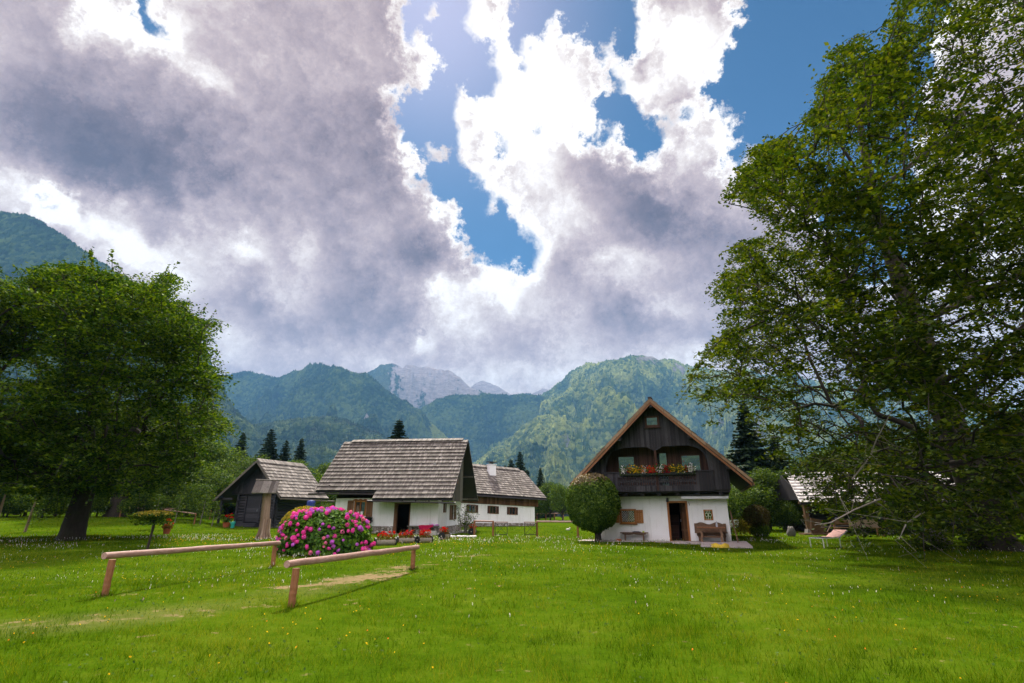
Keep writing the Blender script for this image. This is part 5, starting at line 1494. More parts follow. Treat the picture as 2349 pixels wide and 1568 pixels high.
# ------------------------------------------------------------------ hollow-log planters
def planter(L, seed, label, x, y, rz, R_=.17):
    t = empty('flower_log', (x, y, 0), rz); rg = np.random.default_rng(seed)
    a = np.linspace(R(150), R(390), 15); prof = [(R_ * math.cos(b), R_ * math.sin(b) + R_) for b in a]; prof2 = [(R_ * .8 * math.cos(b), R_ * .8 * math.sin(b) + R_) for b in a[::-1]]
    MB().prism([(u, v) for u, v in prof] + prof2, 0, L).build('log', M_planter, t)
    e = MB().tube([(0, -.03, R_), (0, .03, R_)], R_ * 1.12, 16).build('end_disc', M_black, t); e2 = e.copy(); COL.objects.link(e2); e2.parent = t; e2.location = (0, L, 0)
    MB().tube([(0, -.045, R_), (0, -.032, R_)], R_ * .2, 8).build('end_knot', M_planter, e)
    n = 600
    p = np.stack([rg.normal(0, .10, n), rg.uniform(.06, L - .04, n), R_ * 1.5 + np.abs(rg.normal(0, .15, n))], -1)
    V, F = leaf_quads(p, .06, rg=rg); mesh_np('foliage', V, F, M_redleaf, t)
    m2 = MB()
    for i in range(26):
        c = np.array([rg.normal(0, .10), rg.uniform(.08, L - .05), R_ * 1.5 + rg.uniform(.12, .36)])
        V, F = leaf_quads(c + rg.normal(0, .024, (9, 3)), .06, None, .8, .9, rg=rg); m2.add(V, F)
    m2.build('blossoms', M_pet_red, t)
    return tag(t, label, 'planter', 'log planters with red flowers on the lawn')
M_redleaf = leaf_mat('bronze_leaf', [(.2, (.05, .03, .012)), (.5, (.13, .06, .02)), (.9, (.22, .16, .04))])
for (px, py, L, rz, lab, sd) in ((860, 1253, .95, R(-62), 'log planter with red flowers beside the end of the hydrangea', 1),
                               (911, 1247.5, .86, R(-66), 'log planter with red flowers in front of the cottage doorway', 2),
                               (958, 1247, .74, R(-55), 'log planter with red flowers before the bench with the crimson blanket', 3),
                               (1013, 1239, .66, R(-20), 'log planter with red flowers next to the white pebbles', 4),
                               (1081, 1227, .7, R(-10), 'log planter with red flowers alone near the rear rail fence', 5)):
    g0 = G(px, py); planter(L, 400 + sd, lab, g0.x, g0.y, rz, .17 if sd < 4 else .19)

# ------------------------------------------------------------------ rail fences and small gates beyond the cottage
def fence_run(pts, h, label, group='low rail fences behind the lawn', r=.055, mats=(M_rail, M_post)):
    o = np.array([pts[0][0], pts[0][1], 0]); t = empty('rail_fence', tuple(o))
    for i, q in enumerate(pts):
        g_ = gh(q[0], q[1]); MB().tube([np.array([q[0], q[1], g_ - .1]) - o, np.array([q[0], q[1], g_ + h]) - o], r * 1.2, 8).build('post', mats[1], t)
    for a, b in zip(pts[:-1], pts[1:]):
        mb = MB(); log_tube(mb, np.array([a[0], a[1], gh(*a) + h - .03]) - o, np.array([b[0], b[1], gh(*b) + h - .03]) - o, r, 8, .01, seed=int(a[0] * 10) & 255); mb.build('rail', mats[0], t)
    return tag(t, label, 'rail fence', group)
def g2(px, py): q = G(px, py); return (q.x, q.y)
fence_run([g2(1088, 1228.5), g2(1131, 1229)], .95, 'short rail fence running out from the corner of the white cottage')
fence_run([g2(1232, 1229.5), (G(1326, 1233).x, G(1326, 1233).y)], .95, 'rail fence leading from the metal gate to behind the clipped ball tree')
fence_run([(-33.5, 52.0), (-29.6, 50.6)], .95, 'rail fence butting against the far side of the log cabin')
fence_run([(-39.5, 54.5), (-36, 55.5), (-31.8, 57)], .9, 'thin rail fence in the shade under the tree line')
def metal_gate(px0, px1, py, label):
    a, b = G(px0, py), G(px1, py); t = empty('metal_gate', (a.x, a.y, 0)); L = (b - a).length; ang = math.atan2(b.y - a.y, b.x - a.x); t.rotation_euler = (0, 0, ang)
    MB().box(0, .035, -.02, .02, 0, .82).box(L - .035, L, -.02, .02, 0, .82).box(.035, L - .035, -.015, .015, .06, .10).build('gate_frame', M_black, t)
    MB().box(-.02, L + .02, -.04, .04, .82, .87).build('top_rail', M_rail, t)
    MB().bar((.04, -.005, .10), (L - .04, -.005, .80), .02, .018).bar((.04, .018, .80), (L - .04, .018, .10), .02, .018).build('cross_brace', M_black, t)
    return tag(t, label, 'gate', 'metal garden gates with crossed braces')
metal_gate(1135, 1164, 1230, 'black metal gate with crossed braces next to the short rail fence')
metal_gate(1203, 1231, 1230, 'black metal gate with crossed braces hung on the post of the longer rail fence')

# far roofs, hut and car past the long farmhouse
fb = empty('far_hut', tuple(P(1273, 1186, 150).xy) + (0,)); tag(fb, 'small hut with pale A-shaped roof far behind the rear rail fence', 'hut')
MB().prism([(-3.0, 0), (3.0, 0), (0, 3.4)], 0, 6).build('roof', M_shingle, fb); MB().box(-9, -3.7, 1, 5, 0, 1.4).build('wall', M_grey_board, fb)
MB().prism([(-2.2, .02), (2.2, .02), (0, 2.9)], -.12, -.02).build('gable', M_dark_board, fb)
car = empty('parked_car', tuple(P(1300, 1186, 130).xy) + (0,)); tag(car, 'dark blue parked car seen between the far hut and the clipped ball tree', 'car')
MB().prism([(-2.1, .35), (2.1, .35), (2.1, .85), (1.2, .95), (.6, 1.5), (-1.0, 1.5), (-1.6, .95), (-2.1, .9)], -.85, .85).build('body', plain('dark_blue_paint', (.03, .05, .11), .3, .6), car)
for x in (-1.3, 1.3):
    MB().tube([(x, -.9, .33), (x, -.7, .33)], .33, 14).build('wheel', M_black, car)
MB().prism([(.52, .98), (1.05, .98), (.58, 1.42)], -.87, -.855).prism([(-.9, .98), (.45, .98), (.45, 1.42), (-.9, 1.42)], -.87, -.855).build('side_window', M_glass, car)
fr_ = fence_run([(P(x, 1190, 100).x, 100) for x in (1232, 1252, 1272, 1292, 1312, 1332)], 1.1, 'distant rail fence crossing the far meadow', r=.09)

# ------------------------------------------------------------------ clipped ball tree
tb0 = Vector((4.32, 28.7, 0))
bt = empty('ball_tree', (tb0.x, tb0.y, 0)); tag(bt, 'round clipped hornbeam ball tree at the corner of the dark gabled house', 'tree')
mb = MB(); trunk_mesh(mb, [(.2, 0, -.1), (.2, 0, .3), (.12, 0, .7), (.0, 0, 1.3)], [.17, .15, .14, .12], 12, .3); mb.tube([(.2, 0, .2), (.05, -.05, .55), (-.5, -.2, 1.2)], [.09, .08, .05], 7).tube([(.18, .05, .25), (.5, .1, .7), (.8, .1, 1.3)], [.08, .07, .05], 7); mb.build('trunk', M_bark, bt)
rg = np.random.default_rng(12)
n = 32000; d = rg.normal(0, 1, (n, 3)); d /= np.linalg.norm(d, axis=1)[:, None]
k = 1 - .22 * rg.random(n) ** 1.3
low = np.where(d[:, 2] < 0, 1.0 - .10 * (-d[:, 2]), 1)
p = d * k[:, None] * np.array([1.46, 1.46, 1.62]) * low[:, None] * (1 + .022 * np.sin(d[:, 0] * 8 + d[:, 2] * 6) + .10 * (fbm(d[:, 0] * 4 + 9, d[:, 2] * 4 + d[:, 1] * 3, 14, 3) - .5) + (rg.random(n) < .012) * .05)[:, None] + [0, 0, 1.92]
V, F = leaf_quads(p, .10, d * 1.1 + [0, 0, .2], .6, .7, rg=rg)
zz = p[:, 2] + rg.normal(0, .12, n) - .25 * d[:, 0]
mesh_np('crown', V, F, [M_topiary, M_topiary_top], bt, midx=(zz > 3.08).astype(int))

# ------------------------------------------------------------------ small trees and pots on the left lawn
s0 = G(337, 1262)
um = empty('umbrella_tree', (s0.x, s0.y, 0)); tag(um, 'small standard tree with flat yellow-green crown behind the long log rail', 'tree')
mb = MB(); mb.tube([(0, 0, -.1), (.03, 0, .4), (.08, 0, .9), (.02, 0, 1.25)], [.06, .045, .045, .06], 8, jit=.2).tube([(.02, 0, 1.1), (-.3, .1, 1.32)], .025, 5).tube([(.02, 0, 1.1), (.35, 0, 1.34)], .025, 5); mb.build('trunk', M_bark, um)
V, F = ball_leaves((0, 0, 1.38), .74, 3600, .085, .6, rg=rg, sc=(1, 1, .25)); V2, F2 = leaf_quads(np.stack([rg.uniform(-.7, .7, 500), rg.uniform(-.5, .5, 500), 1.3 - rg.random(500) * .32], -1), .1, rg=rg)
mb = MB().add(V, F).add(V2, F2, 0); zz = np.concatenate([V[:, 2].reshape(-1, 4).mean(1), V2[:, 2].reshape(-1, 4).mean(1)])
mesh_np('crown', np.vstack([V, V2]), np.vstack([F, F2 + len(V)]), [M_bushleaf, M_gold], um, midx=(zz + rg.normal(0, .05, len(zz)) > 1.42).astype(int))
def red_pot(px, py, Y, label, s=1.0, leafm=None):
    q = P(px, py, Y); t = empty('flower_pot', (q.x, Y, gh(q.x, Y)))
    MB().lathe([(0, 0), (.18 * s, 0), (.24 * s, .32 * s), (.26 * s, .34 * s), (.22 * s, .34 * s), (0, .28 * s)], 12).build('pot', M_terracotta, t)
    V, F = ball_leaves((0, 0, .5 * s), .34 * s, 420, .10 * s, .8, rg=rg, sc=(1.1, 1, .7)); mesh_np('foliage', V, F, leafm or M_bushleaf, t)
    m2 = MB()
    for i in range(14): V, F = leaf_quads(np.array([rg.normal(0, .2), rg.normal(0, .15), .62 + rg.random() * .4]) * s + rg.normal(0, .04, (8, 3)), .1 * s, rg=rg); m2.add(V, F)
    m2.build('blossoms', M_pet_red, t); return tag(t, label, 'potted plant')
red_pot(384, 1212, 38, 'terracotta pot of red flowers just past the small standard tree', 1.0, M_redleaf)
red_pot(519, 1203, 50.5, 'pot of bright red flowers at the foot of the log cabin steps', 1.3)
wc = empty('watering_can', tuple(P(534, 1205, 50.2).xy) + (0,)); wc.scale = (.62, .62, .62); tag(wc, 'turquoise watering can standing by the log cabin steps', 'watering can')
MB().lathe([(0, .45), (.24, .45), (.27, .85), (.20, .98), (.0, .98)], 14).box(-.18, .18, -.18, .18, 0, .44).build('body', M_teal, wc); MB().tube([(-.2, 0, .6), (-.42, 0, .8), (-.55, 0, 1.05)], [.06, .04, .05], 8).build('spout', M_teal, wc)
MB().tube([(.1, 0, .98), (.3, 0, 1.1), (.36, 0, .85), (.25, 0, .6)], .025, 6).build('handle', M_teal, wc)
bd = MB().blob((0, 0, .10), .11, sc=(1.6, .8, .8), rough=.05, seed=1).blob((.15, 0, .2), .06, rough=.03, seed=2).build('white_stone', M_chalk, smooth=True); bd.location = G(1303, 1218); tag(bd, 'small white stone alone on the lawn before the rail fence', 'stone')

# ------------------------------------------------------------------ corner by the barn
lg = empty('sun_lounger', (0, 0, 0)); la, lb = G(1890, 1258), G(1975, 1250)
ang = math.atan2(lb.y - la.y + 2.0, lb.x - la.x); lg.location = (la.x, la.y, 0); lg.rotation_euler = (0, 0, R(28))
MB().bar((0, 0, .40), (1.25, 0, .40), .03, .03).bar((0, .6, .40), (1.25, .6, .40), .03, .03).bar((0, 0, .40), (0, .6, .40), .03, .03).bar((1.25, 0, .40), (1.95, 0, .68), .03, .03).bar((1.25, .6, .40), (1.95, .6, .68), .03, .03).bar((1.95, 0, .68), (1.95, .6, .68), .03, .03).build('frame', M_white, lg)
for (x, y) in ((.03, 0), (.03, .6), (1.25, 0), (1.25, .6)): MB().bar((x, y, 0), (x, y, .385), .03, .03).build('leg', M_white, lg)
MB().hexa([(0.02, .02, .405), (.62, .02, .405), (.02, .58, .405), (.62, .58, .405), (.02, .02, .43), (.62, .02, .43), (.02, .58, .43), (.62, .58, .43)]).build('cushion', M_navy, lg)
tag(lg, 'white metal sun lounger on the grass in front of the barn', 'sun lounger')
tw = MB(); nn = 12; A_, B_ = np.meshgrid(np.linspace(0, 1, nn), np.linspace(0, 1, nn)); xx = .63 + A_ * 1.3
tw.add(np.stack([xx, .0 + B_ * .6, .435 + np.clip(xx - 1.25, 0, 1) * .40 + .015 * np.sin(xx * 14)], -1).reshape(-1, 3), grid_faces(nn, nn)); tw = tw.build('towel', M_redpink, smooth=True)
tw.location = lg.location; tw.rotation_euler = lg.rotation_euler; tag(tw, 'pale pink towel spread over the sun lounger', 'towel')
bb = empty('barn_bench', (P(1917, 1228, 35.8).x, 35.8, 0), R(-3)); tag(bb, 'wooden garden bench with slatted back in front of the barn', 'bench')
for x in (0, 2.7): MB().box(x, x + .1, 0, .1, 0, .98).box(x, x + .1, -.5, -.42, 0, .5).box(x, x + .1, -.42, 0, .42, .48).build('side_frame', M_post, bb)
MB().box(-.05, 2.85, .0, .03, .70, .97).build('backrest', M_fascia, bb); MB().box(-.05, 2.85, -.5, -.02, .485, .53).build('seat', M_fascia, bb)
kb = MB().box(.95, 2.82, -.05, -.012, .45, 1.0).box(.95, 2.82, -.012, .10, .985, 1.0).build('blanket', M_beige); kb.location = bb.location; kb.rotation_euler = bb.rotation_euler; tag(kb, 'beige blanket draped over the back of the barn bench', 'blanket')
cu = MB().lathe([(0, 0), (.14, 0), (.17, .08), (.12, .15), (0, .16)], 12).build('cap', M_navy); cu.location = (bb.location.x + .35, 35.85, .98); tag(cu, 'dark blue cap lying on top of the barn bench', 'cap')
wb = MB().prism([(0, .1), (1.1, .1), (.85, .95), (.15, 1.1)], 0, .08).bar((.1, .04, .1), (-.35, .04, 1.25), .07, .07).bar((1.05, .04, .1), (1.5, .04, .7), .07, .07).box(-.6, 1.6, -.3, .5, .0, .12).build('deck_chair', M_bench_wood); wb.location = (P(1860, 1215, 36.8).x, 36.8, 0); tag(wb, 'reclined wooden deck chair beside the front barn post', 'chair')
rk = MB().blob((0, 0, .32), .52, sc=(1.1, .8, .9), seg=14, rough=.22, seed=3).blob((.65, .1, .2), .34, sc=(1.2, .8, .7), seg=12, rough=.22, seed=4).build('boulder', M_rock_grey, smooth=True); q = G(2135, 1252); rk.location = (q.x, q.y, 0); tag(rk, 'rough grey boulder under the tall beech branches', 'boulder')
rk = MB().blob((0, 0, .22), .34, sc=(.8, .7, 1.1), seg=12, rough=.2, seed=7).build('boulder', M_rock_grey, smooth=True); q = P(1816, 1228, 35); rk.location = (q.x, 35, 0); tag(rk, 'upright grey stone beside the barn footing', 'boulder')
# clipped double ball and yellow shrub beyond the corner of the house
dbt = empty('clipped_shrub', (P(1742, 1233, 33.5).x, 33.5, 0)); tag(dbt, 'dark clipped shrub with a round head behind the leaning pole', 'shrub')
V, F = ball_leaves((0, 0, 1.25), .80, 5200, .07, .3, rg=rg, sc=(1, 1, .85)); mesh_np('crown', V, F, leaf_mat('dark_clipped_leaf', [(.2, (.02, .018, .008)), (.5, (.055, .045, .018)), (.9, (.11, .09, .035))]), dbt)
V, F = ball_leaves((.15, .1, .42), .62, 2600, .08, .4, rg=rg, sc=(1, 1, .7), zmin=.02); mesh_np('skirt', V, F, M_bushleaf, dbt)
MB().tube([(0, 0, 0), (0, 0, 1.2)], .07, 7).build('trunk', M_bark, dbt)
ysh = empty('yellow_shrub', (P(1708, 1235, 34.5).x, 34.5, 0)); tag(ysh, 'low yellow-green shrub between the house corner and the round clipped shrub', 'shrub')
V, F = ball_leaves((0, 0, .55), .85, 1500, .10, .9, rg=rg, sc=(1.3, 1, .8), zmin=.02); mesh_np('foliage', V, F, M_gold, ysh)
ch_ = empty('garden_chair', (P(1692, 1225, 38).x, 38, 0)); tag(ch_, 'light green plastic garden chair beyond the house corner', 'chair')
gm = plain('green_plastic', (.16, .42, .08), .5); MB().box(-.3, .3, -.3, .3, .42, .46).build('seat', gm, ch_); MB().box(-.3, .3, .26, .3, .46, .95).build('backrest', M_white, ch_)
for (x, y) in ((-.27, -.27), (.27, -.27), (-.27, .27), (.27, .27)): MB().box(x - .025, x + .025, y - .025, y + .025, 0, .42).build('leg', gm, ch_)
for i, dx in enumerate((-.9, .95)):
    o = MB().lathe([(0, 0), (.3, 0), (.36, .42), (.32, .42), (.28, .06), (0, .06)], 14).build('plant_tub', M_black); o.location = (ch_.location.x + dx, 37.6, 0)
    tag(o, ('black plant tub between the white wall and the green chair', 'black plant tub on the far side of the green chair')[i], 'tub', 'black tubs by the green chair')
# bush at the cottage corner
cbsh = empty('corner_shrub', (P(1066, 1226, 40).x, 40.0, 0)); tag(cbsh, 'loose green shrub growing at the gable corner of the shingled cottage', 'shrub')
sp = MB(); LV = []
for i in range(26):
    a = rg.uniform(0, 6.28); h = rg.uniform(1.0, 2.3); x, y = .45 * math.cos(a) * rg.random(), .45 * math.sin(a) * rg.random()
    tip = np.array([x * 2.6, y * 2.6, h]); sp.tube([(x, y, 0), (x * 1.6, y * 1.6, h * .5), tip], [.015, .012, .005], 4)
    for k in range(14): s_ = rg.uniform(.25, 1); LV.append(np.array([x, y, 0]) * (1 - s_) + tip * s_ + rg.normal(0, .08, 3))
sp.build('stems', M_bark_pale, cbsh); V, F = leaf_quads(np.repeat(np.array(LV), 3, 0) + rg.normal(0, .05, (len(LV) * 3, 3)), .09, rg=rg); mesh_np('foliage', V, F, M_bushleaf, cbsh)
# stakes on the left edge
for (px, py, px2, py2, Y, lab) in ((62, 1203, 84, 1144, 40, 'weathered leaning stake wrapped in climbing leaves'), (-6, 1190, 12, 1135, 36, 'thin bare stake leaning at the very edge of the view')):
    a, b = P(px, py, Y), P(px2, py2, Y); t = empty('garden_stake', (a.x, Y, 0)); d_ = b - a; z0_ = gh(a.x, Y)
    MB().tube([(0, 0, z0_ - .2), (d_.x * .5, 0, z0_ + (b.z - z0_) * .5), (d_.x, 0, b.z)], [.09, .08, .04], 8, jit=.2).build('stake', M_old_wood, t)
    tag(t, lab, 'stake')
    if Y == 40:
        V, F = leaf_quads(np.stack([d_.x * .6 + rg.normal(0, .3, 260) + .2, rg.normal(0, .2, 260), b.z * .62 + rg.normal(0, .45, 260)], -1), .12, rg=rg); mesh_np('foliage', V, F, M_bushleaf, t)
# ------------------------------------------------------------------ big trees
def inside(poly, x, y):
    return poly_sd(poly, np.asarray(x, float), np.asarray(y, float)) > 0
def project(p):
    x, y, z = p[:, 0], p[:, 1], p[:, 2] - CAM_H
    dep = y * _cp + z * _sp
    return 1174.5 + FPX * x / dep, 784 - FPX * (z * _cp - y * _sp) / dep
def n3(p, s, seed):
    return (vnoise(p[:, 0] / s + p[:, 2] / s * .7, p[:, 1] / s - p[:, 2] / s * .6, seed) + vnoise(p[:, 2] / s + 9, p[:, 0] / s * .8 + p[:, 1] / s * .5, seed + 3)) / 2
def sprays(tips, n_per, size, rad, flat, rg, down=0.0, axis=None):
    """leaf sprays round the twig ends, in flattened tiers"""
    m = len(tips)
    base = np.repeat(tips, n_per, 0)
    r = rg.normal(0, 1, (m * n_per, 3)) * [1, 1, flat]
    q = rad * np.repeat(rg.uniform(.6, 1.3, m), n_per)[:, None]
    p = base + r * q * .55
    p[:, 2] -= down * np.hypot(r[:, 0], r[:, 1]) * q[:, 0] * .3
    nrm = np.repeat(np.stack([rg.normal(0, .25, m), rg.normal(0, .25, m), np.ones(m)], -1), n_per, 0)
    return leaf_quads(p, size, nrm, .42, .62, rg=rg)

def crown_targets(n, c, rad, poly, rg, zmin=1.0, shell=.35, gap=.47, gs=2.2, thin=None, seed=0):
    out = []
    while sum(len(o) for o in out) < n:
        d = rg.normal(0, 1, (6000, 3)); d /= np.linalg.norm(d, axis=1)[:, None]
        k = (shell ** 3 + (1 - shell ** 3) * rg.random(6000)) ** (1 / 3)
        p = np.asarray(c) + d * k[:, None] * np.asarray(rad)
        ok = p[:, 2] > zmin
        if poly is not None:
            px, py = project(np.where(p[:, 1:2] > 4, p, [[0, 10, 5]])); ok &= inside(poly, px, py) & (p[:, 1] > 4)
            if thin is not None: ok &= rg.random(6000) < thin(px, py)
        ok &= n3(p, gs, seed) > gap * rg.uniform(.75, 1.1, 6000)
        out.append(p[ok])
    return np.concatenate(out)[:n]

def shoots(tips, c, rad, n, L, size, rg, per=26):
    """leafy shoots reaching out past the crown"""
    q = (tips - np.asarray(c)) / np.asarray(rad); d = np.linalg.norm(q, axis=1)
    idx = rg.choice(len(tips), n * 3, p=(d ** 6) / (d ** 6).sum(), replace=False)[:n]
    P_ = []; tw = MB()
    for i in idx:
        o = q[i] / (np.linalg.norm(q[i]) + 1e-6) + rg.normal(0, .25, 3); o[2] += rg.uniform(0, .7) if q[i][2] > -.2 else rg.uniform(-.6, .1); o /= np.linalg.norm(o); l = L * rg.uniform(.5, 1.25)
        s = rg.uniform(0, 1, per)[:, None]; bend = np.array([0, 0, -.18 * l]) * s ** 2
        P_.append(tips[i] + o * s * l + bend + rg.normal(0, .10, (per, 3)) * (1.15 - s * .8))
        tw.tube([tips[i], tips[i] + o * l * .5 + [0, 0, -.045 * l], tips[i] + o * l + [0, 0, -.18 * l]], [.016, .011, .004], 4, caps=False)
    return leaf_quads(np.concatenate(P_), size, None, .5, .62, rg=rg), tw
# round beech on the left
rg = np.random.default_rng(101)
lp = [(-320, 700), (-150, 640), (-60, 636), (0, 628), (40, 640), (85, 612), (110, 622), (150, 596), (190, 606), (215, 600), (232, 618), (262, 622), (268, 606), (282, 640), (318, 642), (345, 660), (372, 640), (398, 622),
      (388, 655), (378, 690), (405, 682), (432, 690), (440, 722), (470, 740), (500, 732), (478, 760), (462, 785), (480, 812), (508, 848), (494, 880), (484, 925), (505, 950), (532, 975), (505, 990), (470, 1010), (455, 1055), (425, 1092),
      (335, 1125), (240, 1140), (170, 1138), (90, 1135), (0, 1130), (-150, 1120), (-320, 1070)]
B0 = G(160, 1240); bx, by = B0.x, B0.y
T = crown_targets(4900, (bx - .6, by + .5, 9.8), (13.2, 10.5, 9.6), lp, rg, zmin=2.6, shell=.50, gap=.50, gs=1.8, seed=201)
trunk = [((bx, by, -.2), -1), ((bx + .05, by, 1.5), 0), ((bx + .2, by, 3.0), 1), ((bx + .35, by, 4.0), 2),
         ((bx + .2, by - .6, 6.0), 3), ((bx - 1.2, by - .8, 8.5), 4), ((bx + 2.0, by + .3, 6.2), 3), ((bx + 3.0, by - .2, 9.0), 6), ((bx - 1.6, by + .8, 5.4), 3), ((bx - 3.8, by + .9, 7.8), 8),
         ((bx + 3.6, by - 1.2, 5.6), 6), ((bx + 5.6, by - 1.6, 6.6), 10), ((bx + 1.2, by + 1.4, 8.0), 4), ((bx + .6, by - 3.0, 6.4), 4)]
N, par, w, tips = grow(trunk, T, bias=.30, rg=rg, curve=.12)
lt_ = empty('round_beech', (0, 0, 0)); lt_.location = (bx, by, 0); tag(lt_, 'large round beech with dense dark green crown beside the long log rail', 'tree')
off = np.array([bx, by, 0])
V, F = wood_mesh(N - off, par, w, .012, .38, .34, thick=.06, skip=4)
BV1, BF1 = V, F
mb = MB(); trunk_mesh(mb, np.array([(0, 0, -.2), (.02, 0, .3), (.06, 0, 1.4), (.18, 0, 2.8), (.35, 0, 4.1), (.3, -.3, 5.2)]), [.66, .60, .52, .46, .42, .30], 22, .3, rg, .12)
mb.tube([(.3, 0, 3.7), (1.2, .15, 4.8), (2.0, .3, 6.2)], [.34, .28, .20], 12).tube([(.3, 0, 3.8), (-.5, .4, 4.7), (-1.6, .8, 5.4)], [.30, .24, .18], 12)
mb.build('trunk', M_bark, lt_, smooth=True)
V, F = sprays(np.vstack([N[tips], N[par[tips]][::2]]) - off, 46, .165, .72, .15, rg, .6)
(V2, F2), tw = shoots(N[tips], (bx - .6, by + .5, 9.8), (13.2, 10.5, 9.6), 420, 1.5, .17, rg)
mesh_np('crown', np.vstack([V, V2 - off]), np.vstack([F, F2 + len(V)]), M_beech, lt_)
mesh_np('branches', np.vstack([BV1] + [v - off for v in tw.v]), np.vstack([BF1] + [f + len(BV1) for f in tw.f[4]]), M_bark, lt_, smooth=True)

# tall beech on the right
rg = np.random.default_rng(77)
rp = [(2700, -300), (2200, -120), (2090, -40), (2062, 20), (2036, 60), (2046, 110), (2012, 128), (1998, 160), (1988, 110), (1965, 72), (1944, 108), (1914, 112), (1906, 165), (1874, 190), (1880, 245), (1836, 272), (1872, 290), (1862, 318),
      (1822, 300), (1790, 318), (1716, 344), (1736, 366), (1690, 392), (1664, 458), (1712, 448), (1738, 490), (1772, 512), (1742, 545), (1690, 552), (1674, 612), (1640, 648), (1644, 720), (1664, 752), (1620, 800), (1576, 870),
      (1604, 930), (1620, 985), (1658, 942), (1712, 934), (1742, 1000), (1790, 1060), (1836, 1100), (1872, 1160), (1836, 1205), (1920, 1195), (1955, 1215), (1975, 1268), (2005, 1262), (2030, 1222), (2090, 1222), (2120, 1262), (2150, 1262), (2170, 1215),
      (2240, 1218), (2262, 1262), (2300, 1255), (2310, 1222), (2349, 1228), (2700, 1240)]
RX0, RY0 = 20.2, 23.0
def thin(px, py):
    t = np.where((py < 260) & (px > 2080), .30, 1.0)
    t = np.where((px > 1980) & (px < 2110) & (py > 560) & (py < 680), .45, t)
    t = np.where(px < 1900, .62, t)
    t = np.where((px < 2010) & (py < 420), .62, t)
    t = np.where((px < 1960) & (py > 820), .34, t)
    t = np.where((px < 2040) & (py > 1070), .62, t)
    t = np.where((px < 2020) & (py > 1170), .06, t)
    t = np.where((px > 2150) & (py > 600) & (py < 1200), .8, t)
    t = np.where((py > 1205), .5, t)
    return t
T = crown_targets(7800, (RX0, RY0 - .5, 13.5), (17.0, 13.8, 20.5), rp, rg, zmin=.5, shell=.45, gap=.535, gs=1.6, thin=thin, seed=301)
tr = [((RX0, RY0, -.2), -1), ((RX0 - .1, RY0, 2), 0), ((RX0 - .4, RY0, 4.5), 1), ((RX0 - .7, RY0, 7), 2), ((RX0 - .9, RY0, 10), 3), ((RX0 - 1.4, RY0 - .3, 13), 4), ((RX0 - 1.6, RY0 - .3, 17), 5), ((RX0 - 1.2, RY0 - .2, 22), 6), ((RX0 - .5, RY0, 27), 7),
      ((RX0 - 2.8, RY0 - 1.5, 8.0), 3), ((RX0 - 6.0, RY0 - 3.0, 9.4), 9), ((RX0 - 9.0, RY0 - 4.0, 9.2), 10), ((RX0 - 11.6, RY0 - 4.6, 8.0), 11),
      ((RX0 - 2.2, RY0 - 1.6, 5.6), 2), ((RX0 - 5.4, RY0 - 3.4, 6.2), 13), ((RX0 - 8.4, RY0 - 4.4, 5.2), 14),
      ((RX0 - 3.6, RY0 - 1.8, 15.0), 5), ((RX0 - 6.6, RY0 - 3.2, 17.0), 16), ((RX0 - 9.6, RY0 - 4.0, 18.2), 17),
      ((RX0 - 4.2, RY0 - 2.4, 11.8), 4), ((RX0 - 8.0, RY0 - 3.6, 13.6), 19), ((RX0 - 10.8, RY0 - 3.8, 14.2), 20),
      ((RX0 - 2.6, RY0 - 2.8, 3.4), 2), ((RX0 - 5.6, RY0 - 4.2, 3.0), 22), ((RX0 - 1.0, RY0 - 5, 8.0), 3), ((RX0 - 1.6, RY0 - 8, 9.0), 24), ((RX0 + 3.5, RY0 - 2.5, 12), 4), ((RX0 + 6, RY0 - 3, 15), 26), ((RX0 + 3, RY0 - 1.5, 6), 2), ((RX0 - 3.6, RY0 - .8, 21.5), 6), ((RX0 + 2.4, RY0 - 1.5, 20), 6)]
N, par, w, tips = grow(tr, T, bias=.26, rg=rg, curve=.10, lift=.10)
rt_ = empty('tall_beech', (RX0, RY0, 0)); tag(rt_, 'towering spreading beech with long drooping branches over the barn', 'tree')
off = np.array([RX0, RY0, 0])
V, F = wood_mesh(N - off, par, w, .011, .375, .30, thick=.05, skip=2)
BV2, BF2 = V, F
mb = MB(); trunk_mesh(mb, np.array([(0, 0, -.2), (0, 0, .4), (-.1, 0, 2), (-.4, 0, 4.5), (-.7, 0, 7), (-.9, 0, 10), (-1.4, -.3, 13), (-1.6, -.3, 17), (-1.2, -.2, 22)]), [.80, .74, .62, .56, .52, .46, .36, .26, .15], 20, .45, rg, .08)
mb.build('trunk', M_bark, rt_, smooth=True)
V, F = sprays(np.vstack([N[tips], N[par[tips]][::3]]) - off, 37, .155, .50, .24, rg, .7)
(V2, F2), tw = shoots(N[tips], (RX0, RY0 - .5, 13.5), (17.0, 13.8, 20.5), 560, 1.4, .15, rg)
mesh_np('crown', np.vstack([V, V2 - off]), np.vstack([F, F2 + len(V)]), M_beech2, rt_)
mesh_np('branches', np.vstack([BV2] + [v - off for v in tw.v]), np.vstack([BF2] + [f + len(BV2) for f in tw.f[4]]), M_bark, rt_, smooth=True)
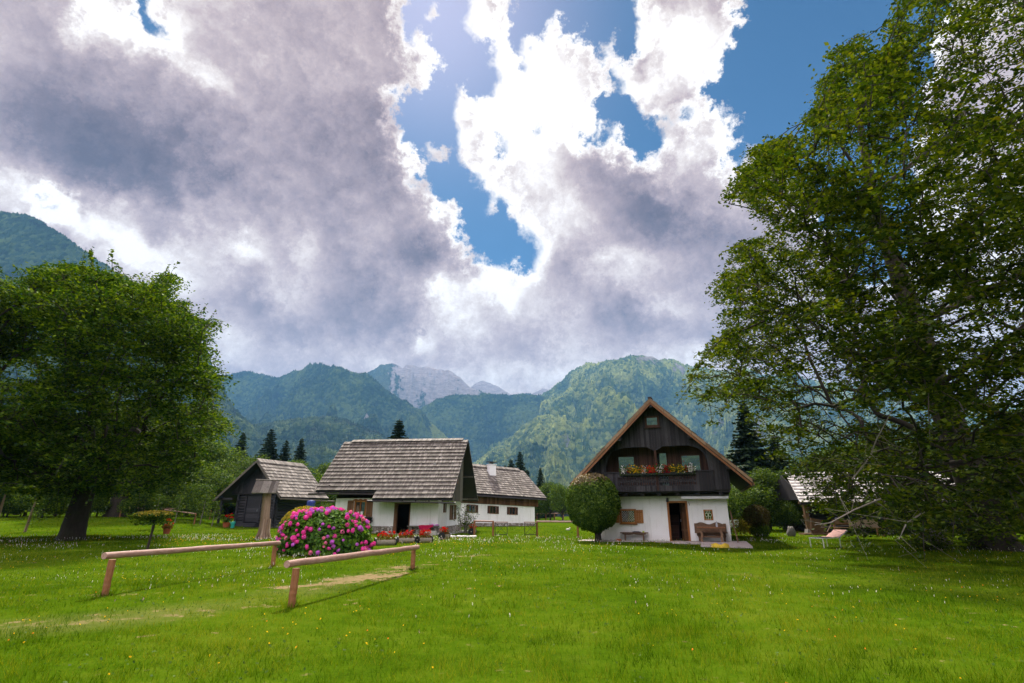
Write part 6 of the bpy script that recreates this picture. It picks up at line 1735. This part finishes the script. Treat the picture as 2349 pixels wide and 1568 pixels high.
# bare pale dead branches hanging at the front of the crown
bare_b = MB()
for (pts) in ([(2090, 895), (2050, 935), (2010, 1010), (1995, 1050), (1955, 1100)], [(1868, 1205), (1905, 1200), (1960, 1170), (2020, 1145)], [(2062, 1238), (2080, 1200), (2120, 1175)]):
    Y0 = 15.5; pp = [P(x, y, Y0 + i * .25) for i, (x, y) in enumerate(pts)]
    pp = np.array([tuple(q) for q in pp]) - off
    bare_b.tube(pp, np.linspace(.010, .026, len(pp)), 6)
    for i in range(len(pp) - 1):
        for k in range(3):
            a = pp[i] + (pp[i + 1] - pp[i]) * rg.random(); bare_b.tube([a, a + rg.normal(0, .3, 3), a + rg.normal(0, .6, 3) - [0, 0, .3]], [.008, .006, .003], 4)
bare_b.build('dead_branches', M_bark_pale, rt_)
# clumps of low shoots where the low limbs touch the lawn
for (px, py, Y, s, lab) in ((2140, 1262, 22.6, 1.0, 'dark bushy shoots round a leaning stem beside the grey boulder'), (2268, 1258, 22.9, 1.15, 'dark bushy shoots at the foot of the towering beech')):
    q = P(px, py, Y); t = empty('beech_shoots', (q.x, Y, 0)); tag(t, lab, 'shrub')
    mb = MB(); mb.tube([(0, 0, -.1), (-.4, -.1, .8), (-.9, -.2, 2.0)], [.10, .07, .04], 7); LV = []
    for i in range(40):
        a = rg.uniform(0, 6.28); l = rg.uniform(.5, 1.5) * s; tip = np.array([math.cos(a) * l, math.sin(a) * l * .7, rg.uniform(.1, .9)])
        mb.tube([(0, 0, 0), tip * .5 + [0, 0, .1], tip], [.012, .009, .004], 4); LV += [tip * rg.uniform(.3, 1.05) + rg.normal(0, .1, 3) for _ in range(22)]
    mb.build('stems', M_bark, t); V, F = leaf_quads(np.abs(np.array(LV) * [0, 0, 1]) + np.array(LV) * [1, 1, 0], .11, rg=rg); mesh_np('foliage', V, F, M_beech2, t)

# ------------------------------------------------------------------ kinds of background tree
def decid(name, seed, h, r, n, leafm, size=.30, trunk_h=None, lumps=9, sc=1.0):
    rg = np.random.default_rng(seed); t = empty(name, (0, 0, -500))
    th_ = trunk_h or h * .22
    cs = [(np.array([0, 0, th_ + (h - th_) * .5]), r * .8)]
    for i in range(lumps):
        a = rg.uniform(0, 6.28); z = rg.uniform(.12, .86); rr = r * (.75 * math.sin(math.pi * min(.95, z * .8 + .18)))
        cs.append((np.array([math.cos(a) * rr, math.sin(a) * rr, th_ + (h - th_) * z]), r * rg.uniform(.3, .5)))
    P_, D_ = [], []
    for c, q in cs:
        m = int(n * q * q / sum(x[1] ** 2 for x in cs)); d = rg.normal(0, 1, (m, 3)); d /= np.linalg.norm(d, axis=1)[:, None]
        k = q * (1 - .55 * rg.random(m) ** 1.6) * (1 + .12 * np.sin(d[:, 0] * 7 + d[:, 2] * 9)) ; P_.append(c + d * k[:, None] * [1, 1, .9]); D_.append(d)
    p = np.concatenate(P_); d = np.concatenate(D_); ok = (p[:, 2] > th_ * .55) & (p[:, 2] < h * 1.03); p, d = p[ok], d[ok]
    V, F = leaf_quads(p, size, d * .6 + [0, 0, .5], .6, .65, rg=rg); mesh_np('crown', V, F, leafm, t)
    mb = MB(); mb.tube([(0, 0, -.3), (.05, 0, th_ * .6), (0, .05, th_ + (h - th_) * .35)], [h * .022, h * .017, h * .01], 8)
    for i in range(6):
        a = rg.uniform(0, 6.28); mb.tube([(0, 0, th_ * rg.uniform(.6, 1.2)), (math.cos(a) * r * .3, math.sin(a) * r * .3, th_ * 1.4), (math.cos(a) * r * .7, math.sin(a) * r * .7, th_ + (h - th_) * .45)], [h * .009, h * .007, h * .003], 5)
    mb.build('trunk', M_bark, t); return t
def spruce(name, seed, h, r, leafm=None):
    rg = np.random.default_rng(seed); t = empty(name, (0, 0, -500)); LV, NR = [], []
    mb = MB(); mb.tube([(0, 0, -.3), (0, 0, h * .5), (0, 0, h)], [h * .018, h * .011, h * .002], 7)
    z = h * .06
    while z < h * .985:
        f = 1 - z / h; L = r * (f ** .85) * rg.uniform(.8, 1.08) + .12; nb = 7 if f > .3 else 5; a0 = rg.uniform(0, 6.28)
        for b in range(nb):
            a = a0 + b * 6.283 / nb + rg.normal(0, .2); l = L * rg.uniform(.7, 1.15); m = max(8, int(l * 34))
            s = rg.random(m) ** .75; wd = (1 - s) * l * .42 + .10
            x = s * l; y = rg.uniform(-1, 1, m) * wd; zz = z - s * l * .30 + (s ** 2) * l * .12 - np.abs(y) * .35 - rg.random(m) * .12 * l * .5
            LV.append(np.stack([x * math.cos(a) - y * math.sin(a), x * math.sin(a) + y * math.cos(a), zz], -1))
            NR.append(np.tile([math.cos(a) * .3, math.sin(a) * .3, 1.0], (m, 1)))
            if f > .15: mb.tube([(0, 0, z), (math.cos(a) * l * .8, math.sin(a) * l * .8, z - l * .18)], [.03 * f + .01, .01], 3, caps=False)
        z += h * .022 + .05 * f * h * .12
    p = np.concatenate(LV); V, F = leaf_quads(p, h * .036, np.concatenate(NR), .35, .5, rg=rg)
    mesh_np('crown', V, F, leafm or M_needle, t); mb.build('trunk', M_bark, t); return t
D1 = decid('broadleaf_tree', 1, 9, 4.0, 9500, M_treeleaf, .27)
D2 = decid('broadleaf_tree', 2, 11, 4.6, 9500, M_bushleaf, .30, lumps=12)
D3 = decid('broadleaf_tree', 3, 7, 3.6, 9000, M_bushleaf, .23, trunk_h=.8)
D4 = decid('broadleaf_tree', 6, 7, 3.6, 9000, M_beech, .24, trunk_h=1.2)
S1 = spruce('spruce_tree', 4, 16, 5.2)
S2 = spruce('spruce_tree', 5, 14, 3.8)
used = set()
def plant(proto, px, py_top, Y, label, group=None, py_base=None, wide=1.0, rz=None, cat='tree', z0=None):
    x = P(px, 1172, Y).x; zb = gh(x, Y) if z0 is None else z0
    h0 = {D1.name: 9.2, D2.name: 11.2, D3.name: 7.1, D4.name: 7.1, S1.name: 16, S2.name: 14}[proto.name]
    h = (P(px, py_top, Y).z - zb) / h0
    o = proto if proto.name not in used else copy_tree(proto)
    used.add(proto.name)
    o.location = (x, Y, zb - .1); o.scale = (h * wide, h * wide, h); o.rotation_euler = (0, 0, rz if rz is not None else random.uniform(0, 6.28))
    return tag(o, label, cat, group)
gS = 'spruces standing behind the roofs'
plant(S1, 530, 990, 95, 'dark spruce half hidden behind the round beech branches', gS); plant(S1, 597, 982, 100, 'broad ragged spruce above the peak of the log cabin roof', gS, wide=1.1)
plant(S2, 636, 1008, 104, 'small spruce between the ragged spruce and the slim one over the cabin', gS); plant(S2, 672, 1003, 100, 'slim spruce over the back end of the log cabin roof', gS)
plant(S1, 902, 960, 84, 'single spruce top rising over the middle of the cottage ridge', gS, wide=1.25)
plant(S1, 1194, 1034, 120, 'tallest spruce behind the far end of the farmhouse roof', gS); plant(S2, 1172, 1052, 124, 'medium spruce beside the tallest one behind the farmhouse', gS, wide=1.3); plant(S2, 1158, 1066, 126, 'short spruce just past the farmhouse chimney', gS, wide=1.2)
plant(S1, 1125, 1056, 122, 'spruce tip peeking out right behind the white chimney', gS); plant(S1, 1211, 1076, 112, 'low spruce leaning over the farmhouse gable end', gS); plant(S1, 1241, 1072, 118, 'lone spruce standing in the gap beside the farmhouse gable', gS)
plant(S1, 1738, 915, 62, 'big dark spruce behind the eaves of the gabled house', gS, wide=1.15); plant(S1, 1800, 1000, 66, 'dark spruce behind the hanging beech twigs', gS, wide=1.5)
gL = 'broadleaf trees at the wood edge behind the round beech'
lefts = [(-110, 1000, 60, D2), (-20, 960, 66, D2), (60, 1020, 58, D1), (130, 1000, 70, D2), (200, 1020, 62, D1), (268, 985, 57, D2), (335, 1030, 64, D1), (390, 1040, 60, D3), (430, 1000, 72, D2), (462, 1050, 62, D3), (500, 1045, 70, D1), (548, 1075, 68, D3), (592, 1062, 76, D2),
         (-60, 1080, 52, D4), (20, 1090, 54, D4), (100, 1085, 53, D4), (225, 1090, 60, D4), (40, 940, 85, D2), (160, 950, 90, D2), (300, 960, 88, D2), (410, 1010, 84, D1), (480, 1020, 86, D2), (560, 1040, 90, D1)]
lefts += [(px, 1105 + (px * 7) % 22, 54 + (px * 3) % 9, D4) for px in range(-150, 470, 40)]
for i, (px, py, Y, pr) in enumerate(lefts):
    plant(pr, px, py, Y, 'leafy green tree in the dense wood edge behind the round beech' if i != 5 else 'leafy tree with a thick leaning trunk in the wood edge', gL, wide=1.15)
for (px, py, Y, pr, lab) in ((560, 1036, 74, D1, 'light green tree rising behind the low side of the cabin roof'), (612, 1056, 70, D3, 'bushy green tree just behind the cabin ridge'), (655, 1052, 92, D2, 'broad green tree under the slim spruce over the cabin'), (760, 1062, 96, D2, 'broad tree beyond the left end of the cottage ridge'), (1236, 1112, 100, D3, 'bushy tree against the farmhouse roof end'), (520, 1068, 66, D1, 'light green tree at the outer edge of the round beech crown'), (705, 1062, 72, D3, 'bright green tree filling the gap between cabin roof and cottage'), (738, 1058, 80, D1, 'tall green tree just beyond the bright one in the roof gap'), (770, 1092, 78, D3, 'green tree partly covered by the cottage roof edge'),
                             (640, 1085, 84, D1, 'yellowish green tree behind the log cabin ridge'), (1262, 1098, 95, D1, 'upright green tree beside the farmhouse gable end'), (1290, 1108, 88, D2, 'green tree next to the clipped ball tree, farther off'), (1316, 1120, 92, D3, 'green tree mostly hidden behind the clipped ball tree'),
                             (742, 1140, 48, D3, 'dense green bush beside the cottage wall and the blue barrel')):
    plant(pr, px, py, Y, lab, 'broadleaf trees behind the roofs')
for (px, py, Y, pr, lab) in ((1700, 1085, 44, D3, 'grey-green orchard tree just past the white house corner'), (1762, 1062, 46, D1, 'taller orchard tree between the house and the barn'), (1815, 1130, 43, D3, 'low orchard tree touching the barn roof edge'),
                             (1668, 1120, 52, D3, 'orchard tree mostly hidden by the dark house')):
    plant(pr, px, py, Y, lab, 'orchard trees between the house and the barn', wide=1.1)
for i, (px, py, Y, pr) in enumerate([(1880, 1040, 62, D2), (1960, 1020, 60, D2), (2040, 1000, 58, D2), (2120, 1010, 64, D1), (2200, 990, 56, D2), (2290, 980, 52, D2), (2380, 960, 48, D2), (2160, 1100, 46, D3), (2260, 1110, 42, D3), (2340, 1120, 40, D3), (2080, 1120, 52, D3)]):
    plant(pr, px, py, Y, 'leafy tree in the dark grove behind the towering beech', 'grove behind the towering beech', wide=1.25)
rg = np.random.default_rng(9)
for i in range(64):
    px = -60 + 2400 * i / 63 + rg.uniform(-15, 15); Y = rg.uniform(130, 200)
    plant((D1, D2, S1, D2)[i % 4], px, rg.uniform(1120, 1142), Y, 'small tree in the distant tree line at the foot of the mountains', 'distant tree line', wide=1.5)
# young trees before the left wood edge
for (px, pb, pt_, Y, lab) in ((356, 1188, 1135, 44, 'thin young sapling leaning above the umbrella tree'), (405, 1187, 1140, 50, 'pale green bushy sapling near the thin rail fence'), (465, 1180, 1135, 51, 'yellowish sapling in front of the rail fence by the cabin'), (492, 1183, 1150, 50.5, 'small pale sapling close to the cabin eaves post')):
    x = P(px, pb, Y).x; zb = gh(x, Y); h = P(px, pt_, Y).z - zb; t = empty('sapling', (x, Y, zb)); MB().tube([(-.1, 0, -.1), (0, 0, h * .5), (.05, 0, h * .95)], [.05, .03, .01], 6).build('trunk', M_bark_pale, t)
    s_ = rg.uniform(.25, 1, 420); V, F = leaf_quads(np.stack([rg.normal(0, 1, 420) * .45 * (1.1 - s_ * .8), rg.normal(0, 1, 420) * .45 * (1.1 - s_ * .8), s_ * h], -1), .14, rg=rg); mesh_np('crown', V, F, M_treeleaf, t); tag(t, lab, 'sapling', 'saplings before the wood edge')
# leaning second trunk seen under the round beech
q0 = P(262, 1184, 56); t2 = empty('leaning_beech', (q0.x, 56, gh(q0.x, 56))); q1 = P(290, 1095, 56)
mb = MB(); trunk_mesh(mb, np.array([(0, 0, -.2), (.1, 0, .4), ((q1.x - q0.x) * .6, 0, 2.6), (q1.x - q0.x, 0, q1.z - q0.z), ((q1.x - q0.x) * 1.5, 0, 8)]), [1.0, .85, .62, .5, .3], 14, .35, rg, .1); mb.build('trunk', M_bark, t2, smooth=True)
V, F = ball_leaves((2.5, 0, 9), 4.6, 9000, .3, .5, rg=rg, sc=(1.3, 1, .7)); mesh_np('crown', V, F, M_beech, t2); tag(t2, 'beech with a thick leaning trunk farther back, beside the round beech', 'tree')
# glimpses of a pale car behind the trees
c0 = P(128, 1178, 64); cr = empty('parked_car', (c0.x, 64, gh(c0.x, 64) + .2)); MB().prism([(-2.1, .35), (2.1, .35), (2.1, .85), (1.2, .95), (.6, 1.5), (-1.4, 1.5), (-2.0, .95)], -.85, .85).build('body', M_carpaint, cr)
MB().prism([(-1.2, .98), (1.0, .98), (.55, 1.42), (-1.1, 1.42)], -.87, -.855).build('side_window', M_glass, cr)
for x in (-1.3, 1.3): MB().tube([(x, -.9, .33), (x, -.7, .33)], .33, 14).build('wheel', M_black, cr)
tag(cr, 'pale silver car parked under the trees behind the round beech trunk', 'car')
# ------------------------------------------------------------------ grass blades and meadow flowers
def scatter(y0, y1, dens, rg, hw=1.08):
    n = int(dens * (hw * (y1 * y1 - y0 * y0) + 9 * (y1 - y0))); y = np.sqrt(rg.uniform(y0 * y0, y1 * y1, n)); x = rg.uniform(-1, 1, n) * (hw * y + 4.5)
    return x, y
rg = np.random.default_rng(33)
VV = []
for (y0, y1, dens, h, w) in ((2.2, 8, 1150, .060, .0058), (8, 13, 520, .062, .0085), (13, 21, 200, .065, .014), (21, 34, 60, .07, .024), (34, 56, 14, .08, .045)):
    x, y = scatter(y0, y1, dens, rg)
    tuft = fbm(x / .35, y / .35, 71, 3); patch = fbm(x / 2.6, y / 2.6, 72, 3)
    keep = rg.random(len(x)) < np.clip(.35 + 1.4 * (tuft - .3), .15, 1)
    bx_ = np.zeros(len(x))
    for (cx_, cy_, a_, b_, an, w_) in ((-3.6, 13.4, 1.3, .6, 1.1, 1.0), (-4.6, 12.0, .6, .3, .6, .9), (-3.0, 15.6, 1.0, .4, 1.0, .8), (-7.7, 11.1, .8, .25, .1, .7)):
        c_, s_ = math.cos(an), math.sin(an); u = ((x - cx_) * c_ + (y - cy_) * s_) / a_; v = (-(x - cx_) * s_ + (y - cy_) * c_) / b_; bx_ = np.maximum(bx_, w_ * np.exp(-(u * u + v * v)))
    wn = worn(x, y); keep &= rg.random(len(x)) > np.maximum(bx_ * 1.5, wn * .50)
    patch = patch * (1 - .45 * wn)
    x, y, tuft, patch = x[keep], y[keep], tuft[keep], patch[keep]
    n = len(x); z = ground_h(x, y) - .006
    hh = h * (.35 + 1.2 * tuft) * (.35 + 1.5 * patch) * rg.uniform(.45, 1.5, n) * np.where(rg.random(n) < .015, 2.0, 1); a = rg.uniform(0, 6.283, n); ln = rg.uniform(.1, .95, n) * hh; la = rg.uniform(0, 6.283, n)
    dx, dy = np.cos(a) * w / 2, np.sin(a) * w / 2
    b0 = np.stack([x - dx, y - dy, z], -1); b1 = np.stack([x + dx, y + dy, z], -1)
    tp = np.stack([x + np.cos(la) * ln, y + np.sin(la) * ln, z + hh], -1)
    VV.append(np.stack([b0, b1, tp], 1).reshape(-1, 3))
for (px_, py_) in ((238, 1367), (626, 1300), (668, 1392), (946, 1311)):          # longer tufts round the rail posts
    q = G(px_, py_); n = 110; a = rg.uniform(0, 6.283, n); r_ = rg.uniform(.05, .17, n); x = q.x + r_ * np.cos(a); y = q.y + r_ * np.sin(a); z = ground_h(x, y) - .006
    hh = rg.uniform(.06, .17, n); a2 = rg.uniform(0, 6.283, n); dx, dy = np.cos(a2) * .0045, np.sin(a2) * .0045
    VV.append(np.stack([np.stack([x - dx, y - dy, z], -1), np.stack([x + dx, y + dy, z], -1), np.stack([x + np.cos(a) * hh * .5, y + np.sin(a) * hh * .5, z + hh], -1)], 1).reshape(-1, 3))
V = np.concatenate(VV)
m, nt, out = new_mat('grass_blade')
pos = wpos(nt); ir = island(nt)
n1 = nt.noise(pos, .30, 5, .68).outputs['Fac']; n2 = nt.noise(pos, 1.7, 5, .7).outputs['Fac']
t = nt.math('ADD', nt.math('MULTIPLY_ADD', ir, .46, -.62), nt.math('ADD', nt.math('MULTIPLY', n1, 1.25), nt.math('MULTIPLY', n2, .90)))
c = nt.ramp(t, [(.28, (.009, .034, .001)), (.50, (.036, .094, .0018)), (.70, (.090, .160, .004)), (.92, (.20, .22, .02))])
d = nt.new('ShaderNodeBsdfDiffuse'); nt.l.new(c, d.inputs['Color']); trn = nt.new('ShaderNodeBsdfTranslucent'); nt.l.new(nt.vmath('MULTIPLY', c, (1.3, 1.25, .2)), trn.inputs['Color'])
mx = nt.new('ShaderNodeMixShader'); mx.inputs[0].default_value = .4; nt.l.new(d.outputs[0], mx.inputs[1]); nt.l.new(trn.outputs[0], mx.inputs[2]); nt.l.new(mx.outputs[0], out.inputs[0])
gr = mesh_np('grass', V, np.arange(len(V)).reshape(-1, 3), m); tag(gr, kind='stuff')
# low broad leaves of clover and plantain
x, y = scatter(4.8, 20, 42, rg); k = fbm(x / 1.1, y / 1.1, 81, 3) > .50; x, y = x[k], y[k]
p = np.stack([x, y, ground_h(x, y) + rg.uniform(.01, .05, len(x))], -1); V, F = leaf_quads(p, .034, None, .45, .75, rg=rg)
tag(mesh_np('clover_leaves', V, F, leaf_mat('clover_leaf', [(.2, (.022, .060, .008)), (.6, (.05, .11, .012)), (.9, (.09, .15, .02))], gloss=.01)), kind='stuff')
# white plantain spikes, yellow buttercups
def flowers(name, n, mats, kind_, rg, weight):
    x, y = scatter(5.0, 34, n / (1.08 * (34 ** 2 - 25)), rg); y = 5 + (y - 5) ** 1.0; 
    pr = weight(x, y); k = rg.random(len(x)) < pr; x, y = x[k], y[k]; z = ground_h(x, y)
    mb_v, mb_f, mb_m = [], [], []; cnt = 0
    for i in range(len(x)):
        s = max(.8, y[i] / 17.0) * rg.uniform(.7, 1.25); b = np.array([x[i], y[i], z[i]])
        if kind_ == 'spike':
            h = rg.uniform(.08, .15); q = b + [rg.normal(0, .012), rg.normal(0, .012), h]; L = rg.uniform(.022, .045) * s
            m_ = 7 if y[i] < 12 else 4
            pts = q + np.stack([rg.normal(0, .003 * s, m_), rg.normal(0, .003 * s, m_), np.linspace(0, L, m_)], -1); V, F = leaf_quads(pts, .013 * s, np.tile([0, -1.0, .3], (m_, 1)), .7, .9, rg=rg)
            sw = .0012 * s
        else:
            h = rg.uniform(.05, .11); q = b + [rg.normal(0, .01), rg.normal(0, .01), h]; m_ = 4 if y[i] < 12 else 2
            V, F = leaf_quads(q + rg.normal(0, .003, (m_, 3)), .019 * s, np.tile([0, -.6, 1.0], (m_, 1)), .4, .95, rg=rg); sw = .001 * s
        mb_v.append(V); mb_f.append(F + cnt); mb_m.append(np.full(len(F), 0 if rg.random() < .8 else len(mats) - 2)); cnt += len(V)
        st = np.array([b - [sw, 0, 0], b + [sw, 0, 0], q + [sw, 0, 0], q - [sw, 0, 0]]); mb_v.append(st); mb_f.append(np.arange(4)[None] + cnt); mb_m.append(np.array([len(mats) - 1])); cnt += 4
    tag(mesh_np(name, np.concatenate(mb_v), np.concatenate(mb_f), mats, midx=np.concatenate(mb_m)), kind='stuff')
M_stem = plain('flower_stem', (.07, .12, .02), .8, .1)
def w_white(x, y): return np.clip(np.where((x < -1) & (y > 9) & (y < 24), .28, 0) * (fbm(x / 1.2, y / 1.2, 58, 3) > .47) + (fbm(x / 2.6, y / 2.6, 55, 3) - .50) * 6, 0.012, 1) * np.where(x < -1.0, 1.0, .42) * np.where(y > 11, 1, .5)
def w_yel(x, y): return np.clip((fbm(x / 2.2 + 7, y / 2.2, 66, 3) - .50) * 5, 0.015, 1) * np.where(x < 1, 1, .45)
flowers('white_meadow_flowers', 13000, [M_pet_wht, petal('lilac_petal', (.58, .34, .46)), M_stem], 'spike', rg, w_white)
flowers('yellow_meadow_flowers', 7000, [M_pet_yel, M_pet_org, M_stem], 'cup', rg, w_yel)
